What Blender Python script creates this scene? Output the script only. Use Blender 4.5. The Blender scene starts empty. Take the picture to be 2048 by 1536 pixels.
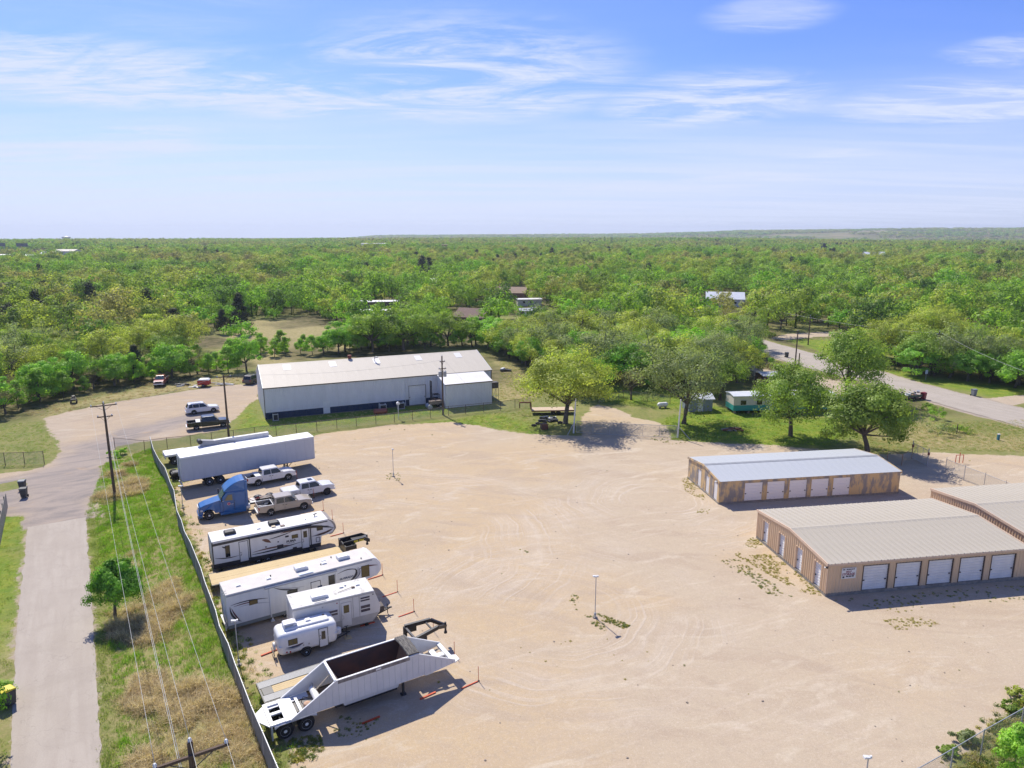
import bpy, bmesh, math, random
import numpy as np
from mathutils import Vector, Matrix
R = math.radians
scene = bpy.context.scene
col = scene.collection

# ------------------------------------------------------------------ camera
CAM_H, FPX, HORIZON = 30.5, 1421.0, 461.0          # drone height (m), focal length and horizon of the 2048 px frame
PITCH = math.atan((768 - HORIZON) / FPX)
cam_data = bpy.data.cameras.new('camera')
cam_data.sensor_width = 36.0
cam_data.lens = 36.0 * FPX / 2048
cam_data.clip_start, cam_data.clip_end = 0.5, 30000
cam = bpy.data.objects.new('camera', cam_data)
cam.location = (0, 0, CAM_H)
cam.rotation_euler = (math.pi / 2 - PITCH, 0, 0)
col.objects.link(cam)
scene.camera = cam

# ------------------------------------------------------------------ sky and sun
SUN_EL, SUN_AZ = 49.0, 118.5                        # azimuth counter-clockwise from +x
world = bpy.data.worlds.new('World')
scene.world = world
world.use_nodes = True
wn, wl = world.node_tree.nodes, world.node_tree.links
wn.clear()
def N(t, **k):
    n = wn.new(t)
    for a, b in k.items():
        setattr(n, a, b)
    return n
w_out, w_bg = N('ShaderNodeOutputWorld'), N('ShaderNodeBackground')
sky = N('ShaderNodeTexSky', sky_type='NISHITA', sun_disc=False)
sky.sun_elevation = R(SUN_EL)
sky.sun_rotation = R((90 - SUN_AZ) % 360)
sky.altitude = 150; sky.air_density = 1.0; sky.dust_density = 0.6; sky.ozone_density = 2.5
tint = N('ShaderNodeMix', data_type='RGBA', blend_type='MULTIPLY')
tint.inputs['Factor'].default_value = 1.0
tint.inputs['B'].default_value = (0.60, 0.745, 1.32, 1)
wl.new(sky.outputs[0], tint.inputs['A'])
# high thin cirrus on a flat layer overhead
geo = N('ShaderNodeTexCoord')
sep = N('ShaderNodeSeparateXYZ'); wl.new(geo.outputs['Generated'], sep.inputs[0])
def M(op, a, b=None, c=None):
    n = N('ShaderNodeMath', operation=op)
    for i, v in enumerate((a, b, c)):
        if v is None: continue
        if isinstance(v, (int, float)): n.inputs[i].default_value = v
        else: wl.new(v, n.inputs[i])
    return n.outputs[0]
CLX, CLY, BKX, BKY = 3.1, 1.7, 5.3, 0.35
zc = M('ADD', M('MAXIMUM', sep.outputs['Z'], 0.0), 0.055)
cx, cy = M('DIVIDE', sep.outputs['X'], zc), M('DIVIDE', sep.outputs['Y'], zc)
comb = N('ShaderNodeCombineXYZ'); wl.new(cx, comb.inputs[0]); wl.new(cy, comb.inputs[1])
def wnoise(scale, rot, stretch, detail, rough, off=(0, 0, 0), dist=0.0):
    mp = N('ShaderNodeMapping'); mp.inputs['Rotation'].default_value = (0, 0, R(rot))
    mp.inputs['Scale'].default_value = stretch; mp.inputs['Location'].default_value = off
    wl.new(comb.outputs[0], mp.inputs[0])
    t = N('ShaderNodeTexNoise'); t.inputs['Scale'].default_value = scale
    t.inputs['Detail'].default_value = detail; t.inputs['Roughness'].default_value = rough
    t.inputs['Distortion'].default_value = dist
    wl.new(mp.outputs[0], t.inputs['Vector'])
    return t.outputs['Fac']
def ramp(v, a, b, lo=0.0, hi=1.0):
    n = N('ShaderNodeMapRange', interpolation_type='SMOOTHSTEP')
    wl.new(v, n.inputs[0])
    n.inputs[1].default_value, n.inputs[2].default_value, n.inputs[3].default_value, n.inputs[4].default_value = a, b, lo, hi
    return n.outputs[0]
wisps = wnoise(1.5, 24, (0.55, 1.0, 1), 12, 0.66, (CLX, CLY, 0), 1.5)
strand = wnoise(6.5, 20, (0.40, 1.5, 1), 9, 0.64, (0.4, 2.2, 0), 0.9)
bank = ramp(wnoise(0.50, 0, (0.7, 1.0, 1), 3, 0.5, (BKX, BKY, 0), 0.3), 0.54, 0.70, 0.0, 0.4)
def sky_xy(u, v):
    x, y = (u - 1024) / FPX, -(v - 768) / FPX
    d = Vector((x, math.cos(PITCH) + y * math.sin(PITCH), -math.sin(PITCH) + y * math.cos(PITCH))).normalized()
    return d.x / (d.z + 0.055), d.y / (d.z + 0.055)
for u, v, su, sv, k in ((930, 165, 330, 95, 1.0), (420, 170, 460, 60, 1.0), (60, 125, 360, 75, 1.0), (700, 190, 380, 60, 0.9), (1420, 205, 230, 55, 0.95), (2010, 105, 130, 40, 0.9), (1930, 210, 300, 55, 0.8), (1540, 30, 130, 40, 0.6), (300, 262, 160, 12, 0.5)):
    x0, y0 = sky_xy(u, v); rx = abs(sky_xy(u + su, v)[0] - x0); ry = abs(sky_xy(u, v - sv)[1] - sky_xy(u, v + sv)[1]) / 2
    e = M('ADD', M('POWER', M('ABSOLUTE', M('DIVIDE', M('SUBTRACT', cx, x0), rx)), 2.0), M('POWER', M('ABSOLUTE', M('DIVIDE', M('SUBTRACT', cy, y0), ry)), 2.0))
    bank = M('MAXIMUM', bank, ramp(e, 0.1, 1.5, k, 0.0))
cl_a = M('MULTIPLY', ramp(wisps, 0.36, 0.60), bank)
cl_a = M('MULTIPLY', cl_a, ramp(strand, 0.25, 0.65, 0.30, 1.0))
veil = M('MULTIPLY', ramp(wnoise(0.8, 5, (0.30, 1.7, 1), 8, 0.58, (1.0, 7.0, 0), 0.4), 0.34, 0.66), ramp(sep.outputs['Z'], 0.10, 0.22, 0.30, 0.05))
low = ramp(sep.outputs['Z'], 0.0, 0.23, 0.70, 0.0)
cloud = M('MINIMUM', M('ADD', M('ADD', M('MULTIPLY', cl_a, 0.95), veil), low), 0.95)
cmix = N('ShaderNodeMix', data_type='RGBA')
wl.new(cloud, cmix.inputs['Factor'])
wl.new(tint.outputs['Result'], cmix.inputs['A'])
cmix.inputs['B'].default_value = (5.9, 6.5, 8.3, 1)
wl.new(cmix.outputs['Result'], w_bg.inputs['Color'])
w_bg.inputs['Strength'].default_value = 0.094
wl.new(w_bg.outputs[0], w_out.inputs['Surface'])

sun_data = bpy.data.lights.new('sun', 'SUN')
sun_data.energy = 4.6
sun_data.angle = R(0.5)
sun_data.color = (1.0, 0.935, 0.825)
sun = bpy.data.objects.new('sun', sun_data)
sdir = Vector((math.cos(R(SUN_EL)) * math.cos(R(SUN_AZ)), math.cos(R(SUN_EL)) * math.sin(R(SUN_AZ)), math.sin(R(SUN_EL))))
sun.rotation_euler = sdir.to_track_quat('Z', 'Y').to_euler()
sun.location = (-60, 100, 120)
col.objects.link(sun)

scene.view_settings.view_transform = 'Standard'
scene.view_settings.look = 'None'
scene.view_settings.gamma = 1.0
scene.view_settings.exposure = 0.40
scene.view_settings.use_curve_mapping = False
scene.cycles.use_denoising = True
scene.cycles.max_bounces = 6
scene.cycles.diffuse_bounces = 3
scene.cycles.glossy_bounces = 3
scene.cycles.transmission_bounces = 4
scene.cycles.transparent_max_bounces = 16
scene.cycles.volume_bounces = 0
scene.cycles.use_fast_gi = False
# ------------------------------------------------------------------ helpers
def at(u, v, z=0.0):
    """point at height z that the photograph shows at (u, v) of its 2048 px frame"""
    x, y = (u - 1024) / FPX, -(v - 768) / FPX
    d = (x, math.cos(PITCH) + y * math.sin(PITCH), -math.sin(PITCH) + y * math.cos(PITCH))
    t = (z - CAM_H) / d[2]
    return (d[0] * t, d[1] * t, z)
def at2(u, v, z=0.0):
    return at(u, v, z)[:2]

class MB:
    """collects faces; build() links them as one mesh object"""
    def __init__(self):
        self.v, self.f = [], []
    def add(self, vs, fs):
        b = len(self.v)
        self.v += [tuple(p) for p in vs]
        self.f += [tuple(i + b for i in f) for f in fs]
        return self
    def box(self, x0, x1, y0, y1, z0, z1):
        return self.add([(x0, y0, z0), (x1, y0, z0), (x1, y1, z0), (x0, y1, z0), (x0, y0, z1), (x1, y0, z1), (x1, y1, z1), (x0, y1, z1)],
                        [(3, 2, 1, 0), (4, 5, 6, 7), (0, 1, 5, 4), (1, 2, 6, 5), (2, 3, 7, 6), (3, 0, 4, 7)])
    def obox(self, c, s, rot=(0, 0, 0)):
        m = Matrix.Translation(c) @ Matrix.Rotation(rot[2], 4, 'Z') @ Matrix.Rotation(rot[1], 4, 'Y') @ Matrix.Rotation(rot[0], 4, 'X')
        hx, hy, hz = s[0] / 2, s[1] / 2, s[2] / 2
        pts = [m @ Vector(p) for p in [(-hx, -hy, -hz), (hx, -hy, -hz), (hx, hy, -hz), (-hx, hy, -hz), (-hx, -hy, hz), (hx, -hy, hz), (hx, hy, hz), (-hx, hy, hz)]]
        return self.add(pts, [(3, 2, 1, 0), (4, 5, 6, 7), (0, 1, 5, 4), (1, 2, 6, 5), (2, 3, 7, 6), (3, 0, 4, 7)])
    def beam(self, a, b, w, h=None):
        """square bar from a to b"""
        a, b = Vector(a), Vector(b); d = (b - a)
        q = d.to_track_quat('X', 'Z').to_matrix()
        h = h or w
        o = []
        for p in (a, b):
            for sy, sz in ((-1, -1), (1, -1), (1, 1), (-1, 1)):
                o.append(p + q @ Vector((0, sy * w / 2, sz * h / 2)))
        return self.add(o, [(3, 2, 1, 0), (4, 5, 6, 7), (0, 1, 5, 4), (1, 2, 6, 5), (2, 3, 7, 6), (3, 0, 4, 7)])
    def prism(self, prof, hw):
        """side outline (x, z) swept across y; hw: number or function of z giving half the width"""
        f = hw if callable(hw) else (lambda x, z: hw)
        n = len(prof)
        vs = [(x, -f(x, z), z) for x, z in prof] + [(x, f(x, z), z) for x, z in prof]
        fs = [tuple(range(n)), tuple(range(2 * n - 1, n - 1, -1))] + [((i + 1) % n, i, n + i, n + (i + 1) % n) for i in range(n)]
        return self.add(vs, fs)
    def plate(self, prof, y0, y1):
        """side outline (x, z) between two y"""
        n = len(prof)
        vs = [(x, y0, z) for x, z in prof] + [(x, y1, z) for x, z in prof]
        fs = [tuple(range(n)), tuple(range(2 * n - 1, n - 1, -1))] + [((i + 1) % n, i, n + i, n + (i + 1) % n) for i in range(n)]
        return self.add(vs, fs)
    def slab(self, poly, z0, z1):
        n = len(poly)
        vs = [(x, y, z0) for x, y in poly] + [(x, y, z1) for x, y in poly]
        fs = [tuple(range(n - 1, -1, -1)), tuple(range(n, 2 * n))] + [(i, (i + 1) % n, n + (i + 1) % n, n + i) for i in range(n)]
        return self.add(vs, fs)
    def poly(self, pts):
        return self.add(pts, [tuple(range(len(pts)))])
    def tube(self, pts, r, n=8, caps=True):
        pts = [Vector(p) for p in pts]
        rs = r if isinstance(r, (list, tuple)) else [r] * len(pts)
        vs, fs = [], []
        for i, p in enumerate(pts):
            d = (pts[min(i + 1, len(pts) - 1)] - pts[max(i - 1, 0)]).normalized()
            u = d.orthogonal().normalized() if abs(d.z) < 0.99 else Vector((1, 0, 0))
            if abs(d.z) < 0.99:
                u = d.cross(Vector((0, 0, 1))).normalized()
            w = d.cross(u)
            for k in range(n):
                a = 2 * math.pi * k / n
                vs.append(p + (u * math.cos(a) + w * math.sin(a)) * rs[i])
        for i in range(len(pts) - 1):
            for k in range(n):
                fs.append((i * n + k, i * n + (k + 1) % n, (i + 1) * n + (k + 1) % n, (i + 1) * n + k))
        if caps:
            fs += [tuple(range(n - 1, -1, -1)), tuple(range((len(pts) - 1) * n, len(pts) * n))]
        return self.add(vs, fs)
    def lathe(self, prof, c=(0, 0, 0), axis='y', n=20):
        """prof: (radius, t along axis)"""
        vs, fs = [], []
        for r, t in prof:
            for k in range(n):
                a = 2 * math.pi * k / n
                p, q = r * math.cos(a), r * math.sin(a)
                vs.append((c[0] + p, c[1] + t, c[2] + q) if axis == 'y' else ((c[0] + p, c[1] + q, c[2] + t) if axis == 'z' else (c[0] + t, c[1] + p, c[2] + q)))
        m = len(prof)
        for i in range(m - 1):
            for k in range(n):
                fs.append((i * n + k, i * n + (k + 1) % n, (i + 1) * n + (k + 1) % n, (i + 1) * n + k))
        if prof[0][0] > 1e-4: fs.append(tuple(range(n)))
        if prof[-1][0] > 1e-4: fs.append(tuple(range((m - 1) * n, m * n)))
        return self.add(vs, fs)
    def mesh(self, name, m=None, smooth=False, recalc=True):
        me = bpy.data.meshes.new(name)
        me.from_pydata(self.v, [], self.f)
        if recalc:
            bm = bmesh.new(); bm.from_mesh(me)
            bmesh.ops.remove_doubles(bm, verts=bm.verts, dist=1e-5)
            bmesh.ops.recalc_face_normals(bm, faces=bm.faces)
            bm.to_mesh(me); bm.free()
        if smooth:
            me.polygons.foreach_set('use_smooth', [True] * len(me.polygons))
        if m: me.materials.append(m)
        return me
    def build(self, name, m, parent=None, loc=None, rot=None, smooth=False, bevel=0.0, recalc=True):
        return link(name, self.mesh(name, m, smooth, recalc), parent, loc, rot, bevel)

def link(name, me, parent=None, loc=None, rot=None, bevel=0.0):
    o = bpy.data.objects.new(name, me)
    col.objects.link(o)
    if parent: o.parent = parent
    if loc: o.location = loc
    if rot: o.rotation_euler = rot
    if bevel:
        b = o.modifiers.new('bevel', 'BEVEL'); b.width = bevel; b.segments = 2; b.limit_method = 'ANGLE'; b.angle_limit = R(28)
    return o
def tag(o, label=None, cat=None, group=None, kind=None):
    for k, v in (('label', label), ('category', cat), ('group', group), ('kind', kind)):
        if v: o[k] = v
    return o
def thing(name, label, cat, loc=(0, 0, 0), rotz=0.0, group=None):
    o = bpy.data.objects.new(name, None)
    o.empty_display_size = 0.3
    col.objects.link(o)
    o.location = loc if len(loc) == 3 else (loc[0], loc[1], 0.0)
    o.rotation_euler = (0, 0, rotz)
    return tag(o, label, cat, group)
def copy_tree(o, parent=None):
    c = o.copy(); col.objects.link(c)
    if parent: c.parent = parent
    for ch in list(o.children):
        copy_tree(ch, c)
    return c

# ------------------------------------------------------------------ materials
MATS = {}
def lin(r, g, b):
    f = lambda c: (c / 255 / 12.92) if c / 255 <= 0.04045 else ((c / 255 + 0.055) / 1.055) ** 2.4
    return (f(r), f(g), f(b))
def mat(name, c, rough=0.6, metal=0.0, var=0.10, scale=2.5, c2=None, bump=0.0, bscale=20.0, stretch=(1, 1, 1), spec=0.4, lo=0.35, hi=0.65, coat=0.0):
    if name in MATS: return MATS[name]
    m = bpy.data.materials.new(name); m.use_nodes = True
    nt = m.node_tree; n, l = nt.nodes, nt.links
    b = n['Principled BSDF']
    b.inputs['Roughness'].default_value = rough
    b.inputs['Metallic'].default_value = metal
    b.inputs['Specular IOR Level'].default_value = spec
    b.inputs['Coat Weight'].default_value = coat
    tc = n.new('ShaderNodeTexCoord')
    mp = n.new('ShaderNodeMapping'); mp.inputs['Scale'].default_value = stretch
    l.new(tc.outputs['Object'], mp.inputs[0])
    if var > 0 or c2:
        t = n.new('ShaderNodeTexNoise'); t.inputs['Scale'].default_value = scale; t.inputs['Detail'].default_value = 6; t.inputs['Roughness'].default_value = 0.62
        l.new(mp.outputs[0], t.inputs['Vector'])
        r = n.new('ShaderNodeMapRange'); r.inputs[1].default_value, r.inputs[2].default_value = lo, hi
        l.new(t.outputs['Fac'], r.inputs[0])
        x = n.new('ShaderNodeMix'); x.data_type = 'RGBA'
        l.new(r.outputs[0], x.inputs['Factor'])
        x.inputs['A'].default_value = (*c, 1) if c2 else (*[k * (1 - var) for k in c], 1)
        x.inputs['B'].default_value = (*c2, 1) if c2 else (*[min(1, k * (1 + var)) for k in c], 1)
        l.new(x.outputs['Result'], b.inputs['Base Color'])
    else:
        b.inputs['Base Color'].default_value = (*c, 1)
    if bump:
        t2 = n.new('ShaderNodeTexNoise'); t2.inputs['Scale'].default_value = bscale; t2.inputs['Detail'].default_value = 4
        l.new(mp.outputs[0], t2.inputs['Vector'])
        bp = n.new('ShaderNodeBump'); bp.inputs['Strength'].default_value = bump; bp.inputs['Distance'].default_value = 0.02
        l.new(t2.outputs['Fac'], bp.inputs['Height']); l.new(bp.outputs[0], b.inputs['Normal'])
    MATS[name] = m
    return m
def paint(name, c, var=0.04):
    return mat(name, c, rough=0.28, var=var, scale=1.5, spec=0.5, coat=0.4)

WHITE = mat('white_paint', (0.74, 0.74, 0.72), 0.4, var=0.05, scale=1.3)
OFFWHITE = mat('weathered_white', (0.66, 0.65, 0.61), 0.55, c2=(0.78, 0.77, 0.74), scale=1.2)
BLACK = mat('black_paint', (0.018, 0.018, 0.02), 0.4, var=0.2)
DARK = mat('dark_plastic', (0.03, 0.03, 0.032), 0.55, var=0.2)
RUBBER = mat('tyre_rubber', (0.022, 0.021, 0.020), 0.85, var=0.3, c2=(0.05, 0.046, 0.04), lo=0.5, hi=0.8)
GLASS = mat('dark_window_glass', (0.012, 0.015, 0.018), 0.06, var=0, spec=0.6)
TINT = mat('green_tint_glass', (0.10, 0.15, 0.14), 0.06, var=0, spec=0.6)
CHROME = mat('polished_metal', (0.76, 0.76, 0.75), 0.35, 0.1, var=0.08)
STEEL = mat('galvanised_steel', (0.42, 0.43, 0.43), 0.5, 0.25, var=0.15, scale=6)
RED_L = mat('red_lens', (0.35, 0.015, 0.012), 0.25, var=0)
LAMP = mat('clear_lens', (0.75, 0.75, 0.72), 0.12, var=0)
ORANGE = mat('orange_red_paint', (0.55, 0.075, 0.02), 0.6, var=0.15)
WOODP = mat('weathered_pole_wood', (0.075, 0.05, 0.036), 0.85, c2=(0.15, 0.105, 0.075), scale=3, stretch=(8, 8, 0.6), bump=0.3)
PINE = mat('pine_decking', (0.50, 0.37, 0.185), 0.75, c2=(0.60, 0.47, 0.26), scale=2.5, stretch=(0.6, 6, 6))
# ------------------------------------------------------------------ ground
rng = np.random.default_rng(7)
_perm = rng.random((256, 256))
def vnoise(x, y):
    """smooth value noise 0..1 on arrays"""
    x, y = np.asarray(x, float), np.asarray(y, float)
    xi, yi = np.floor(x).astype(int), np.floor(y).astype(int)
    fx, fy = x - xi, y - yi
    fx, fy = fx * fx * (3 - 2 * fx), fy * fy * (3 - 2 * fy)
    g = lambda a, b: _perm[a % 256, b % 256]
    return (g(xi, yi) * (1 - fx) + g(xi + 1, yi) * fx) * (1 - fy) + (g(xi, yi + 1) * (1 - fx) + g(xi + 1, yi + 1) * fx) * fy
def fbm(x, y, o=3):
    s, a, t = 0, 1.0, 0
    for k in range(o):
        s = s + a * vnoise(np.asarray(x) * 2 ** k + 17 * k, np.asarray(y) * 2 ** k + 31 * k); t += a; a *= 0.5
    return s / t
def sdist(poly, X, Y):
    """signed distance to a polygon, positive inside"""
    X, Y = np.asarray(X, float), np.asarray(Y, float)
    d = np.full(X.shape, 1e9); ins = np.zeros(X.shape, bool)
    n = len(poly)
    for i in range(n):
        (x0, y0), (x1, y1) = poly[i], poly[(i + 1) % n]
        ex, ey = x1 - x0, y1 - y0
        t = np.clip(((X - x0) * ex + (Y - y0) * ey) / (ex * ex + ey * ey + 1e-12), 0, 1)
        d = np.minimum(d, np.hypot(X - x0 - t * ex, Y - y0 - t * ey))
        if y0 != y1:
            c = ((y0 > Y) != (y1 > Y)) & (X < (x1 - x0) * (Y - y0) / (y1 - y0) + x0)
            ins ^= c
    return np.where(ins, d, -d)
def sstep(a, b, x):
    t = np.clip((x - a) / (b - a), 0, 1)
    return t * t * (3 - 2 * t)
def G(*px):
    return [at2(u, v) for u, v in px]

FENCE = [(-53.3, 99.0), (-49.6, 93.0), (-44.2, 84.6), (-36.6, 70.9), (-29.2, 58.9), (-20.4, 45.2), (-14.4, 36.2), (-6.4, 23.0)]
YARD = [(-41.0, 80.8), (-30.4, 63.8), (-22.0, 50.4), (-15.6, 40.6), (-12.4, 35.6), (-4, 22), (2, 10), (14, 8), (19, 24), (22.5, 33.3), (30.5, 39.5), (37, 44.2), (47, 49), (62, 54), (150, 62),
        (150, 92.5), (70.8, 94.0), (58.8, 95.4), (50, 94.5), (46, 96.2), (34.6, 99.4), (25, 101.6), (16.9, 102.6), (8, 104.0), (2.7, 104.6), (-5, 109.4),
        (-10.1, 111.6), (-19.6, 109.6), (-26.4, 106.6), (-30.0, 103.8), (-29.0, 97.5), (-34, 91.5), (-40, 86.5)]
GATE_DRIVE = G((1160, 880), (1168, 830), (1195, 810), (1235, 818), (1262, 834), (1300, 842), (1330, 852), (1345, 885))
DRIVE = G((52, 1058), (175, 1036), (211, 1037), (199, 974), (203, 936), (221, 913), (229, 893), (290, 884), (400, 868), (455, 858), (462, 842), (484, 822), (516, 796), (516, 766),
          (432, 772), (343, 787), (228, 804), (142, 822), (86, 837), (89, 855), (122, 882), (122, 903), (101, 926), (56, 940), (0, 945), (-60, 948), (-60, 975), (0, 968), (40, 960), (48, 975), (0, 985), (-60, 990), (-60, 1035), (52, 1030))
ROADLEFT = [(-50.9, 69.8), (-46.3, 72.4), (-34.0, 52.4), (-23.8, 35.6), (-12.6, 17), (4, -10), (-3, -14), (-18.3, 17), (-29.1, 35.6), (-37.0, 47.5)]
ROADRIGHT = G((1539, 684), (1640, 711), (1758, 742), (1843, 768), (1938, 791), (2014, 810), (2048, 819), (2300, 880), (2300, 925), (2048, 856), (1985, 838), (1875, 807), (1764, 772), (1596, 731), (1540, 712), (1500, 690), (1430, 660), (1380, 625), (1340, 604), (1362, 602), (1420, 632), (1470, 660), (1510, 674))
LUSH = [G((1330, 835), (1420, 812), (1500, 830), (1680, 838), (1700, 870), (1640, 890), (1420, 886), (1340, 872)),
        G((1190, 785), (1260, 772), (1440, 790), (1380, 815), (1290, 812), (1215, 806)),
        G((1760, 742), (1850, 766), (1990, 795), (2120, 800), (2100, 776), (1950, 768), (1850, 753), (1780, 735)),
        G((1560, 676), (1640, 704), (1700, 720), (1715, 695), (1650, 680)),
        G((860, 845), (1010, 828), (1075, 850), (1090, 872), (900, 848)),
        G((500, 800), (520, 836), (1000, 800), (1000, 815), (540, 862), (470, 862)),
        G((-40, 1010), (50, 1005), (20, 1300), (-80, 1300))]
DRYZ = [G((1850, 850), (2048, 880), (2100, 905), (1850, 895), (1760, 868)),
        G((420, 690), (500, 640), (620, 640), (760, 690), (520, 735)),
        G((100, 815), (300, 775), (500, 745), (510, 765), (330, 785), (150, 815), (90, 840)),
        G((990, 720), (1050, 735), (1060, 790), (1000, 812)),
        G((60, 1250), (20, 1450), (34, 1450), (72, 1250))]
HILL_T = [(-9, -2.0), (-0.75, -4.0), (-0.24, -5.0), (-0.19, 15.0), (0.0, 21.0), (0.18, 30.0), (0.34, 56.0), (0.6, 66.0), (9, 66.0)]
def hgt(x, y):
    x, y = np.asarray(x, float), np.asarray(y, float)
    r = np.hypot(x, y)
    t = np.clip(x / np.maximum(np.abs(y), 1.0), -9, 9)
    a = np.interp(t, [p[0] for p in HILL_T], [p[1] for p in HILL_T])
    und = (fbm(x / 420 + 40, y / 420 + 11, 2) - 0.5) * 9.0 * sstep(550, 1300, r)
    far = -30 * sstep(1900, 3300, r) + a * sstep(2300, 5200, r) * (1 + 0.12 * (fbm(x / 700, y / 700, 2) - 0.5)) - 120 * sstep(5600, 9500, r)
    return und + far

def grid_mesh(name, xs, ys, zf, attrs=None, face_sel=None):
    X, Y = np.meshgrid(xs, ys)
    Z = zf(X, Y)
    nx, ny = len(xs), len(ys)
    idx = np.arange(nx * ny).reshape(ny, nx)
    q = np.stack([idx[:-1, :-1], idx[:-1, 1:], idx[1:, 1:], idx[1:, :-1]], -1).reshape(-1, 4)
    if face_sel is not None:
        q = q[face_sel]
        used = np.unique(q); remap = np.full(nx * ny, -1); remap[used] = np.arange(len(used)); q = remap[q]
    else:
        used = np.arange(nx * ny)
    co = np.stack([X.ravel(), Y.ravel(), Z.ravel()], -1)[used]
    me = np_mesh(name, co, q)
    for k, v in (attrs or {}).items():
        at_ = me.attributes.new(k, 'FLOAT', 'POINT'); at_.data.foreach_set('value', np.ascontiguousarray(v.ravel()[used], dtype=np.float32))
    me.polygons.foreach_set('use_smooth', np.ones(len(q), bool))
    return me
def np_mesh(name, co, q):
    me = bpy.data.meshes.new(name)
    k = q.shape[1]
    me.vertices.add(len(co)); me.vertices.foreach_set('co', np.ascontiguousarray(co, dtype=np.float32).ravel())
    me.loops.add(q.size); me.loops.foreach_set('vertex_index', np.ascontiguousarray(q, dtype=np.int32).ravel())
    me.polygons.add(len(q)); me.polygons.foreach_set('loop_start', np.arange(0, q.size, k, dtype=np.int32)); me.polygons.foreach_set('loop_total', np.full(len(q), k, dtype=np.int32))
    me.update(calc_edges=True)
    return me

def node_tools(m):
    n, l = m.node_tree.nodes, m.node_tree.links
    def noise(vec, scale, detail=4, rough=0.55, dist=0.0):
        t = n.new('ShaderNodeTexNoise'); t.inputs['Scale'].default_value = scale; t.inputs['Detail'].default_value = detail
        t.inputs['Roughness'].default_value = rough; t.inputs['Distortion'].default_value = dist
        l.new(vec, t.inputs['Vector']); return t.outputs['Fac']
    def mr(v, a, b, lo=0.0, hi=1.0):
        r = n.new('ShaderNodeMapRange'); r.interpolation_type = 'SMOOTHSTEP'; l.new(v, r.inputs[0])
        for i, k in zip((1, 2, 3, 4), (a, b, lo, hi)): r.inputs[i].default_value = k
        return r.outputs[0]
    def mix(f, a, b, mode='MIX'):
        x = n.new('ShaderNodeMix'); x.data_type = 'RGBA'; x.blend_type = mode
        for s, v in (('Factor', f), ('A', a), ('B', b)):
            if isinstance(v, (int, float)): x.inputs[s].default_value = v
            elif isinstance(v, tuple): x.inputs[s].default_value = (*v, 1)
            else: l.new(v, x.inputs[s])
        return x.outputs['Result']
    def math_(op, a, b):
        x = n.new('ShaderNodeMath'); x.operation = op
        for i, v in enumerate((a, b)):
            if isinstance(v, (int, float)): x.inputs[i].default_value = v
            else: l.new(v, x.inputs[i])
        return x.outputs[0]
    def mapping(vec, rot=0.0, scale=(1, 1, 1), loc=(0, 0, 0)):
        if rot:
            p = n.new('ShaderNodeMapping'); p.inputs['Rotation'].default_value = (0, 0, R(rot)); l.new(vec, p.inputs[0]); vec = p.outputs[0]
        p = n.new('ShaderNodeMapping'); p.inputs['Scale'].default_value = scale; p.inputs['Location'].default_value = loc
        l.new(vec, p.inputs[0]); return p.outputs[0]
    def attr(name):
        a = n.new('ShaderNodeAttribute'); a.attribute_name = name; return a.outputs['Fac']
    return n, l, noise, mr, mix, math_, mapping, attr

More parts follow.
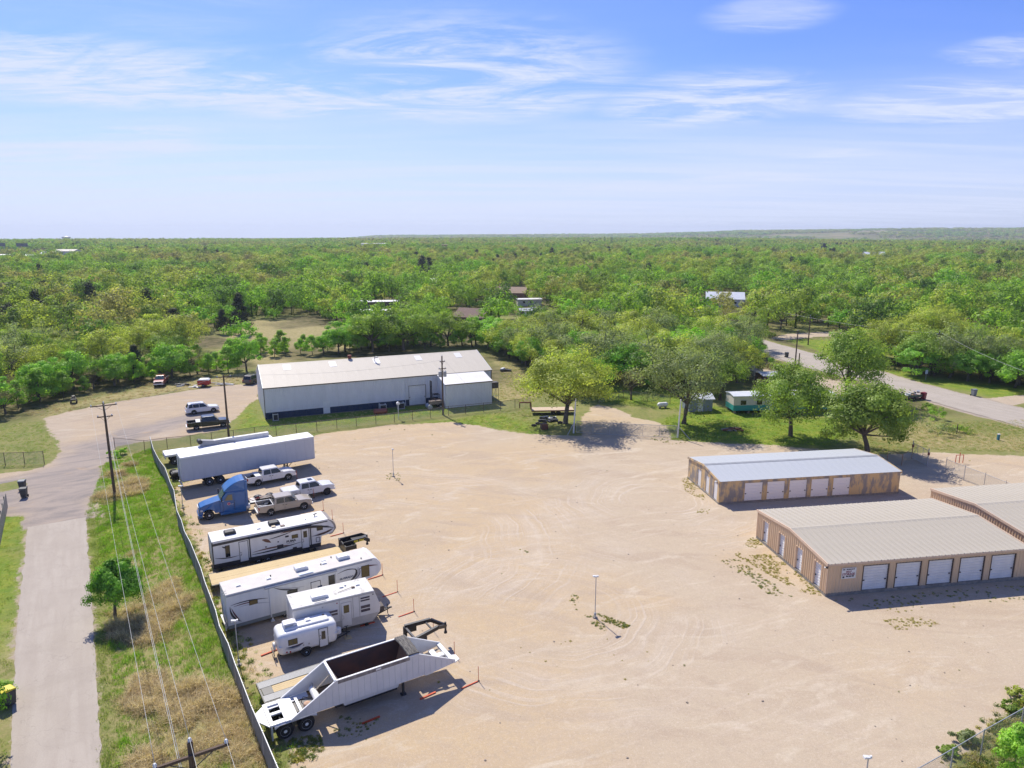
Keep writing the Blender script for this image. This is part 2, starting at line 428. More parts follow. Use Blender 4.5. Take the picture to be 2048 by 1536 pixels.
def ground_material():
    m = bpy.data.materials.new('ground_soil'); m.use_nodes = True
    n, l, noise, mr, mix, math_, mapping, attr = node_tools(m)
    b = n['Principled BSDF']; b.inputs['Roughness'].default_value = 0.95; b.inputs['Specular IOR Level'].default_value = 0.1
    P = n.new('ShaderNodeTexCoord').outputs['Object']
    # crushed limestone of the yard
    sx = n.new('ShaderNodeSeparateXYZ'); l.new(P, sx.inputs[0])
    big = math_('ADD', noise(P, 0.05, 3, 0.5, 0.6), math_('MULTIPLY', mr(sx.outputs['X'], -8.0, 24.0, 0.5, -0.5), 0.22))
    g = mix(mr(big, 0.40, 0.62), (0.49, 0.395, 0.272), (0.515, 0.38, 0.215))
    g = mix(mr(noise(mapping(P, 12, (0.5, 1.5, 1)), 0.16, 5, 0.6, 1.2), 0.47, 0.68, 0, 0.8), g, (0.40, 0.305, 0.21))
    g = mix(mr(noise(mapping(P, -18, (0.6, 1.6, 1), (9, 4, 0)), 0.22, 6, 0.66, 1.5), 0.52, 0.70, 0, 0.8), g, (0.62, 0.535, 0.40))
    g = mix(mr(noise(P, 0.62, 5, 0.7, 0.4), 0.3, 0.72, 0, 0.35), g, (0.44, 0.33, 0.235))
    # wheel tracks: straight sweeps and turning circles
    def sweep(rot, sc, off, lo, hi):
        s = noise(mapping(P, rot, (0.05, 1.15, 1), off), sc, 3, 0.55, 0.15)
        k = mr(noise(P, 0.07 + 0.02 * lo, 2), 0.45, 0.62)
        return math_('MULTIPLY', mr(s, lo, hi), k)
    def circle(cx, cy, r0, r1):
        v = n.new('ShaderNodeVectorMath'); v.operation = 'DISTANCE'; l.new(mapping(P, 0, (1, 1, 0)), v.inputs[0]); v.inputs[1].default_value = (cx, cy, 0)
        d = v.outputs['Value']
        w = math_('ADD', d, math_('MULTIPLY', noise(P, 0.14, 2), 3.2))
        t = n.new('ShaderNodeTexNoise'); t.noise_dimensions = '1D'; t.inputs['Scale'].default_value = 2.3; t.inputs['Detail'].default_value = 4
        l.new(w, t.inputs['W'])
        k = math_('MULTIPLY', mr(d, r0, r0 + 2.5), mr(d, r1 - 4, r1, 1, 0))
        k = math_('MULTIPLY', k, mr(noise(P, 0.11, 3), 0.38, 0.60))
        t3 = n.new('ShaderNodeTexNoise'); t3.noise_dimensions = '1D'; t3.inputs['Scale'].default_value = 0.42; t3.inputs['Detail'].default_value = 2; l.new(w, t3.inputs['W'])
        return math_('MAXIMUM', math_('MULTIPLY', mr(t.outputs['Fac'], 0.47, 0.66), k), math_('MULTIPLY', mr(t3.outputs['Fac'], 0.45, 0.62, 0, 0.6), k))
    tr = math_('MAXIMUM', circle(3.5, 53.0, 4.0, 16.0), circle(17.0, 78.0, 2.0, 16.0))
    tr = math_('MAXIMUM', tr, circle(-14.0, 66.0, 9.0, 24.0))
    g = mix(math_('MULTIPLY', tr, 0.55), g, (0.63, 0.545, 0.44))
    g = mix(math_('MULTIPLY', mr(tr, 0.0, 0.5, 0.0, 0.16), mr(noise(P, 0.5, 2), 0.4, 0.6)), g, (0.36, 0.29, 0.22))
    g = mix(math_('MULTIPLY', sweep(-24, 1.2, (3, 0, 0), 0.52, 0.7), 0.26), g, (0.66, 0.56, 0.45))
    g = mix(math_('MULTIPLY', sweep(38, 1.0, (0, 5, 0), 0.54, 0.72), 0.30), g, (0.39, 0.31, 0.235))
    g = mix(mr(noise(P, 1.9, 6, 0.75, 0.3), 0.42, 0.70, 0, 0.42), g, (0.375, 0.30, 0.22))
    g = mix(mr(noise(P, 5.5, 4, 0.75), 0.50, 0.74, 0, 0.45), g, (0.68, 0.60, 0.49))
    g = mix(mr(noise(P, 9, 3, 0.7), 0.25, 0.75, 0, 0.36), g, (0.33, 0.26, 0.19))
    g = mix(mr(noise(P, 34, 2, 0.6), 0.42, 0.72, 0, 0.34), g, (0.70, 0.60, 0.48))
    g = mix(mr(noise(P, 21, 2, 0.5), 0.66, 0.74, 0, 0.5), g, (0.20, 0.16, 0.12))
    # greyer, older gravel of the drive by the workshop
    g2 = mix(mr(noise(mapping(P, -40, (0.35, 1.1, 1)), 0.30, 6, 0.68, 1.4), 0.38, 0.64), (0.39, 0.325, 0.27), (0.26, 0.228, 0.205))
    g2 = mix(mr(noise(P, 0.22, 4, 0.6, 0.8), 0.58, 0.72, 0, 0.7), g2, (0.48, 0.345, 0.215))
    g2 = mix(mr(noise(P, 12, 3, 0.7), 0.3, 0.75, 0, 0.45), g2, (0.17, 0.15, 0.14))
    gv = mix(attr('old'), g, g2)
    # grass
    lush, dry = attr('lush'), attr('dry')
    gr = mix(mr(noise(P, 0.30, 5, 0.65, 0.5), 0.36, 0.64), (0.15, 0.19, 0.045), (0.235, 0.235, 0.075))
    gr = mix(mr(noise(P, 1.7, 4, 0.7), 0.35, 0.7, 0, 0.6), gr, (0.31, 0.255, 0.125))
    gl = mix(mr(noise(P, 0.5, 5, 0.65), 0.35, 0.65), (0.15, 0.24, 0.028), (0.27, 0.30, 0.045))
    gl = mix(mr(noise(P, 3.5, 4, 0.7), 0.35, 0.75, 0, 0.5), gl, (0.075, 0.125, 0.02))
    gr = mix(lush, gr, gl)
    gd = mix(mr(noise(P, 0.9, 5, 0.7, 0.6), 0.32, 0.66), (0.44, 0.345, 0.19), (0.30, 0.255, 0.11))
    gr = mix(dry, gr, gd)
    gr = mix(mr(noise(P, 8, 4, 0.75), 0.42, 0.72, 0, 0.35), gr, (0.07, 0.09, 0.025))
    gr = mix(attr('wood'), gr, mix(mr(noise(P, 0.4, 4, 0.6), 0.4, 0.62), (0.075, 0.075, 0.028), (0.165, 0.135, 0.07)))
    edge = math_('ADD', attr('gravel'), math_('MULTIPLY', math_('SUBTRACT', noise(P, 0.9, 6, 0.72), 0.5), 1.25))
    l.new(mix(mr(edge, 0.36, 0.60), gr, gv), b.inputs['Base Color'])
    bp = n.new('ShaderNodeBump'); bp.inputs['Strength'].default_value = 0.5; bp.inputs['Distance'].default_value = 0.05
    hgt_ = math_('ADD', math_('MULTIPLY', noise(P, 5, 5, 0.7), 0.7), math_('ADD', noise(P, 24, 3, 0.6), math_('MULTIPLY', tr, 0.5)))
    l.new(hgt_, bp.inputs['Height']); l.new(bp.outputs[0], b.inputs['Normal'])
    return m
GROUND_MAT = ground_material()

NX0, NX1, NY1 = -150.0, 170.0, 262.0
gx = np.arange(NX0, NX1 + 0.01, 0.5)
gy = np.concatenate([np.arange(-40, 18, 4.0), np.arange(18, 132, 0.5), np.arange(132, NY1 + 0.1, 2.0)])
GX, GY = np.meshgrid(gx, gy)
wob = (fbm(GX / 3.2, GY / 3.2, 3) - 0.5)
s_yard, s_gate, s_drive = sdist(YARD, GX, GY), sdist(GATE_DRIVE, GX, GY), sdist(DRIVE, GX, GY)
a_grav = sstep(-1.3, 1.3, np.maximum(s_yard, s_gate) + wob * 1.6)
a_driv = sstep(-0.9, 0.9, s_drive + wob * 1.6)
s_rr = sdist(ROADRIGHT, GX, GY)
a_shld = 0.75 * sstep(-1.6, -0.2, s_rr + wob * 1.5) + 0.55 * sstep(-0.9, 0.1, sdist(ROADLEFT, GX, GY) + wob * 1.4)
a_gravel = np.clip(np.maximum(np.maximum(a_grav, a_driv), a_shld), 0, 1)
TANDRIVE = G((1540, 676), (1575, 668), (1640, 664), (1760, 664), (1760, 672), (1640, 673), (1570, 680))
GRAVRIGHT = G((1975, 797), (2040, 790), (2200, 796), (2200, 812), (2048, 806), (2020, 812))
SHED_YARD = G((1500, 735), (1600, 742), (1760, 780), (1760, 800), (1640, 785), (1500, 775))
a_gravel = np.maximum(a_gravel, sstep(-1, 1, sdist(TANDRIVE, GX, GY)))
a_gravel = np.maximum(a_gravel, sstep(-1, 1, sdist(GRAVRIGHT, GX, GY)))
a_gravel = np.maximum(a_gravel, 0.62 * sstep(-2, 2, sdist(SHED_YARD, GX, GY) + wob * 4))
GREYZ = G((45, 1062), (178, 1036), (205, 985), (222, 915), (300, 872), (420, 835), (400, 818), (240, 862), (140, 895), (104, 930), (0, 958), (-60, 975), (-60, 1035), (48, 1030))
a_old = sstep(-0.5, 0.5, a_driv - a_grav) * (0.30 + 0.70 * sstep(-2.5, 2.0, sdist(GREYZ, GX, GY) + wob * 5)) + 0.5 * sstep(0.2, 0.6, a_shld)
a_lush = np.zeros_like(GX)
for p in LUSH: a_lush = np.maximum(a_lush, sstep(-2.5, 2.0, sdist(p, GX, GY) + wob * 4))
a_dry = np.zeros_like(GX)
for p in DRYZ: a_dry = np.maximum(a_dry, 0.8 * sstep(-3, 2.5, sdist(p, GX, GY) + wob * 5))
STRIP = [(-46.0, 72.6), (-34.0, 52.4), (-23.8, 35.6), (-12.6, 17), (-4, 12), FENCE[-1], FENCE[-2], FENCE[-3], FENCE[-4], FENCE[-5], FENCE[-6], FENCE[0], (-54, 92), (-51, 84)]
s_strip = sdist(STRIP, GX, GY)
patch = fbm(GX / 5.0 + 3, GY / 5.0 + 9, 3)
a_dry = np.maximum(a_dry, sstep(0, 1.5, s_strip) * np.clip(sstep(60, 44, GY) * 0.6 + sstep(0.5, 0.62, patch) * 0.7, 0, 1))
a_lush = np.maximum(a_lush, sstep(-1, 1, s_strip) * sstep(0.56, 0.44, patch) * 0.8 * sstep(38, 58, GY))
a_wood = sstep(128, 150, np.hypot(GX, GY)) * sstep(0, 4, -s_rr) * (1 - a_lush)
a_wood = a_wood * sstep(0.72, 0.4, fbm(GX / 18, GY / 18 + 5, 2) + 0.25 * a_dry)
attrs = dict(gravel=a_gravel, old=np.clip(a_old, 0, 1), lush=np.clip(a_lush, 0, 1), dry=np.clip(a_dry, 0, 1), wood=np.clip(a_wood, 0, 1))
near_z = lambda x, y: hgt(x, y) + (fbm(x / 2.6, y / 2.6, 2) - 0.5) * 0.05
fc = lambda a: ((a[:-1, :-1] + a[1:, 1:] + a[:-1, 1:] + a[1:, :-1]) / 4).ravel()
f_yard = (fc(np.maximum(a_grav, 0)) > 0.5)
f_driv = (fc(a_driv) > 0.5) & ~f_yard
for nm, sel in (('gravel_yard', f_yard), ('gravel_driveway', f_driv), ('ground', ~(f_yard | f_driv))):
    me = grid_mesh(nm, gx, gy, near_z, attrs, sel)
    me.materials.append(GROUND_MAT)
    tag(link(nm, me), kind='structure')

# asphalt
def asphalt(name, c, c2, spots):
    m = bpy.data.materials.new(name); m.use_nodes = True
    n, l, noise, mr, mix, math_, mapping, attr = node_tools(m)
    b = n['Principled BSDF']; b.inputs['Roughness'].default_value = 0.9; b.inputs['Specular IOR Level'].default_value = 0.2
    P = n.new('ShaderNodeTexCoord').outputs['Object']
    k = mix(mr(noise(mapping(P, 59, (0.12, 1.2, 1)), 1.0, 4, 0.6, 0.3), 0.35, 0.65), c, c2)
    k = mix(mr(noise(P, 0.35, 5, 0.6, 0.5), 0.4, 0.7, 0, 0.5), k, tuple(x * 0.86 for x in c))
    k = mix(mr(noise(P, 26, 3, 0.7), 0.3, 0.75, 0, 0.45), k, tuple(x * 0.55 for x in c))
    k = mix(mr(noise(P, 60, 2, 0.7), 0.5, 0.75, 0, 0.4), k, tuple(min(1, x * 1.5) for x in c))
    cr = n.new('ShaderNodeTexVoronoi'); cr.feature = 'DISTANCE_TO_EDGE'; cr.inputs['Scale'].default_value = 0.28
    wv = n.new('ShaderNodeVectorMath'); wv.operation = 'ADD'; l.new(P, wv.inputs[0])
    nn = n.new('ShaderNodeTexNoise'); nn.inputs['Scale'].default_value = 0.9; nn.inputs['Detail'].default_value = 5; l.new(P, nn.inputs['Vector'])
    sc = n.new('ShaderNodeVectorMath'); sc.operation = 'SCALE'; sc.inputs['Scale'].default_value = 1.6; l.new(nn.outputs['Color'], sc.inputs[0]); l.new(sc.outputs[0], wv.inputs[1])
    l.new(wv.outputs[0], cr.inputs['Vector'])
    k = mix(mr(cr.outputs['Distance'], 0.0, 0.006, spots, 0.0), k, tuple(x * 0.4 for x in c))
    l.new(k, b.inputs['Base Color'])
    bp = n.new('ShaderNodeBump'); bp.inputs['Strength'].default_value = 0.35; bp.inputs['Distance'].default_value = 0.01
    l.new(noise(P, 45, 3, 0.7), bp.inputs['Height']); l.new(bp.outputs[0], b.inputs['Normal'])
    return m
def ragged(poly, step=0.5, amp=0.18, seed=1):
    out = []
    for i in range(len(poly)):
        a, b = poly[i], poly[(i + 1) % len(poly)]
        k = max(1, int(math.dist(a, b) / step))
        nx_, ny_ = -(b[1] - a[1]) / math.dist(a, b), (b[0] - a[0]) / math.dist(a, b)
        for j in range(k):
            t = j / k; x, y = a[0] + (b[0] - a[0]) * t, a[1] + (b[1] - a[1]) * t
            d = (float(fbm(x * 1.1 + seed * 9, y * 1.1, 3)) - 0.5) * 2 * amp
            out.append((x + nx_ * d, y + ny_ * d))
    return out
def sheet(name, poly, z, m):
    me = bpy.data.meshes.new(name)
    bm = bmesh.new()
    f = bm.faces.new([bm.verts.new((x, y, z)) for x, y in poly])
    bmesh.ops.triangulate(bm, faces=[f]); bmesh.ops.recalc_face_normals(bm, faces=bm.faces)
    if sum(f.normal.z for f in bm.faces) < 0: bmesh.ops.reverse_faces(bm, faces=bm.faces)
    bm.to_mesh(me); bm.free(); me.materials.append(m)
    return tag(link(name, me), kind='structure')
ASPH = asphalt('worn_asphalt', (0.40, 0.345, 0.285), (0.445, 0.39, 0.325), 0.3)
ASPH2 = asphalt('grey_asphalt', (0.40, 0.35, 0.29), (0.45, 0.395, 0.335), 0.3)
sheet('side_road', ragged(ROADLEFT, 0.35, 0.16, 1), 0.045, ASPH)
sheet('through_road', ragged(ROADRIGHT, 1.0, 0.3, 3), 0.06, ASPH2)

# far terrain
def axis(lim, fine, n):
    t = np.linspace(-1, 1, n)
    return np.sign(t) * (fine * np.abs(t) + (lim - fine) * np.abs(t) ** 3.2)
TERR = bpy.data.materials.new('woodland_soil'); TERR.use_nodes = True
n, l, noise, mr, mix, math_, mapping, attr = node_tools(TERR)
TERR.node_tree.nodes['Principled BSDF'].inputs['Roughness'].default_value = 1.0
TERR.node_tree.nodes['Principled BSDF'].inputs['Specular IOR Level'].default_value = 0.0
P_ = n.new('ShaderNodeTexCoord').outputs['Object']
k_ = mix(mr(noise(P_, 0.05, 5, 0.6), 0.4, 0.62), (0.085, 0.088, 0.035), (0.17, 0.155, 0.075))
k_ = mix(attr('field'), k_, mix(mr(noise(P_, 0.004, 4, 0.6, 0.5), 0.42, 0.58), (0.27, 0.23, 0.13), (0.15, 0.17, 0.07)))
l.new(k_, TERR.node_tree.nodes['Principled BSDF'].inputs['Base Color'])
tx = axis(11000, 900, 181)
ty = axis(11000, 900, 181)
TX, TY = np.meshgrid(tx, ty)
def field_mask(x, y):
    r = np.hypot(x, y); t = np.asarray(x) / np.maximum(np.abs(y), 1.0)
    return sstep(0.50, 0.60, fbm(np.asarray(x) / 330 + 3, np.asarray(y) / 330 + 8, 2)) * sstep(2200, 3000, r) * sstep(0.1, 0.35, t)
def far_z(x, y):
    inside = (x > NX0 - 1) & (x < NX1 + 1) & (y > -41) & (y < NY1 + 1)
    return hgt(x, y) - np.where(inside, 0.9, 0.12)
me = grid_mesh('terrain', tx, ty, far_z, dict(field=field_mask(TX, TY)))
me.materials.append(TERR)
tag(link('terrain', me), kind='structure')
# ------------------------------------------------------------------ metal buildings
def peel(name, c, c2, lo, hi, stretch=(1.0, 1.0, 0.22), scale=2.2):
    return mat(name, c, 0.75, c2=c2, scale=scale, stretch=stretch, lo=lo, hi=hi)
TAN = mat('tan_metal_siding', (0.64, 0.465, 0.29), 0.6, c2=(0.70, 0.515, 0.335), scale=0.8, stretch=(1, 1, 0.4))
TANTRIM = mat('tan_trim', (0.66, 0.49, 0.35), 0.55, var=0.06)
PEELED = peel('peeling_ochre_siding', (0.62, 0.44, 0.225), (0.29, 0.255, 0.225), 0.45, 0.56, (1.0, 1.0, 0.4), 1.25)
ROOF_TAN = mat('weathered_galvanised_roof', (0.385, 0.345, 0.275), 0.6, c2=(0.46, 0.415, 0.335), scale=0.7, stretch=(2.5, 0.35, 1), spec=0.3)
ROOF_GREY = mat('plain_grey_roof', (0.42, 0.44, 0.45), 0.5, c2=(0.47, 0.485, 0.49), scale=0.5, stretch=(2.0, 0.4, 1), spec=0.35)
ROOF_CREAM = mat('cream_metal_roof', (0.545, 0.49, 0.395), 0.6, c2=(0.595, 0.54, 0.44), scale=0.3, stretch=(1.5, 0.5, 1), spec=0.3)
ROOF_WHITE = mat('white_metal_roof', (0.72, 0.70, 0.66), 0.5, var=0.05, scale=0.6)
WALLGREY = mat('pale_grey_siding', (0.70, 0.70, 0.70), 0.55, var=0.05, scale=0.8, stretch=(1, 1, 0.3))
NAVY = mat('navy_wainscot', (0.018, 0.042, 0.09), 0.5, var=0.15)
CONC = mat('concrete_footing', (0.20, 0.18, 0.155), 0.9, c2=(0.32, 0.29, 0.25), scale=2.0)
DOORW = mat('white_door_enamel', (0.80, 0.795, 0.775), 0.45, c2=(0.71, 0.705, 0.685), scale=1.4, stretch=(1, 1, 0.4))
DOORP = mat('chipped_white_door', (0.82, 0.79, 0.76), 0.55, c2=(0.30, 0.28, 0.265), scale=3.2, lo=0.66, hi=0.70)
DARKTRIM = mat('dark_jamb', (0.10, 0.075, 0.06), 0.7, var=0.15)  # dark brown of the door frames and workshop trim
INTER = mat('unlit_interior', (0.05, 0.045, 0.04), 0.9, var=0.1)

def ribwall(s0, s1, zb, top, sp=0.3, dep=0.035):
    """ribbed sheet in its own frame: along x, outward -y"""
    mb = MB(); S = []
    k = max(1, round((s1 - s0) / sp)); w = (s1 - s0) / k
    S.append((s0, 0.0))
    for i in range(k):
        a = s0 + i * w
        for t, d in ((0.30, 0.0), (0.42, dep), (0.62, dep), (0.74, 0.0)):
            S.append((a + w * t, -d))
    S.append((s1, 0.0))
    vs, fs = [], []
    for s, d in S:
        vs += [(s, d, zb), (s, d, top(s))]
    vs += [(s0, 0.05, zb), (s0, 0.05, top(s0)), (s1, 0.05, zb), (s1, 0.05, top(s1))]
    m = len(S)
    for i in range(m - 1):
        fs.append((2 * i, 2 * i + 2, 2 * i + 3, 2 * i + 1))
    fs += [(2 * m, 0, 1, 2 * m + 1), (2 * m - 2, 2 * m + 2, 2 * m + 3, 2 * m - 1), (2 * m + 2, 2 * m, 2 * m + 1, 2 * m + 3)]
    return mb.add(vs, fs)
def wall(parent, origin, rot, length, z0, top, openings, m, sp=0.3, dep=0.035, name='wall_panel'):
    """siding between, over and under the openings (s0, s1, z_bottom, z_top)"""
    loc, rt = (origin[0], origin[1], 0), (0, 0, rot)
    s = 0.0
    for a, b, zb, zt in sorted(openings):
        if a - s > 0.02: ribwall(s, a, z0, top, sp, dep).build(name, m, parent, loc, rt, recalc=False)
        ribwall(a, b, zt, top, sp, dep).build(name, m, parent, loc, rt, recalc=False)
        if zb - z0 > 0.02: ribwall(a, b, z0, lambda q: zb, sp, dep).build(name, m, parent, loc, rt, recalc=False)
        s = b
    if length - s > 0.02: ribwall(s, length, z0, top, sp, dep).build(name, m, parent, loc, rt, recalc=False)
ROLL = {}
def roll_door(parent, origin, rot, s0, s1, zb, zt, m, depth=0.10, slats=9, label=None, jamb=DARKTRIM):
    w, h = s1 - s0, zt - zb
    key = (round(w, 2), round(h, 2), m.name, slats)
    if key not in ROLL:
        mb = MB(); vs, fs = [], []
        k = slats
        for i in range(k + 1):
            z = h * i / k
            for zz, d in ((z - 0.018, 0.0), (z + 0.018, 0.0), (z + 0.035, -0.034), (z + h / k - 0.035, -0.034)):
                zz = min(max(zz, 0), h)
                vs += [(0, d, zz), (w, d, zz)]
        for i in range(len(vs) // 2 - 1):
            fs.append((2 * i, 2 * i + 1, 2 * i + 3, 2 * i + 2))
        nb = len(vs)
        vs += [(0, 0.04, 0), (w, 0.04, 0), (0, 0.04, h), (w, 0.04, h)]
        fs.append((nb, nb + 2, nb + 3, nb + 1))
        ROLL[key] = (mb.add(vs, fs).mesh('roll_up_door', m, recalc=False), MB().box(-0.06, 0.10, -0.05, 0.0, -0.05, 0.05).mesh('latch', DARK))
    me, la = ROLL[key]
    c, s = math.cos(rot), math.sin(rot)
    P = lambda a, d, z: (origin[0] + c * a - s * d, origin[1] + s * a + c * d, z)
    d = link('roll_up_door', me, parent, P(s0, depth, zb), (0, 0, rot))
    if label: d['label'] = label
    link('latch', la, d, (w - 0.18, -0.022, h * 0.40))
    link('latch', la, d, (0.12, -0.022, h * 0.40))
    fr = MB().box(s0 - 0.05, s0 + 0.002, -0.045, depth + 0.05, zb, zt + 0.05).box(s1 - 0.002, s1 + 0.05, -0.045, depth + 0.05, zb, zt + 0.05).box(s0 + 0.004, s1 - 0.004, -0.045, depth + 0.05, zt, zt + 0.05)
    fr.build('door_frame', jamb, parent, (origin[0], origin[1], 0), (0, 0, rot))
    return d
def man_door(parent, origin, rot, s0, s1, zb, zt, m, depth=0.08, jamb=None):
    w, h = s1 - s0, zt - zb
    c, s = math.cos(rot), math.sin(rot)
    P = lambda a, d, z: (origin[0] + c * a - s * d, origin[1] + s * a + c * d, z)
    d = MB().box(0, w, 0, 0.05, 0, h).build('door', m, parent, P(s0, depth, zb), (0, 0, rot), bevel=0.012)
    MB().lathe([(0.0, -0.07), (0.035, -0.06), (0.035, -0.02), (0.015, 0.0)], (0, 0, 0), 'y', 8).build('handle', STEEL, d, (0.1, -0.002, h * 0.47))
    if jamb:
        fr = MB().box(s0 - 0.05, s0 + 0.002, -0.045, depth + 0.05, zb, zt + 0.05).box(s1 - 0.002, s1 + 0.05, -0.045, depth + 0.05, zb, zt + 0.05).box(s0 + 0.004, s1 - 0.004, -0.045, depth + 0.05, zt, zt + 0.05)
        fr.build('door_frame', jamb, parent, (origin[0], origin[1], 0), (0, 0, rot))
    return d
def roof_panels(parent, L, W, eave, ridge, pw, m, over=0.10, rib=0.045, ridge_cap=True):
    k = round((L + 2 * over) / pw); w = (L + 2 * over) / k
    run = W / 2 + over; slope = (ridge - eave) / (W / 2)
    z0 = eave - over * slope
    def slope_mesh():
        prof = [(0, 0), (0.03, rib), (0.09, rib), (0.12, 0), (w * 0.5 - 0.05, 0), (w * 0.5 - 0.03, rib * 0.4), (w * 0.5 + 0.03, rib * 0.4), (w * 0.5 + 0.05, 0), (w, 0)]
        vs, fs = [], []
        for x, z in prof: vs += [(x, 0, z + z0), (x, run, z + z0 + slope * run)]
        for i in range(len(prof) - 1): fs.append((2 * i, 2 * i + 2, 2 * i + 3, 2 * i + 1))
        b = len(vs)
        vs += [(0, 0, z0 - 0.03), (w, 0, z0 - 0.03), (w, run, z0 + slope * run - 0.03), (0, run, z0 + slope * run - 0.03)]
        fs += [(b, b + 3, b + 2, b + 1), tuple([b, b + 1] + [2 * i for i in range(len(prof) - 1, -1, -1)])]
        return MB().add(vs, fs).mesh('roof_panel', m, recalc=False)
    me = slope_mesh()
    for i in range(k):
        link('roof_panel', me, parent, (-over + i * w, -over, 0))
        link('roof_panel', me, parent, (L + over - i * w, W + over, 0), (0, 0, math.pi))
    if ridge_cap:
        MB().prism([(-0.34, ridge - 0.34 * slope + 0.001), (0, ridge + rib + 0.008), (0.34, ridge - 0.34 * slope + 0.001), (0, ridge - 0.03)], (L + 2 * over) / 2).build(
            'ridge_cap', m, parent, (L / 2, W / 2, 0), (0, 0, math.pi / 2))
def gable(W, eave, ridge):
    return lambda s: eave - 0.02 + (ridge - eave) * (1 - abs(s - W / 2) / (W / 2))
def core(parent, L, W, eave, ridge, inset=0.32, m=INTER):  # unseen dark block added for solidity; stops light leaking through the ribs
    MB().prism([(-W / 2 + inset, 0.02), (W / 2 - inset, 0.02), (W / 2 - inset, eave - 0.18), (0, ridge - 0.22), (-W / 2 + inset, eave - 0.18)], L / 2 - inset).build(
        'hidden_core', m, parent, (L / 2, W / 2, 0), (0, 0, math.pi / 2))
def corner_trim(parent, L, W, z0, eave, m, t=0.06):
    mb = MB()
    for x in (-t / 2 - 0.01, L - t / 2 + 0.01):
        for y in (-t / 2 - 0.01, W - t / 2 + 0.01):
            MB().box(x, x + t, y, y + t, z0, eave - 0.03).build('corner_trim', m, parent)
def rake(parent, L, W, eave, ridge, m, over=0.10):
    for x in (-over - 0.03, L + over - 0.05):
        for sgn in (0, 1):
            pts = [(-over, eave - 0.2 - (ridge - eave) / (W / 2) * over), (W / 2, ridge - 0.18), (W / 2, ridge + 0.055), (-over, eave + 0.06 - (ridge - eave) / (W / 2) * over)]
            mb = MB().plate([(p[0] if not sgn else W - p[0], p[1]) for p in pts], 0, 0.08)
            o = mb.build('rake_trim', m, parent, (x + 0.08, 0, 0), (0, 0, math.pi / 2))

# -- tan storage building with the sign
A_L, A_W, A_E, A_R, A_Z = 19.4, 11.96, 3.02, 3.62, 0.28
A_ROT = R(9.15)
def tan_storage(name, label, loc, L, front_doors, left_doors, sign):
    t = thing(name, label, 'storage building', loc, A_ROT, 'storage buildings in the yard')
    W, e, rg = A_W, A_E, A_R
    MB().box(-0.02, L + 0.02, -0.02, W + 0.02, -0.10, A_Z - 0.003).build('foundation', CONC, t)
    core(t, L, W, e, rg)
    op = [(a, a + 2.35, A_Z, 2.55) for a in front_doors]
    wall(t, (0, 0), 0, L, A_Z, lambda s: e - 0.03, op, TAN)
    for i, (a, b, zb, zt) in enumerate(op): roll_door(t, (0, 0), 0, a, b, zb, zt, DOORW)
    gl = gable(W, e, rg)
    opl = [(W - a - 1.05, W - a, A_Z, 2.45) for a in left_doors]
    wall(t, (0, W), -math.pi / 2, W, A_Z, gl, opl, TAN, sp=0.305, dep=0.05)
    for a, b, zb, zt in opl: roll_door(t, (0, W), -math.pi / 2, a, b, zb, zt, DOORW, depth=0.16, slats=9, jamb=TANTRIM)
    wall(t, (L, 0), math.pi / 2, W, A_Z, gl, [], TAN)
    wall(t, (L, W), math.pi, L, A_Z, lambda s: e - 0.03, [], TAN)
    corner_trim(t, L, W, A_Z, e, TANTRIM)
    roof_panels(t, L, W, e, rg, 0.62, ROOF_TAN)
    rake(t, L, W, e, rg, TANTRIM)
    MB().box(-0.08, L + 0.08, -0.135, -0.105, e - 0.20, e - 0.03).build('eave_trim', TANTRIM, t)
    if sign:
        l_ = thing('corner_floodlight', 'small dark floodlight under the roof corner above the storage sign', 'floodlight', Matrix.Rotation(A_ROT, 4, 'Z') @ Vector((-0.16, -0.16, 0)) + Vector((loc[0], loc[1], 2.78)), A_ROT)
        MB().obox((-0.12, -0.05, 0.02), (0.26, 0.16, 0.12), (0, 0.3, 0)).build('housing', DARK, l_, bevel=0.02)
        MB().obox((-0.26, -0.05, 0.055), (0.02, 0.14, 0.10), (0, 0.3, 0)).build('lens', LAMP, l_)
        MB().tube([(0.12, 0.06, 0.05), (0, 0, 0.06), (-0.1, -0.04, 0.05)], 0.03).build('bracket', DARK, l_)
    return t
A_LOC = (26.69, 55.38)
tan_storage('storage_building', 'tan ribbed metal storage building with a storage sign and a row of white roll-up doors', A_LOC, A_L,
            [3.35, 6.45, 9.55, 12.65, 15.75], [0.85, 3.75, 6.75, 9.75], True)
ax_, ay_ = math.cos(A_ROT), math.sin(A_ROT)
cfar = at2(1864, 977.6, A_E)
C_LOC = (cfar[0] + A_W * ay_, cfar[1] - A_W * ax_)
tan_storage('storage_building', 'tan ribbed storage building at the right edge with a plain doorless gable end', C_LOC, 20.0, [2.5, 5.6, 8.7, 11.8, 14.9], [], False)

# -- ochre storage building, peeling
B_LOC, B_ROT, B_L, B_W, B_E, B_R, B_Z = (23.54, 76.27), R(8.9), 22.6, 8.9, 2.75, 3.30, 0.20
t = thing('storage_building', 'ochre storage building with peeling paint, smooth grey roof and five white doors', 'storage building', B_LOC, B_ROT, 'storage buildings in the yard')
MB().box(-0.05, B_L + 0.05, -0.05, B_W + 0.05, -0.10, B_Z - 0.003).build('foundation', CONC, t)
core(t, B_L, B_W, B_E, B_R)
opb = [(3.05 + i * 2.74, 3.05 + i * 2.74 + 2.15, B_Z + 0.02, 2.38) for i in range(5)]
wall(t, (0, 0), 0, B_L, B_Z, lambda s: B_E - 0.03, opb, PEELED, sp=0.45, dep=0.014)
for a, b, zb, zt in opb: roll_door(t, (0, 0), 0, a, b, zb, zt, DOORP, depth=0.04, slats=6, jamb=PEELED)
gl = gable(B_W, B_E, B_R)
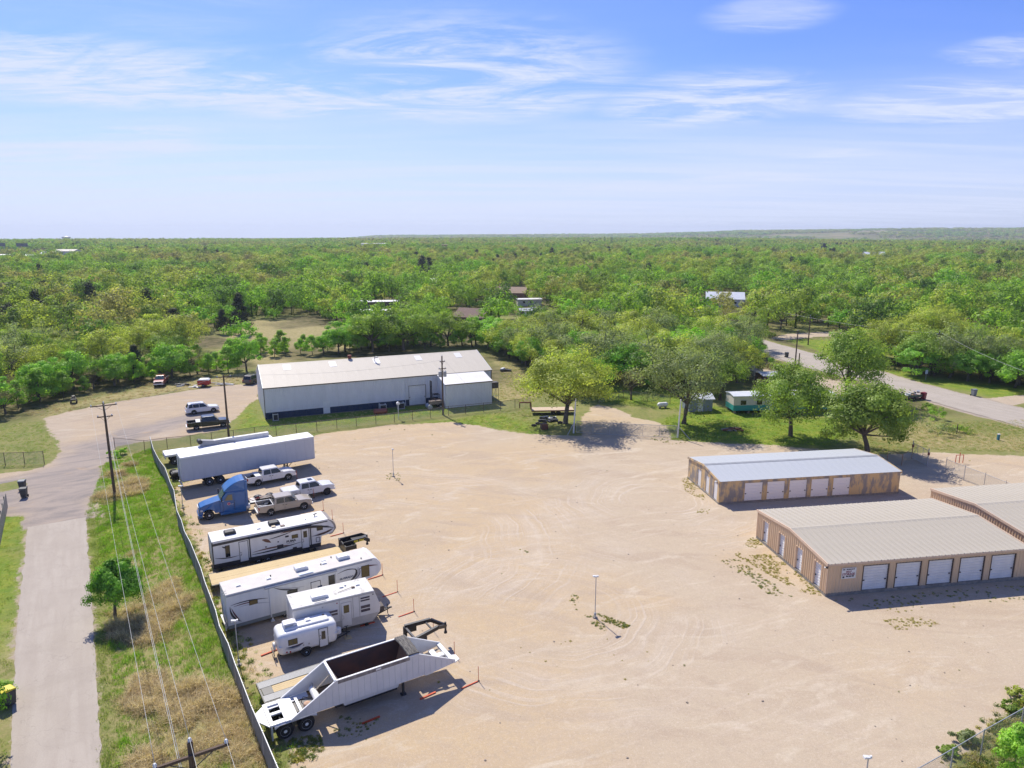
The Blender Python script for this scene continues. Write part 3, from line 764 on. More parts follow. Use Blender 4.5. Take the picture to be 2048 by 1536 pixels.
opl = [(B_W - a - 0.95, B_W - a, B_Z + 0.02, 2.25) for a in (0.55, 2.75, 5.05)]
wall(t, (0, B_W), -math.pi / 2, B_W, B_Z, gl, opl, PEELED, sp=0.45, dep=0.014)
for a, b, zb, zt in opl: man_door(t, (0, B_W), -math.pi / 2, a, b, zb, zt, DOORW, 0.05)
wall(t, (B_L, 0), math.pi / 2, B_W, B_Z, gl, [], PEELED, sp=0.45, dep=0.014)
wall(t, (B_L, B_W), math.pi, B_L, B_Z, lambda s: B_E - 0.03, [], PEELED, sp=0.45, dep=0.014)
roof_panels(t, B_L, B_W, B_E, B_R, 0.95, ROOF_GREY, rib=0.010)
rake(t, B_L, B_W, B_E, B_R, PEELED)
MB().prism([(-0.30, B_R - 0.03), (0, B_R + 0.03), (0.30, B_R - 0.03), (0, B_R - 0.06)], B_L / 2 + 0.12).build('ridge_cap', mat('dull_ridge_metal', (0.30, 0.31, 0.32), 0.6), t, (B_L / 2, B_W / 2, 0.02), (0, 0, math.pi / 2))
l_ = thing('corner_floodlight', 'small white floodlight at the corner of the peeling ochre building', 'floodlight', Matrix.Rotation(B_ROT, 4, 'Z') @ Vector((-0.12, 0.5, 0)) + Vector((B_LOC[0], B_LOC[1], 2.55)), B_ROT)
MB().obox((-0.12, 0, 0), (0.2, 0.24, 0.14), (0, 0.3, 0)).build('housing', WHITE, l_, bevel=0.02)
MB().tube([(0.16, 0, 0.04), (-0.05, 0, 0.02)], 0.03).build('bracket', WHITE, l_)
v_ = MB().lathe([(0.10, 0), (0.10, 0.22), (0.17, 0.24), (0.15, 0.30), (0.0, 0.33)], (0, 0, 0), 'z', 10)

# -- storage sign
SIGNRED = mat('sign_dark_red', (0.20, 0.018, 0.03), 0.6, var=0)
SIGNBLK = mat('sign_black', (0.03, 0.03, 0.05), 0.6, var=0)
FONT = None
def lettering(text, size, m, parent, loc, rot, name='lettering', ext=0.003, bold=0.0, sx=1.0, align='LEFT', shear=0.0):
    cu = bpy.data.curves.new(name, 'FONT'); cu.body = text; cu.size = size; cu.extrude = ext; cu.offset = bold; cu.align_x = align; cu.resolution_u = 2; cu.shear = shear
    o = bpy.data.objects.new(name, cu); col.objects.link(o)
    dg = bpy.context.evaluated_depsgraph_get(); dg.update()
    me = bpy.data.meshes.new_from_object(o.evaluated_get(dg), depsgraph=dg)
    bpy.data.objects.remove(o); bpy.data.curves.remove(cu)
    me.name = name; me.materials.clear(); me.materials.append(m)
    q = link(name, me, parent, loc, rot); q.scale = (sx, 1, 1)
    return q
sg = thing('storage_sign', 'white storage sign with dark red lettering on the tan wall', 'sign', (A_LOC[0], A_LOC[1], 0), A_ROT)
s0, s1, sz0, sz1 = 1.28, 2.62, 1.55, 2.52
MB().box(s0, s1, -0.075, -0.045, sz0, sz1).build('board', OFFWHITE, sg)
q = (math.pi / 2, 0, 0)
mid = (s0 + s1) / 2
lettering('SELF', 0.235, SIGNRED, sg, (mid - 0.02, -0.079, 2.105), q, bold=0.008, align='CENTER', sx=1.15)
lettering('STORAGE', 0.27, SIGNRED, sg, (mid - 0.03, -0.079, 1.865), q, bold=0.010, align='CENTER', sx=0.98)
for x0, x1, z0, z1 in ((1.38, 1.58, 2.34, 2.43), (1.70, 1.86, 2.35, 2.44), (1.88, 2.10, 2.35, 2.44), (2.12, 2.32, 2.35, 2.44), (2.34, 2.46, 2.35, 2.44),
                       (1.38, 1.56, 1.62, 1.78), (1.70, 1.92, 1.70, 1.81), (1.96, 2.20, 1.70, 1.81), (2.24, 2.44, 1.70, 1.81)):
    MB().box(x0, x1, -0.079, -0.0745, z0, z1).build('small_print', SIGNBLK, sg)

# -- long pale workshop
W_LOC, W_ROT, W_L, W_W, W_E, W_R = (-40.6, 113.2), R(23.2), 40.0, 15.9, 5.35, 7.85
t = thing('workshop_building', 'long pale grey metal workshop with a cream roof and a side annex', 'workshop', W_LOC, W_ROT)
MB().box(-0.02, W_L + 0.02, -0.02, W_W + 0.02, -0.10, 0.08).build('foundation', CONC, t)
core(t, W_L, W_W, W_E, W_R)
opw = [(9.35, 10.5, 0.09, 2.2), (24.3, 27.35, 0.09, 3.6)]
TOPN = 1.15
wall(t, (0, 0), 0, W_L, 0.085, lambda s: TOPN, [(9.35, 10.5, 0.09, TOPN - 0.004), (24.3, 27.35, 0.09, TOPN - 0.004)], NAVY, sp=0.3, name='wainscot_panel')
wall(t, (0, 0), 0, W_L, TOPN + 0.002, lambda s: W_E - 0.03, [(9.35, 10.5, TOPN + 0.002, 2.2), (24.3, 27.35, TOPN + 0.002, 3.6)], WALLGREY, sp=0.3)
man_door(t, (0, 0), 0, 9.35, 10.5, 0.09, 2.2, WHITE, 0.06)
roll_door(t, (0, 0), 0, 24.3, 27.35, 0.09, 3.6, DOORW, slats=10, jamb=DARKTRIM)
gl = gable(W_W, W_E, W_R)
wall(t, (0, W_W), -math.pi / 2, W_W, 0.085, gl, [], WALLGREY)
wall(t, (W_L, 0), math.pi / 2, W_W, 0.085, gl, [], NAVY)
wall(t, (W_L, W_W), math.pi, W_L, 0.085, lambda s: W_E - 0.03, [], WALLGREY)
for x in (-0.04, W_L - 0.04): MB().box(x, x + 0.09, -0.075, 0.015, 0.08, W_E - 0.02).build('corner_trim', DARKTRIM, t)
roof_panels(t, W_L, W_W, W_E, W_R, 2.0, ROOF_CREAM, rib=0.008)
rake(t, W_L, W_W, W_E, W_R, WHITE)
MB().box(-0.1, W_L + 0.1, -0.16, -0.115, W_E - 0.17, W_E - 0.02).build('eave_trim', DARKTRIM, t)
for i in range(5):
    sx_ = 4.5 + i * 7.8; yy = W_W / 2 - 1.6; zz = W_R - 1.6 * (W_R - W_E) / (W_W / 2)
    MB().obox((sx_, yy, zz + 0.02), (1.2, 1.9, 0.03), (math.atan((W_R - W_E) / (W_W / 2)), 0, 0)).build('skylight_panel', mat('pale_skylight', (0.78, 0.76, 0.72), 0.4, var=0), t)
MB().tube([(19.8, 6.3, 7.2), (19.8, 6.3, 8.0), (19.95, 6.1, 8.15), (20.25, 5.9, 8.1)], 0.13, 8).build('vent_pipe', STEEL, t)
MB().lathe([(0.28, 0), (0.28, 0.35), (0.42, 0.4), (0.36, 0.62), (0, 0.72)], (15.6, W_W / 2, W_R), 'z', 12).build('ridge_vent', mat('rusty_vent', (0.22, 0.06, 0.04), 0.7), t)
MB().tube([(23.6, -0.10, 0.1), (23.6, -0.10, W_E - 0.1)], 0.06, 6).build('downpipe', WALLGREY, t)
# annex
a0, a1, ad, az0, az1 = 29.6, 38.3, 4.6, 4.25, 5.22
an = MB().box(a0 + 0.2, a1 - 0.2, -ad + 0.2, -0.08, 0.02, az0 - 0.15).build('annex_core', INTER, t)  # unseen dark block added inside the annex, no real framing
wall(t, (a0, -ad), 0, a1 - a0, 0.085, lambda s: az0, [], WALLGREY, name='annex_wall_panel')
sl = lambda s: az0 + (az1 - az0) * (1 - s / ad)
sr = lambda s: az0 + (az1 - az0) * (s / ad)
wall(t, (a0, -0.05), -math.pi / 2, ad - 0.05, 0.085, sl, [], WALLGREY, name='annex_wall_panel')
wall(t, (a1, -ad), math.pi / 2, ad - 0.05, 0.085, sr, [], WALLGREY, name='annex_wall_panel')
MB().add([(a0 - 0.12, -ad - 0.12, az0 + 0.0), (a1 + 0.12, -ad - 0.12, az0 + 0.0), (a1 + 0.12, -0.05, az1), (a0 - 0.12, -0.05, az1),
          (a0 - 0.12, -ad - 0.12, az0 + 0.07), (a1 + 0.12, -ad - 0.12, az0 + 0.07), (a1 + 0.12, -0.05, az1 + 0.07), (a0 - 0.12, -0.05, az1 + 0.07)],
         [(3, 2, 1, 0), (4, 5, 6, 7), (0, 1, 5, 4), (1, 2, 6, 5), (2, 3, 7, 6), (3, 0, 4, 7)]).build('annex_roof', ROOF_WHITE, t)
MB().box(a0 - 0.13, a1 + 0.13, -ad - 0.145, -ad - 0.122, az0 - 0.08, az0 + 0.06).build('annex_eave_trim', DARKTRIM, t)
WM = Matrix.Translation((W_LOC[0], W_LOC[1], 0)) @ Matrix.Rotation(W_ROT, 4, 'Z')
def wpt(x, y, z=0): return tuple(WM @ Vector((x, y, z)))
# condensers along the wall
ACM = mat('condenser_beige', (0.52, 0.52, 0.50), 0.5, var=0.06)
def condenser(name, label, loc, rz, s=1.15, group=None):
    c = thing(name, label, 'air conditioner', loc, rz, group)
    MB().box(-s / 2, s / 2, -s / 2, s / 2, 0.06, 1.15).build('cabinet', ACM, c, bevel=0.03)
    MB().box(-s / 2 + 0.1, s / 2 - 0.1, -s / 2 - 0.012, -s / 2 + 0.01, 0.16, 1.02).build('coil_grille', DARK, c)
    MB().box(s / 2 - 0.01, s / 2 + 0.012, -s / 2 + 0.1, s / 2 - 0.1, 0.16, 1.02).build('coil_grille', mat('brown_coil', (0.10, 0.06, 0.045), 0.7), c)
    MB().lathe([(0.42, 0.0), (0.44, 0.06), (0.36, 0.08), (0.0, 0.09)], (0, 0, 1.145), 'z', 16).build('fan_guard', DARK, c)
    MB().box(-s / 2 - 0.1, s / 2 + 0.1, -s / 2 - 0.1, s / 2 + 0.1, -0.03, 0.055).build('pad', CONC, c)
    return c
condenser('air_conditioner', 'pale outdoor air conditioner nearer the workshop roll-up door', wpt(22.4, -1.3), W_ROT, group='air conditioners along the workshop wall')
condenser('air_conditioner', 'pale outdoor air conditioner farther left of the workshop roll-up door', wpt(19.2, -1.3), W_ROT, group='air conditioners along the workshop wall')
condenser('air_conditioner', 'small outdoor air conditioner at the left corner of the workshop', wpt(1.5, -1.0), W_ROT, 0.85, group='air conditioners along the workshop wall')
# forklift-like mast rig and trailer by the annex
RUSTY = mat('rusty_machine_paint', (0.26, 0.10, 0.05), 0.8, c2=(0.12, 0.07, 0.05), scale=3)
fk = thing('forklift', 'old forklift with a tall raised mast parked by the workshop annex', 'forklift', wpt(28.6, -1.7), W_ROT + R(180))
MB().plate([(-1.1, 0.35), (0.5, 0.35), (0.5, 1.0), (0.1, 1.25), (-0.7, 1.25), (-1.1, 1.0)], -0.5, 0.5).build('body', mat('orange_machine_paint', (0.40, 0.16, 0.07), 0.7, var=0.2), fk, bevel=0.04)
ms = MB()
for y in (-0.36, 0.36): ms.beam((0.75, y, 0.15), (0.75, y, 4.6), 0.14)
for z in (1.0, 2.4, 3.6, 4.55): ms.beam((0.75, -0.4, z), (0.75, 0.4, z), 0.12)
ms.build('mast', DARK, fk)
MB().box(0.82, 1.85, -0.42, -0.28, 0.20, 0.26).box(0.82, 1.85, 0.28, 0.42, 0.20, 0.26).build('fork', DARK, fk)
MB().tube([(-0.7, -0.45, 1.2), (-0.65, -0.45, 2.1), (0.35, -0.45, 2.1), (0.45, -0.45, 1.0)], 0.04).tube([(-0.7, 0.45, 1.2), (-0.65, 0.45, 2.1), (0.35, 0.45, 2.1), (0.45, 0.45, 1.0)], 0.04).box(-0.68, 0.38, -0.5, 0.5, 2.09, 2.15).build('overhead_guard', DARK, fk)
MB().box(-0.55, -0.05, -0.25, 0.25, 1.25, 1.34).build('seat', DARK, fk)
# ------------------------------------------------------------------ wheels
WCACHE = {}
def wheel(parent, x, y, z, r, w, rim_m=CHROME, style='spoke', name='wheel'):
    """tyre with its rim; axis across the vehicle, outer face away from the middle"""
    key = (r, w, rim_m.name, style)
    if key not in WCACHE:
        ri = r * 0.60
        ty = MB().lathe([(ri, -w / 2 + 0.01), (r * 0.90, -w / 2), (r, -w / 2 + w * 0.16), (r, w / 2 - w * 0.16), (r * 0.90, w / 2), (ri, w / 2 - 0.01), (ri, -w / 2 + 0.01)], n=24)
        tm = ty.mesh('wheel', RUBBER, smooth=False)
        rm = MB()
        if style == 'spoke':
            rm.lathe([(ri * 1.005, -w / 2 + 0.02), (ri * 1.005, -w / 2 + 0.012), (ri * 0.86, -w / 2 + 0.03), (ri * 0.86, w * 0.2)], n=20)
            rm.lathe([(0, -w / 2 + 0.03), (ri * 0.24, -w / 2 + 0.03), (ri * 0.30, -w / 2 + 0.09)], n=12)
            for k in range(5):
                a = k * 2 * math.pi / 5 + 0.3
                rm.beam((ri * 0.2 * math.cos(a), -w / 2 + 0.045, ri * 0.2 * math.sin(a)), (ri * 0.93 * math.cos(a), -w / 2 + 0.04, ri * 0.93 * math.sin(a)), 0.07, 0.04)
            rm.lathe([(0, -w / 2 + 0.075), (ri * 0.95, -w / 2 + 0.075)], n=16)
        else:   # truck disc with a deep dish and hub
            rm.lathe([(ri * 1.01, -w / 2 + 0.02), (ri * 1.0, -w / 2 + 0.005), (ri * 0.90, -w / 2 + 0.03), (ri * 0.80, -w / 2 + 0.06), (ri * 0.45, -w / 2 + 0.07), (ri * 0.42, -w / 2 + 0.03), (ri * 0.30, -w / 2 + 0.0), (0.0, -w / 2 + 0.005)], n=20)
        me = rm.mesh('rim', rim_m, smooth=False)
        WCACHE[key] = (tm, me)
    tm, me = WCACHE[key]
    o = link(name, tm, parent, (x, y, z), (0, 0, 0 if y < 0 else math.pi))
    link('rim', me, o)
    return o
def arch_profile(xs, z0, rr, zc, n=8):
    """points of a wheel arch of radius rr about (xs, zc) cut from below at z0, going towards +x"""
    a0 = math.asin(max(-1, min(1, (z0 - zc) / rr)))
    return [(xs - rr * math.cos(a), zc + rr * math.sin(a)) for a in np.linspace(a0, math.pi - a0, n)]
# ------------------------------------------------------------------ pickups and cars
def quad_on(mb, p):
    mb.add(p, [tuple(range(len(p)))])
def pickup(name, label, loc, rotz, body_m, glass=GLASS, bed='open', wb=3.67, rim=CHROME, group=None, roof_m=None, two_tone=None, crew=True, sunroof=False, lift=0.0):
    """origin under the rear axle, x forward"""
    t = thing(name, label, 'pickup truck', loc, rotz, group)
    W = 0.98; fr = wb + 0.93; rear = -1.28; lift += 0.07; zb = 0.42 + lift; belt = 1.13 + lift; wr = 0.42 + lift * 0.1; wz = wr
    cab0 = wb - (3.20 if crew else 2.55)
    hoodz = belt - 0.02
    # lower body of cab and hood
    prof = [(cab0, zb), (wb - 0.48, zb)] + arch_profile(wb, zb, 0.49, wz)[1:-1] + [(wb + 0.48, zb), (fr - 0.05, zb + 0.02), (fr, zb + 0.2), (fr - 0.02, hoodz - 0.22), (fr - 0.12, hoodz - 0.07), (wb + 0.2, hoodz + 0.04), (wb - 0.62, hoodz + 0.06), (cab0, belt + 0.02)]
    hw = lambda x, z: W - max(0, (z - 0.85 - lift)) * 0.16 - max(0, (x - wb - 0.3)) * 0.10
    MB().prism(prof, hw).build('body', body_m, t, bevel=0.035)
    if two_tone:
        MB().plate([(cab0 + 0.01, zb + 0.0), (wb - 0.5, zb), (wb - 0.5, zb + 0.2), (cab0 + 0.01, zb + 0.2)], -W - 0.006, W + 0.006).build('lower_cladding', two_tone, t)
    # greenhouse
    roofz = belt + 0.74
    x1, x2, x3, x4 = cab0 + 0.02, cab0 + 0.16, wb - 1.22, wb - 0.52
    ghw = lambda x, z: 0.935 - (z - belt) * 0.235
    MB().prism([(x1, belt - 0.02), (x4, belt + 0.0), (x3, roofz - 0.03), (x3 - 0.18, roofz), (x2 + 0.15, roofz), (x2, roofz - 0.04)], ghw).build('cab', roof_m or body_m, t, bevel=0.04)
    e = 0.013
    def side(xa, xb, xc, xd, za, zt):
        for s in (-1, 1):
            MB().add([(xa, s * (ghw(0, za) + e), za), (xb, s * (ghw(0, za) + e), za), (xc, s * (ghw(0, zt) + e), zt), (xd, s * (ghw(0, zt) + e), zt)], [(0, 1, 2, 3)]).build('side_window', glass, t)
    za, zt = belt + 0.06, roofz - 0.13
    xm = x1 + (1.12 if crew else 0.55)
    side(x1 + 0.22, xm - 0.04, xm - 0.04, x1 + 0.30, za, zt)
    side(xm + 0.03, x4 - 0.22, x3 - 0.05, xm + 0.03, za, zt)
    nx, nz = (roofz - belt), (x4 - x3)
    L_ = math.hypot(nx, nz); nx, nz = nx / L_ * e, nz / L_ * e
    wx = lambda z: x4 + (x3 - x4) * (z - belt) / (roofz - 0.03 - belt)
    MB().add([(wx(za - 0.02) + nx, -ghw(0, za) + 0.10, za - 0.02 + nz), (wx(za - 0.02) + nx, ghw(0, za) - 0.10, za - 0.02 + nz), (wx(zt + 0.04) + nx, ghw(0, zt) - 0.09, zt + 0.04 + nz), (wx(zt + 0.04) + nx, -ghw(0, zt) + 0.09, zt + 0.04 + nz)], [(0, 1, 2, 3)]).build('windshield', TINT, t)
    MB().add([(x1 - e + 0.01, 0.66, za + 0.06), (x1 - e + 0.01, -0.66, za + 0.06), (x2 - e - 0.02, -0.60, zt), (x2 - e - 0.02, 0.60, zt)], [(0, 1, 2, 3)]).build('rear_window', glass, t)
    if sunroof: MB().box(x3 - 0.75, x3 - 0.25, -0.38, 0.38, roofz - 0.01, roofz + 0.012).build('sunroof', GLASS, t)
    # bed
    bd = MB(); br = belt + 0.04
    bp = [(rear, zb + 0.12), (-0.47, zb)] + arch_profile(0, zb, 0.49, wz)[1:-1] + [(0.47, zb), (cab0 - 0.03, zb), (cab0 - 0.03, br), (rear, br)]
    for s in (-1, 1): bd.plate(bp, s * W - (0.09 if s > 0 else 0), s * W + (0.09 if s < 0 else 0))
    bd.box(rear + 0.02, cab0 - 0.04, -W + 0.08, W - 0.08, 0.66 + lift, 0.70 + lift)
    bd.box(cab0 - 0.09, cab0 - 0.035, -W + 0.08, W - 0.08, 0.66 + lift, br - 0.002)
    bo = bd.build('bed', body_m, t, bevel=0.012)
    for s in (-1, 1): MB().box(-0.42, 0.42, s * (W - 0.2) - 0.11, s * (W - 0.2) + 0.11, 0.7 + lift, 0.92 + lift).build('wheel_housing', DARK, bo)
    MB().box(rear + 0.1, cab0 - 0.1, -W + 0.091, W - 0.091, 0.701 + lift, 0.712 + lift).build('bed_liner', DARK, bo)
    tg = MB().box(rear - 0.03, rear + 0.05, -W + 0.095, W - 0.095, zb + 0.2, br + 0.01).build('tailgate', body_m, t, bevel=0.015)
    MB().box(rear - 0.05, rear - 0.028, -0.12, 0.12, br - 0.16, br - 0.08).build('handle', DARK, tg)
    for s in (-1, 1):
        MB().box(rear - 0.035, rear + 0.09, s * W - (0.085 if s > 0 else 0.012), s * W + (0.085 if s < 0 else 0.012), zb + 0.38, br - 0.06).build('tail_light', RED_L, t)
        MB().box(fr - 0.16, fr + 0.004, s * 0.74 - 0.15, s * 0.74 + 0.15, hoodz - 0.30, hoodz - 0.13).build('headlight', LAMP, t, bevel=0.02)
        m_ = MB().box(x4 - 0.42, x4 - 0.24, s * 1.02 - 0.12, s * 1.02 + 0.12, belt + 0.02, belt + 0.24).build('mirror', body_m if not two_tone else CHROME, t, bevel=0.03)
        for hx in ([xm - 0.16, xm + 0.14] if crew else [xm - 0.2]):
            MB().box(hx - 0.09, hx + 0.09, s * (W - 0.02) - 0.03, s * (W - 0.02) + 0.03, belt - 0.18, belt - 0.13).build('door_handle', DARK, t)
        for dx in (xm - 0.005, cab0 + 0.03):
            MB().box(dx - 0.008, dx + 0.008, s * (W - 0.005) - 0.01, s * (W - 0.005) + 0.01, zb + 0.05, 0.86 + lift).build('door_seam', DARK, t)
        MB().box(cab0 + 0.1, wb - 0.6, s * (W - 0.06) - 0.07, s * (W - 0.06) + 0.07, zb - 0.06, zb - 0.01).build('running_board', DARK, t)
        wheel(t, 0, s * (W - 0.13), wr, wr, 0.27, rim)
        wheel(t, wb, s * (W - 0.13), wr, wr, 0.27, rim)
    MB().box(rear - 0.18, rear - 0.032, -0.90, 0.90, zb + 0.0, zb + 0.18).build('rear_bumper', CHROME, t, bevel=0.03)
    MB().box(fr - 0.10, fr + 0.10, -0.90, 0.90, zb - 0.02, zb + 0.22).build('front_bumper', CHROME if not two_tone else body_m, t, bevel=0.04)
    MB().box(fr - 0.05, fr + 0.012, -0.56, 0.56, zb + 0.25, hoodz - 0.12).build('grille', DARK, t)
    MB().box(rear + 0.2, fr - 0.3, -0.45, 0.45, zb - 0.12, zb + 0.1).build('chassis', DARK, t)
    MB().tube([(0, -0.8, wr), (0, 0.8, wr)], 0.07).tube([(wb, -0.8, wr), (wb, 0.8, wr)], 0.06).build('axle', DARK, t)
    bx0, bx1 = rear + 0.05, cab0 - 0.09
    if bed == 'cover':
        MB().box(bx0 - 0.03, bx1 + 0.04, -W + 0.06, W - 0.06, br - 0.01, br + 0.05).build('bed_cover', body_m, t, bevel=0.02)
    elif bed == 'half':
        MB().box(bx1 - 0.62, bx1 + 0.02, -W + 0.05, W - 0.05, br - 0.02, br + 0.06).build('toolbox', WHITE, t, bevel=0.03)
    elif bed == 'load':
        MB().beam((bx0, -W + 0.045, br + 0.02), (bx1, -W + 0.045, br + 0.02), 0.06).beam((bx0, W - 0.045, br + 0.02), (bx1, W - 0.045, br + 0.02), 0.06).beam((bx1, -W + 0.1, br + 0.02), (bx1, W - 0.1, br + 0.02), 0.06).build('bed_rail', WHITE, t)
        rg = random.Random(4)
        for k in range(9):
            x = bx0 + 0.25 + rg.random() * (bx1 - bx0 - 0.6); y = -0.6 + 1.2 * rg.random()
            MB().obox((x, y, 0.85 + lift + 0.12 * rg.random()), (0.35 + 0.3 * rg.random(), 0.10 + 0.12 * rg.random(), 0.14), (0.3 * rg.random(), 0.3 * rg.random(), rg.random() * 3)).build('scrap_piece', (WHITE, DARK, STEEL)[k % 3], bo)
    return t
def car(name, label, cat, loc, rotz, body_m, wb=3.08, kind='suv', group=None, rim=CHROME, cladding=None):
    t = thing(name, label, cat, loc, rotz, group)
    W = 0.98; fr, rear = wb + 0.95, -1.15; zb, belt, wr = 0.36, 1.08, 0.38
    roofz = 1.84 if kind == 'suv' else 1.46
    prof = [(rear + 0.05, zb), (-0.45, zb)] + arch_profile(0, zb, 0.45, wr)[1:-1] + [(0.45, zb), (wb - 0.45, zb)] + arch_profile(wb, zb, 0.45, wr)[1:-1] + [(wb + 0.45, zb), (fr - 0.06, zb + 0.02), (fr, zb + 0.22), (fr - 0.05, belt - 0.22), (fr - 0.2, belt - 0.1), (wb - 0.3, belt + 0.03), (wb - 0.65, belt + 0.05), (rear + 0.02, belt + 0.02), (rear - 0.04, zb + 0.35)]
    MB().prism(prof, lambda x, z: W - max(0, z - 0.85) * 0.18 - max(0, x - wb - 0.2) * 0.10).build('body', body_m, t, bevel=0.04)
    x1, x2, x3, x4 = rear + 0.05, rear + 0.42, wb - 1.45, wb - 0.62
    ghw = lambda x, z: 0.92 - (z - belt) * 0.25
    MB().prism([(x1, belt), (x4, belt + 0.02), (x3, roofz - 0.03), (x3 - 0.25, roofz), (x2 + 0.3, roofz), (x2, roofz - 0.05)], ghw).build('cab', body_m, t, bevel=0.05)
    za, zt, e = belt + 0.07, roofz - 0.13, 0.013
    cuts = [x1 + 0.26, x1 + 1.0, x1 + 2.0, x4 - 0.2]
    tops = [x2 + 0.1, x1 + 1.0, x1 + 2.0, x3 - 0.05]
    for s in (-1, 1):
        for i in range(3):
            g = 0.035
            MB().add([(cuts[i] + g, s * (ghw(0, za) + e), za), (cuts[i + 1] - g, s * (ghw(0, za) + e), za), (tops[i + 1] - g, s * (ghw(0, zt) + e), zt), (tops[i] + g, s * (ghw(0, zt) + e), zt)], [(0, 1, 2, 3)]).build('side_window', GLASS, t)
        MB().box(x4 - 0.35, x4 - 0.18, s * 1.02 - 0.1, s * 1.02 + 0.1, belt + 0.02, belt + 0.19).build('mirror', body_m, t, bevel=0.03)
        MB().box(fr - 0.2, fr + 0.002, s * 0.70 - 0.17, s * 0.70 + 0.17, belt - 0.32, belt - 0.17).build('headlight', LAMP, t, bevel=0.02)
        MB().box(rear - 0.045, rear + 0.12, s * 0.80 - 0.13, s * 0.80 + 0.13, belt - 0.26, belt - 0.04).build('tail_light', RED_L, t, bevel=0.02)
        MB().beam((x2 + 0.35, s * 0.66, roofz + 0.03), (x3 - 0.4, s * 0.66, roofz + 0.03), 0.04).build('roof_rail', STEEL, t)
        wheel(t, 0, s * (W - 0.12), wr, wr, 0.25, rim); wheel(t, wb, s * (W - 0.12), wr, wr, 0.25, rim)
    wx = lambda z: x4 + (x3 - x4) * (z - belt) / (roofz - 0.03 - belt)
    MB().add([(wx(za) + 0.012, -0.80, za + 0.008), (wx(za) + 0.012, 0.80, za + 0.008), (wx(zt) + 0.012, 0.66, zt + 0.012), (wx(zt) + 0.012, -0.66, zt + 0.012)], [(0, 1, 2, 3)]).build('windshield', TINT, t)
    rx = lambda z: x1 + (x2 - x1) * (z - belt) / (roofz - 0.05 - belt)
    MB().add([(rx(za) - 0.014, 0.76, za), (rx(za) - 0.014, -0.76, za), (rx(zt) - 0.014, -0.64, zt), (rx(zt) - 0.014, 0.64, zt)], [(0, 1, 2, 3)]).build('rear_window', GLASS, t)
    MB().box(fr - 0.04, fr + 0.012, -0.5, 0.5, zb + 0.28, belt - 0.2).build('grille', DARK, t)
    MB().box(rear - 0.12, rear + 0.05, -0.9, 0.9, zb + 0.02, zb + 0.26).build('rear_bumper', cladding or body_m, t, bevel=0.03)
    MB().box(fr - 0.1, fr + 0.05, -0.88, 0.88, zb - 0.02, zb + 0.2).build('front_bumper', cladding or body_m, t, bevel=0.03)
    MB().box(rear + 0.3, fr - 0.3, -0.6, 0.6, zb - 0.12, zb + 0.08).build('chassis', DARK, t)
    return t

PW = paint('pickup_white', (0.70, 0.695, 0.68))
PW2 = paint('pickup_pearl_white', (0.66, 0.655, 0.64))
PTAN = paint('pickup_champagne', (0.40, 0.345, 0.27))
PBLK = paint('pickup_black', (0.012, 0.014, 0.016))
PRED = paint('pickup_dull_red', (0.33, 0.075, 0.05))
GRP = 'pickups parked in the storage yard'
w1 = pickup('pickup_truck', 'white crew-cab pickup with an open bed parked right behind the blue truck cab', (-31.45, 82.89), R(35), PW, bed='half', wb=3.67, group=GRP)
# second white pickup: its near front wheel
fx, fy = at2(654.5, 989.4)
a = R(33.5); wb2 = 3.67
pickup('pickup_truck', 'white pickup with a covered bed and a sunroof, farthest right of the parked pickups', (fx - wb2 * math.cos(a) + (-0.85) * math.sin(a), fy - wb2 * math.sin(a) + 0.85 * math.cos(a)), a, PW2, bed='cover', wb=wb2, group=GRP, sunroof=True, rim=DARK, lift=0.06)
pickup('pickup_truck', 'champagne pickup with junk in its bed, parked behind the black-and-white camper', (-26.76, 73.66), R(30), PTAN, bed='load', wb=3.57, group=GRP)
# ------------------------------------------------------------------ semi tractor
BLUE = paint('tractor_blue', (0.012, 0.115, 0.32), 0.06)
st = thing('semi_truck', 'bright blue sleeper-cab semi truck without a trailer, nose towards the fence', 'semi truck', (-33.96, 72.25), R(28.6 + 180))
# x forward, front bumper at x = 0
hood = [(-2.2, 0.62), (-1.62, 0.62)] + arch_profile(-0.98, 0.62, 0.62, 0.52)[1:-1][::1] + [(-0.34, 0.50), (-0.06, 0.50), (0.0, 0.75), (-0.04, 1.20), (-0.16, 1.48), (-0.7, 1.66), (-1.5, 1.84), (-2.2, 1.98)]
MB().prism(hood, lambda x, z: 1.06 - max(0, (x + 1.6)) * 0.10 - max(0, z - 1.1) * 0.22).build('hood', BLUE, st, bevel=0.06)
cabp = [(-4.80, 0.62), (-2.15, 0.62), (-2.15, 1.95), (-2.28, 2.02), (-2.85, 2.78), (-4.80, 2.78)]
MB().prism(cabp, lambda x, z: 1.22 - max(0, (x + 3.1)) * 0.14 - max(0, z - 1.6) * 0.03).build('cab', BLUE, st, bevel=0.05)
fa = [(-4.82, 2.70), (-2.80, 2.70), (-2.62, 2.78), (-2.75, 2.95)] + [(-2.75 - 2.05 * math.sin(k * math.pi / 12), 2.95 + 1.02 * (1 - math.cos(k * math.pi / 12)) ** 0.75) for k in range(1, 6)] + [(-4.72, 3.93), (-4.82, 3.93)]
fa = [(-4.82, 2.76), (-2.78, 2.76), (-2.60, 2.84), (-2.72, 2.98), (-3.0, 3.24), (-3.3, 3.46), (-3.65, 3.66), (-4.0, 3.80), (-4.4, 3.90), (-4.82, 3.94)]
MB().prism(fa, lambda x, z: 1.20 - max(0, x + 4.0) * 0.13 - max(0, z - 3.2) * 0.18).build('roof_fairing', BLUE, st, bevel=0.06)
MB().box(-4.86, -4.82, -1.1, 1.1, 0.7, 3.8).build('cab_rear_wall', DARK, st)
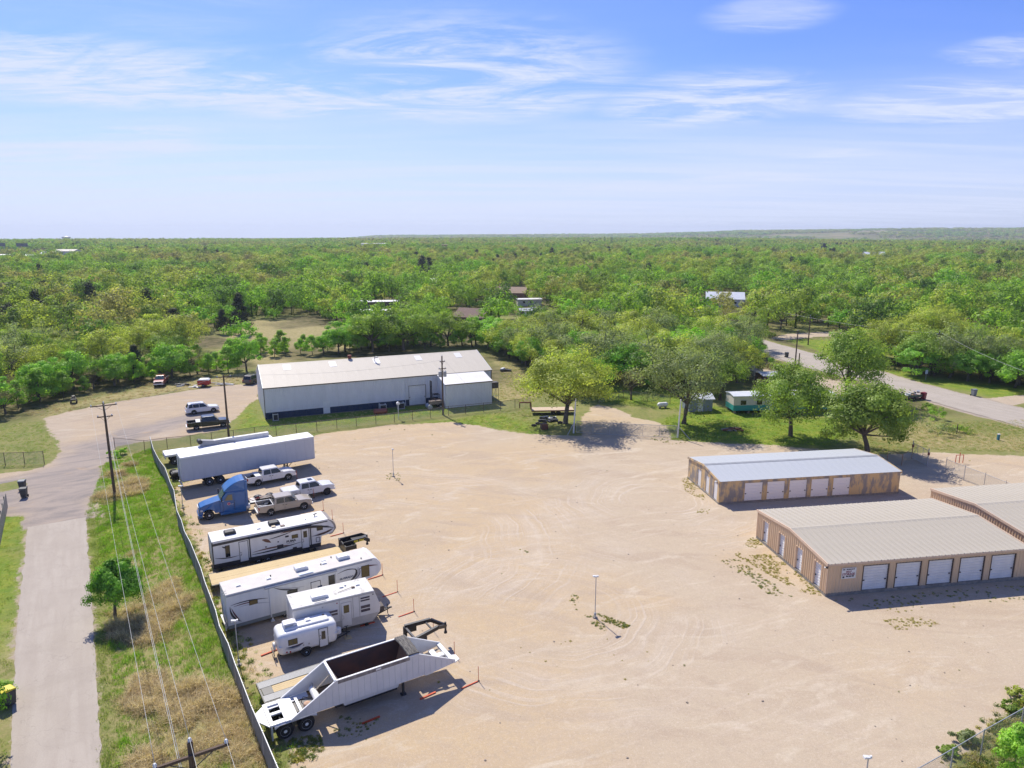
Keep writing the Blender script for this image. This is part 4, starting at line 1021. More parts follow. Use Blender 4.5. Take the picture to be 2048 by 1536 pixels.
MB().add([(-2.20, -0.86, 2.03), (-2.20, 0.86, 2.03), (-2.74, 0.92, 2.76), (-2.74, -0.92, 2.76)], [(0, 1, 2, 3)]).build('windshield', TINT, st)
for s in (-1, 1):
    MB().plate([(-5.02, 0.9), (-4.79, 0.9), (-4.79, 3.85), (-5.02, 3.80)], s * 1.20 - 0.032, s * 1.20 + 0.032).build('side_extender', BLUE, st)
    MB().add([(-2.62, s * 1.165, 1.92), (-3.42, s * 1.225, 1.86), (-3.42, s * 1.215, 2.52), (-3.0, s * 1.19, 2.52)], [(0, 1, 2, 3)]).build('side_window', mat('tan_window', (0.22, 0.19, 0.10), 0.12, var=0.1), st)
    q = MB().box(-4.52, -4.12, s * 1.215 - 0.01, s * 1.215 + 0.02 * 1, 1.96, 2.44).build('sleeper_window', mat('red_brown_window', (0.22, 0.05, 0.035), 0.25, c2=(0.10, 0.04, 0.03)), st)
    MB().box(-4.56, -4.08, s * 1.215 - 0.02, s * 1.215 + 0.012, 1.92, 2.48).build('window_surround', mat('dull_blue_trim', (0.10, 0.20, 0.32), 0.5), st)
    MB().box(-4.75, -2.1, s * 1.13 - 0.05, s * 1.13 + 0.10, 0.34, 0.64).build('side_skirt', BLUE, st, bevel=0.03)
    MB().box(-4.72, -3.62, s * 1.232 - 0.012, s * 1.232 + 0.006, 0.9, 2.68).build('sleeper_panel', BLUE, st, bevel=0.004)
    for dx in (-3.58, -2.42): MB().box(dx - 0.012, dx + 0.012, s * 1.215 - 0.02, s * 1.215 + 0.008, 0.72, 1.84).build('door_seam', DARK, st)
    MB().box(-3.48, -3.26, s * 1.245 - 0.02, s * 1.245 + 0.02, 1.42, 1.47).build('door_handle', CHROME, st)
    mr_ = MB().box(-2.36, -2.24, s * 1.42 - 0.08, s * 1.42 + 0.08, 1.9, 2.5).build('mirror', DARK, st, bevel=0.03)
    MB().tube([(-2.5, s * 1.15, 1.85), (-2.3, s * 1.4, 1.95)], 0.025).build('bracket', CHROME, mr_)
    MB().obox((-0.25, s * 0.80, 1.05), (0.35, 0.22, 0.24), (0, 0.3, s * -0.5)).build('headlight', LAMP, st, bevel=0.04)
    wheel(st, -0.98, s * 1.02, 0.52, 0.52, 0.30, CHROME, 'truck')
    for wx_ in (-6.35, -7.65):
        wheel(st, wx_, s * 0.98, 0.52, 0.52, 0.56, CHROME, 'truck')
    MB().tube([(-5.2, s * 0.85, 0.75), (-4.0, s * 0.85, 0.75)], 0.31, 14).build('fuel_tank', CHROME, st)
lg = MB().lathe([(0.0, -0.004), (0.17, -0.004), (0.17, 0.0)], (0, 0, 0), 'y', 20).build('door_emblem', mat('emblem_white', (0.78, 0.76, 0.76), 0.5, var=0), st, (-3.02, 1.232, 1.52), (0, 0, math.pi))
MB().lathe([(0.115, -0.008), (0.145, -0.008), (0.145, 0.0), (0.115, 0.0), (0.115, -0.008)], (0, 0, 0), 'y', 20).build('emblem_ring', mat('emblem_red', (0.45, 0.04, 0.05), 0.5, var=0), lg)
MB().box(-0.07, 0.07, -0.009, -0.003, -0.045, 0.045).build('emblem_mark', mat('emblem_violet', (0.25, 0.15, 0.35), 0.5, var=0), lg)
MB().box(-0.03, 0.025, -0.56, 0.56, 0.72, 1.42).build('grille', CHROME, st)
MB().prism([(-0.34, 0.32), (0.08, 0.32), (0.12, 0.42), (0.08, 0.64), (-0.34, 0.64)], lambda x, z: 1.12 - max(0, x) * 1.2).build('bumper', BLUE, st, bevel=0.05)
MB().box(-8.4, -1.2, -0.45, -0.30, 0.72, 0.98).box(-8.4, -1.2, 0.30, 0.45, 0.72, 0.98).box(-8.4, -8.28, -0.45, 0.45, 0.72, 0.98).box(-6.0, -5.9, -0.3, 0.3, 0.74, 0.94).build('frame_rail', BLACK, st)
MB().tube([(-6.35, -0.9, 0.52), (-6.35, 0.9, 0.52)], 0.11).tube([(-7.65, -0.9, 0.52), (-7.65, 0.9, 0.52)], 0.11).tube([(-0.98, -0.9, 0.5), (-0.98, 0.9, 0.5)], 0.07).build('axle', BLACK, st)
MB().slab([(-6.4, -0.45), (-6.4, 0.45), (-7.2, 0.48), (-7.7, 0.32), (-7.7, 0.12), (-7.1, 0.06), (-7.1, -0.06), (-7.7, -0.12), (-7.7, -0.32), (-7.2, -0.48)], 1.10, 1.20).build('fifth_wheel_plate', mat('greasy_steel', (0.11, 0.085, 0.07), 0.5), st)
MB().box(-5.9, -5.3, -0.7, 0.7, 0.98, 1.03).build('deck_plate', STEEL, st)
MB().tube([(-5.0, -0.2, 1.4), (-5.5, -0.1, 1.1), (-6.2, 0.1, 1.25), (-6.8, 0.0, 1.2)], 0.03).tube([(-5.0, 0.2, 1.4), (-5.6, 0.25, 1.05), (-6.3, 0.15, 1.22)], 0.03).build('air_hose', RED_L, st)
for wx_ in (-6.35, -7.65):
    for s in (-1, 1):
        MB().prism([(wx_ + 0.62 * math.cos(k), 0.52 + 0.62 * math.sin(k)) for k in np.linspace(0.5, 2.64, 9)] + [(wx_ + 0.59 * math.cos(k), 0.52 + 0.59 * math.sin(k)) for k in np.linspace(2.64, 0.5, 9)], 0.28).build('mudguard', BLACK, st, (0, s * 0.98, 0))

# ------------------------------------------------------------------ box trailer
VANSIDE = mat('oxidised_aluminium_side', (0.50, 0.515, 0.54), 0.5, c2=(0.56, 0.57, 0.585), scale=0.8, stretch=(1, 1, 0.3))
VANROOF = mat('white_trailer_roof', (0.76, 0.755, 0.74), 0.5, var=0.04)
vt = thing('box_trailer', 'long white semi box trailer parked between the white dump trailer and a pickup', 'semi trailer', (-40.09, 81.59), R(34.0))
VL, VT = 16.15, 4.12
MB().box(0.05, VL - 0.05, -1.24, 1.24, 1.16, VT - 0.06).build('cargo_box', VANSIDE, vt)
pan = MB().box(0.006, VL / 13 - 0.006, -1.272, -1.242, 1.30, VT - 0.16).box(0.0, 0.05, -1.285, -1.268, 1.30, VT - 0.16).mesh('side_panel', VANSIDE)
for i in range(13):
    link('side_panel', pan, vt, (i * VL / 13, 0, 0))
    link('side_panel', pan, vt, ((i + 1) * VL / 13, 0, 0), (0, 0, math.pi))
MB().box(-0.01, VL + 0.01, -1.30, 1.30, VT - 0.045, VT).build('roof', VANROOF, vt, bevel=0.01)
for s in (-1, 1):
    MB().box(0, VL, s * 1.285 - 0.025, s * 1.285 + 0.025, VT - 0.17, VT - 0.047).build('top_rail', WHITE, vt)
    MB().box(0, VL, s * 1.285 - 0.025, s * 1.285 + 0.025, 1.14, 1.30).build('bottom_rail', VANSIDE, vt)
    d = MB().box(-0.03, 0.04, s * 0.63 - 0.60, s * 0.63 + 0.60, 1.2, VT - 0.1).build('rear_door', OFFWHITE, vt, bevel=0.01)
    MB().tube([(-0.05, s * 0.2, 1.25), (-0.05, s * 0.2, VT - 0.2)], 0.02).build('lock_rod', STEEL, d)
    lg_ = MB().box(12.55, 12.7, s * 0.75 - 0.07, s * 0.75 + 0.07, 0.12, 1.15).box(12.45, 12.8, s * 0.75 - 0.16, s * 0.75 + 0.16, 0.0, 0.12).build('landing_leg', DARK, vt)
    for wx_ in (3.0, 4.28): wheel(vt, wx_, s * 0.99, 0.52, 0.52, 0.56, WHITE, 'truck')
MB().beam((12.6, -0.75, 0.5), (12.6, 0.75, 0.5), 0.08).beam((12.6, -0.75, 0.35), (13.4, -0.75, 1.1), 0.06).beam((12.6, 0.75, 0.35), (13.4, 0.75, 1.1), 0.06).build('leg_brace', DARK, vt)
MB().box(1.6, 5.3, -0.55, -0.35, 0.85, 1.15).box(1.6, 5.3, 0.35, 0.55, 0.85, 1.15).build('bogie_frame', DARK, vt)
MB().tube([(3.0, -0.9, 0.52), (3.0, 0.9, 0.52)], 0.1).tube([(4.28, -0.9, 0.52), (4.28, 0.9, 0.52)], 0.1).build('axle', DARK, vt)
MB().box(-0.06, 0.06, -1.15, 1.15, 0.50, 0.62).box(-0.04, 0.06, -0.6, -0.5, 0.6, 1.16).box(-0.04, 0.06, 0.5, 0.6, 0.6, 1.16).build('underride_guard', WHITE, vt)
MB().box(0.06, VL - 0.1, -1.2, 1.2, 1.06, 1.14).build('floor_beam', DARK, vt)

# ------------------------------------------------------------------ belly dump trailer
DUMPW = mat('chalky_white_dump', (0.62, 0.625, 0.62), 0.55, c2=(0.70, 0.70, 0.69), scale=0.9)
RUSTIN = mat('rust_hopper_inside', (0.115, 0.055, 0.035), 0.85, c2=(0.06, 0.042, 0.036), scale=1.1, bump=0.2, bscale=6)
RAILD = mat('scuffed_grey_rail', (0.16, 0.135, 0.125), 0.7, c2=(0.30, 0.28, 0.26), scale=3)
TARP = mat('grey_black_tarp', (0.045, 0.043, 0.043), 0.8, c2=(0.20, 0.185, 0.16), scale=2.5, stretch=(6, 1, 6))
def dump_trailer(name, label, loc, rotz):
    """origin under the rear axle, x forward"""
    t = thing(name, label, 'dump trailer', loc, rotz)
    zt, xr, xf, xn = 2.84, 3.28, 8.55, 11.60
    hwid = 1.22
    side = [(0.35, 1.12), (10.2, 1.12), (xn, 1.30), (xn, 1.46), (xf + 0.25, zt), (xr, zt), (0.35, 1.18)]
    for s in (-1, 1):
        y0, y1 = (s * hwid - 0.02, s * hwid + 0.02)
        MB().plate(side, y0, y1).build('side_wall', DUMPW, t)
        rb = MB()
        k = 0.9
        while k < xn - 0.2:
            ztop = zt if xr < k < xf else (1.18 + (zt - 1.18) * (k - 0.35) / (xr - 0.35) if k <= xr else zt - (zt - 1.46) * (k - xf - 0.25) / (xn - xf - 0.25))
            MB().box(k - 0.02, k + 0.02, s * (hwid + 0.03) - 0.015, s * (hwid + 0.03) + 0.015, 1.14 if k < 10.2 else 1.28, min(ztop, zt) - 0.10).build('side_rib', DUMPW, t)
            k += 0.42
        # bright edge strips along the slopes
        MB().beam((0.35, s * hwid, 1.19), (xr, s * hwid, zt + 0.02), 0.10, 0.05).build('edge_rail', WHITE, t)
        MB().beam((xf + 0.25, s * hwid, zt + 0.02), (xn, s * hwid, 1.48), 0.10, 0.05).build('edge_rail', WHITE, t)
        MB().box(xr, xf + 0.25, s * hwid - 0.06, s * hwid + 0.06, zt, zt + 0.045).build('top_rail', WHITE, t)
        MB().box(xr + 0.1, xf - 0.3, s * (hwid + 0.035) - 0.012, s * (hwid + 0.035) + 0.012, zt - 0.24, zt - 0.02).build('scuff_band', RAILD, t)
        MB().box(xr + 2.6, xr + 2.95, s * (hwid + 0.05) - 0.012, s * (hwid + 0.05) + 0.012, zt - 0.18, zt - 0.05).build('rope_hook', WHITE, t)
        MB().prism([(-0.62, 1.10), (1.95, 1.10), (1.95, 0.92), (1.75, 0.98), (1.55, 1.06), (-0.3, 1.06), (-0.62, 0.9)], 0.30).build('fender', DUMPW, t, (0, s * 0.95, 0))
        wheel(t, 0.0, s * 0.94, 0.52, 0.52, 0.56, WHITE, 'truck'); wheel(t, 1.30, s * 0.94, 0.52, 0.52, 0.56, WHITE, 'truck')
        MB().box(7.75, 7.89, s * 0.95 - 0.07, s * 0.95 + 0.07, 0.1, 1.12).box(7.65, 7.99, s * 0.95 - 0.15, s * 0.95 + 0.15, -0.0, 0.1).build('landing_leg', DARK, t)
        MB().box(-0.82, -0.72, s * 1.12 - 0.05, s * 1.12 + 0.05, 0.15, 1.15).build('mudflap_bracket', DUMPW, t)
        MB().box(-0.79, -0.75, s * 0.95 - 0.25, s * 0.95 + 0.25, 0.2, 0.95).build('mudflap', mat('pale_mudflap', (0.40, 0.46, 0.45), 0.7), t)
        # nose underside plates
        MB().plate([(9.2, 1.13), (11.2, 1.12), (11.5, 1.28), (10.0, 0.82), (9.5, 0.80)], s * 0.9 - 0.02, s * 0.9 + 0.02).build('nose_plate', DUMPW, t)
    # hopper: inner sloping walls
    yi, yb = hwid - 0.05, 0.50
    zb = 0.75
    MB().add([(xr + 0.05, -yi, zt - 0.03), (xf + 0.1, -yi, zt - 0.03), (xf - 0.9, -yb, zb), (xr + 1.1, -yb, zb)], [(0, 1, 2, 3)]).add(
        [(xr + 0.05, yi, zt - 0.03), (xf + 0.1, yi, zt - 0.03), (xf - 0.9, yb, zb), (xr + 1.1, yb, zb)], [(3, 2, 1, 0)]).build('hopper_side', RUSTIN, t, recalc=False)
    MB().add([(xr + 0.05, -yi, zt - 0.03), (xr + 0.05, yi, zt - 0.03), (xr + 1.1, yb, zb), (xr + 1.1, -yb, zb)], [(0, 1, 2, 3)]).build('hopper_rear_slope', mat('pale_rusty_slope', (0.32, 0.25, 0.18), 0.8, c2=(0.45, 0.40, 0.33), scale=1.2), t, recalc=False)
    MB().add([(xf + 0.1, -yi, zt - 0.03), (xf + 0.1, yi, zt - 0.03), (xf - 0.9, yb, zb), (xf - 0.9, -yb, zb)], [(3, 2, 1, 0)]).build('hopper_front_slope', mat('lit_rusty_slope', (0.34, 0.20, 0.10), 0.8, c2=(0.25, 0.14, 0.08), scale=1.2), t, recalc=False)  # rust painted lighter: the light on the front slope is in its colour
    MB().box(xr + 1.0, xf - 0.8, -yb, yb, zb - 0.05, zb).build('hopper_floor', RUSTIN, t)
    # belly gate box under the hopper
    g0, g1 = xr + 0.55, xf - 1.05
    g = MB().plate([(g0, 0.62), (g1, 0.62), (g1 + 0.2, 1.12), (g0 - 0.2, 1.12)], -0.86, 0.86).build('belly_gate', DUMPW, t)
    for k in range(5): MB().box(g0 + 0.4 + k * 0.80, g0 + 0.44 + k * 0.80, -0.885, -0.858, 0.66, 1.08).box(g0 + 0.4 + k * 0.80, g0 + 0.44 + k * 0.80, 0.858, 0.885, 0.66, 1.08).build('gate_rib', OFFWHITE, g)
    MB().box(g0 + 0.05, g1 - 0.05, -0.80, 0.80, 0.44, 0.615).build('gate_lip', BLACK, t)
    MB().box(g0 - 0.55, g0 - 0.1, -0.7, 0.7, 0.55, 1.10).build('gate_cylinder_box', DARK, t)
    # cross members, deck, tail
    MB().box(xr - 0.12, xr + 0.04, -hwid + 0.02, hwid - 0.02, zt - 0.10, zt + 0.05).build('rear_cross_beam', WHITE, t)
    MB().add([(xr, -hwid + 0.03, zt - 0.1), (xr, hwid - 0.03, zt - 0.1), (xr + 0.55, hwid - 0.03, 1.2), (xr + 0.55, -hwid + 0.03, 1.2)], [(0, 3, 2, 1)]).build('rear_bulkhead', DUMPW, t, recalc=False)
    MB().add([(xf + 0.22, -hwid + 0.03, zt - 0.1), (xf + 0.22, hwid - 0.03, zt - 0.1), (xf - 0.2, hwid - 0.03, 1.2), (xf - 0.2, -hwid + 0.03, 1.2)], [(0, 1, 2, 3)]).build('front_bulkhead', DUMPW, t, recalc=False)
    MB().box(0.05, 0.85, -hwid + 0.04, hwid - 0.04, 1.12, 1.20).build('rear_deck', WHITE, t, bevel=0.01)
    MB().box(-0.85, -0.62, -1.15, 1.15, 1.08, 1.20).box(-0.62, 0.05, -1.15, -0.85, 1.08, 1.20).box(-0.62, 0.05, 0.85, 1.15, 1.08, 1.20).box(-0.62, 0.05, -0.12, 0.12, 1.08, 1.18).build('tail_frame', WHITE, t, bevel=0.01)
    MB().slab([(-0.86, -1.1), (-0.86, 1.1), (-1.45, 0.55), (-1.45, -0.1)], 1.02, 1.10).build('tail_plate', WHITE, t)
    MB().box(0.85, xr + 0.4, -0.5, 0.5, 0.95, 1.08).build('centre_frame', mat('dusty_grey_frame', (0.22, 0.21, 0.19), 0.8), t)
    MB().box(1.05, 1.22, -0.9, 0.9, 1.12, 1.22).build('cross_member', WHITE, t)
    MB().tube([(2.25, -0.85, 1.42), (2.25, 0.85, 1.42)], 0.22, 14).build('air_tank', OFFWHITE, t)
    MB().lathe([(0, -0.22), (0.2, -0.16), (0.24, 0), (0.2, 0.16), (0, 0.22)], (1.6, -0.35, 1.22), 'z', 12).build('brake_chamber', mat('tan_can', (0.45, 0.28, 0.18), 0.7), t)
    MB().tube([(1.4, 0.3, 1.1), (1.5, 0.2, 1.5), (1.9, 0.1, 1.3), (2.2, 0.0, 1.25)], 0.025).build('air_hose', BLACK, t)
    MB().beam((2.0, 0.5, 1.15), (xr + 0.02, 0.0, zt - 0.2), 0.06).beam((2.3, -0.95, 1.25), (2.3, 0.95, 1.75), 0.05).build('brace', mat('tan_brace', (0.42, 0.36, 0.28), 0.7), t)
    MB().box(xn - 0.30, xn, -hwid + 0.03, hwid - 0.03, 1.30, 1.50).build('nose_beam', WHITE, t, bevel=0.01)
    MB().box(xn - 1.15, xn - 0.75, -0.75, 0.75, 1.38, 1.46).box(xn - 0.75, xn - 0.3, -0.2, 0.2, 1.34, 1.42).build('nose_deck', WHITE, t)
    MB().slab([(xn - 0.02, -1.2), (xn + 0.45, -1.0), (xn + 0.45, -0.4), (xn - 0.02, -0.2)], 1.20, 1.27).build('nose_tab', WHITE, t)
    MB().box(9.0, xn - 0.2, -0.6, 0.6, 1.02, 1.16).build('kingpin_plate', DUMPW, t)
    MB().tube([(11.0, 0, 0.85), (11.0, 0, 1.05)], 0.06).build('kingpin', DARK, t)
    # tarp rolled at the front of the hopper
    for k in range(5):
        MB().tube([(xf - 0.30 + 0.15 * k, -hwid + 0.02, zt + 0.06), (xf - 0.30 + 0.15 * k, -0.5, zt + 0.14 + 0.03 * (k % 2)), (xf - 0.30 + 0.15 * k, 0.5, zt + 0.15 + 0.03 * (k % 3)), (xf - 0.30 + 0.15 * k, hwid - 0.02, zt + 0.06)], 0.10, 8).build('tarp_fold', TARP, t)
    MB().tube([(xf + 0.3, -hwid + 0.15, zt - 0.1), (xf + 0.9, -0.9, zt - 0.45), (xf + 0.6, -0.5, zt - 0.55)], 0.05).build('tarp_gear', DARK, t)
    MB().tube([(0.0, -0.9, 0.52), (0.0, 0.9, 0.52)], 0.1).tube([(1.3, -0.9, 0.52), (1.3, 0.9, 0.52)], 0.1).build('axle', DARK, t)
    return t
dump_trailer('dump_trailer', 'white belly dump trailer with a rusty hopper, nearest and largest in the row', (-14.48, 39.04), R(31.35))
# low white flatbed behind the box trailer
ft = thing('flatbed_trailer', 'low white semi flatbed trailer mostly hidden behind the long box trailer', 'semi trailer', at2(331, 912, 1.45), R(33.5))
MB().box(0, 14.2, 0.0, 2.5, 1.22, 1.45).build('deck', WHITE, ft, bevel=0.02)
MB().box(-0.02, 2.6, -0.03, 2.53, 1.452, 1.50).build('rear_deck_plate', WHITE, ft)
MB().box(-0.05, 0.02, 0.0, 2.5, 0.95, 1.25).build('tail_board', OFFWHITE, ft)
MB().box(1.0, 13.5, 0.75, 0.95, 0.85, 1.22).build('main_beam', DARK, ft)
MB().box(1.0, 13.5, 1.55, 1.75, 0.85, 1.22).build('main_beam', DARK, ft)
for s in (0, 1):
    for wx_ in (1.05, 2.35):
        o_ = wheel(ft, wx_, -0.001 if s == 0 else 0.001, 0.52, 0.52, 0.56, WHITE, 'truck'); o_.location.y = 0.30 if s == 0 else 2.20
    MB().box(11.0, 11.14, 0.55 + 1.3 * s, 0.69 + 1.3 * s, 0.0, 1.2).build('landing_leg', DARK, ft)
MB().box(4.6, 13.9, 1.9, 2.48, 1.452, 2.05).build('stake_side', OFFWHITE, ft, bevel=0.02)
MB().prism([(4.7, 1.46), (9.4, 1.46), (9.0, 1.6), (4.75, 2.35)], 0.35).build('folded_tarp', mat('grey_tarp', (0.40, 0.40, 0.40), 0.8, var=0.1), ft, (0, 2.1, 0), bevel=0.05)
MB().tube([(4.62, 1.6, 2.15), (4.62, 2.6, 2.15)], 0.30, 12).build('tarp_roll', DARK, ft)
# axle dolly behind the box trailer
dl = thing('axle_dolly', 'black axle dolly with two tyres behind the box trailer', 'trailer dolly', at2(352, 960), R(34))
for s in (-1, 1): wheel(dl, 0, s * 0.75 + 0.75, 0.50, 0.50, 0.5, BLACK, 'truck')
MB().box(-0.35, 0.9, 0.1, 1.4, 0.62, 0.78).tube([(0, 0.1, 0.5), (0, 1.4, 0.5)], 0.1).beam((0.9, 0.3, 0.7), (1.9, 0.75, 0.65), 0.12).beam((0.9, 1.2, 0.7), (1.9, 0.75, 0.65), 0.12).build('frame', BLACK, dl)
MB().slab([(-0.2, 0.3), (0.6, 0.3), (0.6, 1.2), (-0.2, 1.2)], 0.78, 0.90).build('turntable', DARK, dl)
# ------------------------------------------------------------------ campers
RVWHITE = mat('camper_gelcoat_white', (0.70, 0.69, 0.66), 0.35, c2=(0.77, 0.765, 0.74), scale=1.6, stretch=(1.2, 1.2, 0.25))
RVBLUEW = mat('camper_aged_white', (0.64, 0.65, 0.64), 0.4, c2=(0.72, 0.725, 0.705), scale=1.6, stretch=(1.2, 1.2, 0.2))
RVBEIGE = mat('camper_beige_white', (0.66, 0.625, 0.56), 0.45, c2=(0.73, 0.70, 0.635), scale=0.9)
RVTAUPE = mat('camper_taupe_skirt', (0.47, 0.435, 0.38), 0.5, var=0.08)
MEMBR = mat('white_roof_membrane', (0.72, 0.715, 0.69), 0.7, c2=(0.66, 0.65, 0.62), scale=1.1)
MEMBD = mat('dusty_roof_membrane', (0.56, 0.525, 0.475), 0.8, c2=(0.63, 0.60, 0.55), scale=1.3)
MEMBS = mat('stained_roof_membrane', (0.66, 0.64, 0.59), 0.8, c2=(0.34, 0.32, 0.28), scale=1.6, lo=0.56, hi=0.72)
CHAR = mat('charcoal_band', (0.035, 0.035, 0.04), 0.4, var=0.15)
TAUPE = mat('front_cap_taupe', (0.33, 0.30, 0.265), 0.4, var=0.08)
BROWN = mat('brown_decal', (0.16, 0.075, 0.045), 0.5, var=0.1)
MAROON = mat('maroon_decal', (0.13, 0.045, 0.045), 0.5, var=0.1)
NAVYD = mat('navy_decal', (0.03, 0.055, 0.12), 0.5, var=0.1)
SILV = mat('silver_decal', (0.36, 0.37, 0.39), 0.4, var=0.05)
OLIVEG = mat('olive_window_glass', (0.115, 0.09, 0.035), 0.12, var=0.1)
VENTW = mat('vent_cover_white', (0.72, 0.72, 0.71), 0.5, var=0.03)

def rv_box(t, name, prof, hw, m, bevel=0.05):
    return MB().prism(prof, hw).build(name, m, t, bevel=bevel)
def decal(t, pts, m, y, name='decal', th=0.004):
    """flat graphic on the near (right) wall, outline given in (x, z)"""
    return MB().plate(pts, y - th, y).build(name, m, t)
def swoosh(t, p0, p1, p2, w, m, y, name='decal', n=10):
    """tapering curved stripe through three points"""
    up, dn = [], []
    for i in range(n + 1):
        k = i / n
        x = (1 - k) ** 2 * p0[0] + 2 * k * (1 - k) * p1[0] + k * k * p2[0]
        z = (1 - k) ** 2 * p0[1] + 2 * k * (1 - k) * p1[1] + k * k * p2[1]
        dx_ = 2 * (1 - k) * (p1[0] - p0[0]) + 2 * k * (p2[0] - p1[0]); dz_ = 2 * (1 - k) * (p1[1] - p0[1]) + 2 * k * (p2[1] - p1[1])
        L_ = math.hypot(dx_, dz_) + 1e-9
        h = w * math.sin(math.pi * min(1, k * 0.96 + 0.02)) / 2 + 0.004
        up.append((x - dz_ / L_ * h, z + dx_ / L_ * h)); dn.append((x + dz_ / L_ * h, z - dx_ / L_ * h))
    return decal(t, up + dn[::-1], m, y, name)
def rv_window(t, x0, x1, z0, z1, y, m=GLASS, frame=DARK, bars=0):
    f = MB().box(x0 - 0.035, x1 + 0.035, y - 0.014, y + 0.002, z0 - 0.035, z1 + 0.035).build('window', frame, t, bevel=0.01)
    MB().box(x0, x1, y - 0.020, y - 0.012, z0, z1).build('pane', m, f)
    for k in range(bars):
        zz = z0 + (z1 - z0) * (k + 1) / (bars + 1)
        MB().box(x0 - 0.03, x1 + 0.03, y - 0.028, y - 0.018, zz - 0.035, zz + 0.035).build('window_bar', frame, f)
    return f
def rv_door(t, x0, x1, z0, z1, y, m, frame, win=True, handle=True):
    fr = MB().box(x0 - 0.045, x1 + 0.045, y - 0.012, y + 0.002, z0 - 0.03, z1 + 0.045).build('door_frame', frame, t)
    d = MB().box(x0, x1, y - 0.03, y - 0.011, z0, z1).build('door', m, t, bevel=0.008)
    if win: MB().box(x0 + 0.16, x1 - 0.16, y - 0.038, y - 0.029, z1 - 0.85, z1 - 0.2).build('pane', OLIVEG if frame is not DARK else GLASS, d)
    if handle:
        MB().tube([(x0 + 0.03, y - 0.04, z0 + 0.95), (x0 + 0.10, y - 0.12, z0 + 0.95), (x0 + 0.14, y - 0.12, z0 + 0.75), (x0 + 0.05, y - 0.04, z0 + 0.6)], 0.018, 6).build('grab_handle', frame, d)
    return d
def roof_ac(t, x, y, z, m, l_=1.05, w=0.72, h=0.30):
    a = MB().prism([(x - l_ / 2, z), (x + l_ / 2, z), (x + l_ / 2 - 0.04, z + h * 0.7), (x + l_ / 2 - 0.25, z + h), (x - l_ / 2 + 0.08, z + h), (x - l_ / 2, z + h * 0.75)], w / 2).build('roof_air_conditioner', m, t, (0, y, 0), bevel=0.04)
    MB().box(x - l_ / 2 + 0.1, x + l_ / 2 - 0.3, y - w / 2 - 0.012, y - w / 2 + 0.01, z + 0.06, z + h * 0.6).build('louvre', SILV if m is not DARK else BLACK, a)
    return a
def roof_vent(t, x, y, z, s=0.36, m=VENTW, h=0.10):
    v = MB().box(x - s / 2, x + s / 2, y - s / 2, y + s / 2, z - 0.005, z + 0.045).build('roof_vent', m, t)
    MB().prism([(x - s * 0.45, z + 0.045), (x + s * 0.45, z + 0.045), (x + s * 0.38, z + h), (x - s * 0.38, z + h)], s * 0.42).build('vent_lid', m, v, (0, y, 0), bevel=0.015)
    return v
def rv_wheels(t, xs, y=1.0, r=0.36, rim=CHROME, m=DARK):
    for x in xs:
        for s in (-1, 1): wheel(t, x, s * y, r, r, 0.24, rim)
def jack(t, x, s, z, m=DARK, y=1.0):
    MB().box(x - 0.05, x + 0.05, s * y - 0.05, s * y + 0.05, 0.10, z).box(x - 0.14, x + 0.14, s * y - 0.14, s * y + 0.14, -0.0, 0.10).build('stabiliser_jack', m, t)

# ---- black-banded fifth wheel
t = thing('fifth_wheel_camper', 'white fifth-wheel camper with charcoal bands and white roof behind the yellow-decked trailer', 'camper', (-27.66, 60.58), R(30.1), 'campers parked along the fence')
Z = 3.06; Y = 1.22
body = [(0, 0.62), (9.75, 0.62), (9.85, 1.42), (10.9, 1.52), (11.25, 1.95), (11.2, 2.35), (10.95, 2.75), (10.54, 3.0), (0.06, 3.0), (0, 2.95)]
rv_box(t, 'body', body, Y - 0.005, RVWHITE, 0.05)
MB().prism([(-0.02, Z - 0.06), (10.60, Z - 0.06), (10.52, Z), (0.0, Z)], Y + 0.015).build('roof', MEMBR, t, bevel=0.03)
MB().prism([(10.50, 3.01), (10.56, 3.05), (11.02, 2.76), (11.27, 2.34), (11.32, 1.95), (10.92, 1.47), (10.60, 1.44), (10.62, 1.56), (10.95, 1.66), (11.13, 2.0), (11.06, 2.34), (10.84, 2.70)], Y + 0.008).build('front_cap', TAUPE, t, bevel=0.03)
yw = -Y
MB().plate([(0.02, 0.40), (9.72, 0.40), (9.76, 0.80), (6.4, 0.74), (0.02, 0.86)], yw - 0.004, -yw + 0.004).build('skirt', CHAR, t)
MB().plate([(0.03, 2.60), (3.2, 2.66), (5.2, 2.78), (10.5, 2.80), (10.5, 2.90), (5.0, 2.90), (0.03, 2.84)], yw - 0.008, -yw + 0.008).build('upper_band', CHAR, t)
swoosh(t, (6.0, 2.55), (7.6, 2.78), (10.6, 2.35), 0.22, BROWN, yw - 0.006)
swoosh(t, (6.6, 2.66), (9.0, 2.85), (11.1, 2.05), 0.26, CHAR, yw - 0.010)
swoosh(t, (8.9, 1.62), (10.2, 1.55), (11.05, 2.0), 0.15, CHAR, yw - 0.006)
swoosh(t, (9.3, 1.72), (10.3, 1.68), (10.95, 2.05), 0.08, BROWN, yw - 0.007)
swoosh(t, (4.3, 2.30), (4.75, 2.18), (5.1, 1.85), 0.30, BROWN, yw - 0.006)
swoosh(t, (4.9, 2.22), (5.8, 2.25), (7.2, 2.55), 0.10, CHAR, yw - 0.006)
swoosh(t, (3.4, 1.25), (5.5, 1.45), (7.0, 1.15), 0.14, BROWN, yw - 0.006)
swoosh(t, (3.3, 1.05), (5.0, 0.95), (8.0, 1.30), 0.13, CHAR, yw - 0.006)
swoosh(t, (0.15, 1.45), (1.0, 1.15), (2.2, 1.25), 0.09, CHAR, yw - 0.006)
swoosh(t, (0.8, 2.45), (1.05, 2.2), (1.4, 2.3), 0.16, CHAR, yw - 0.006)
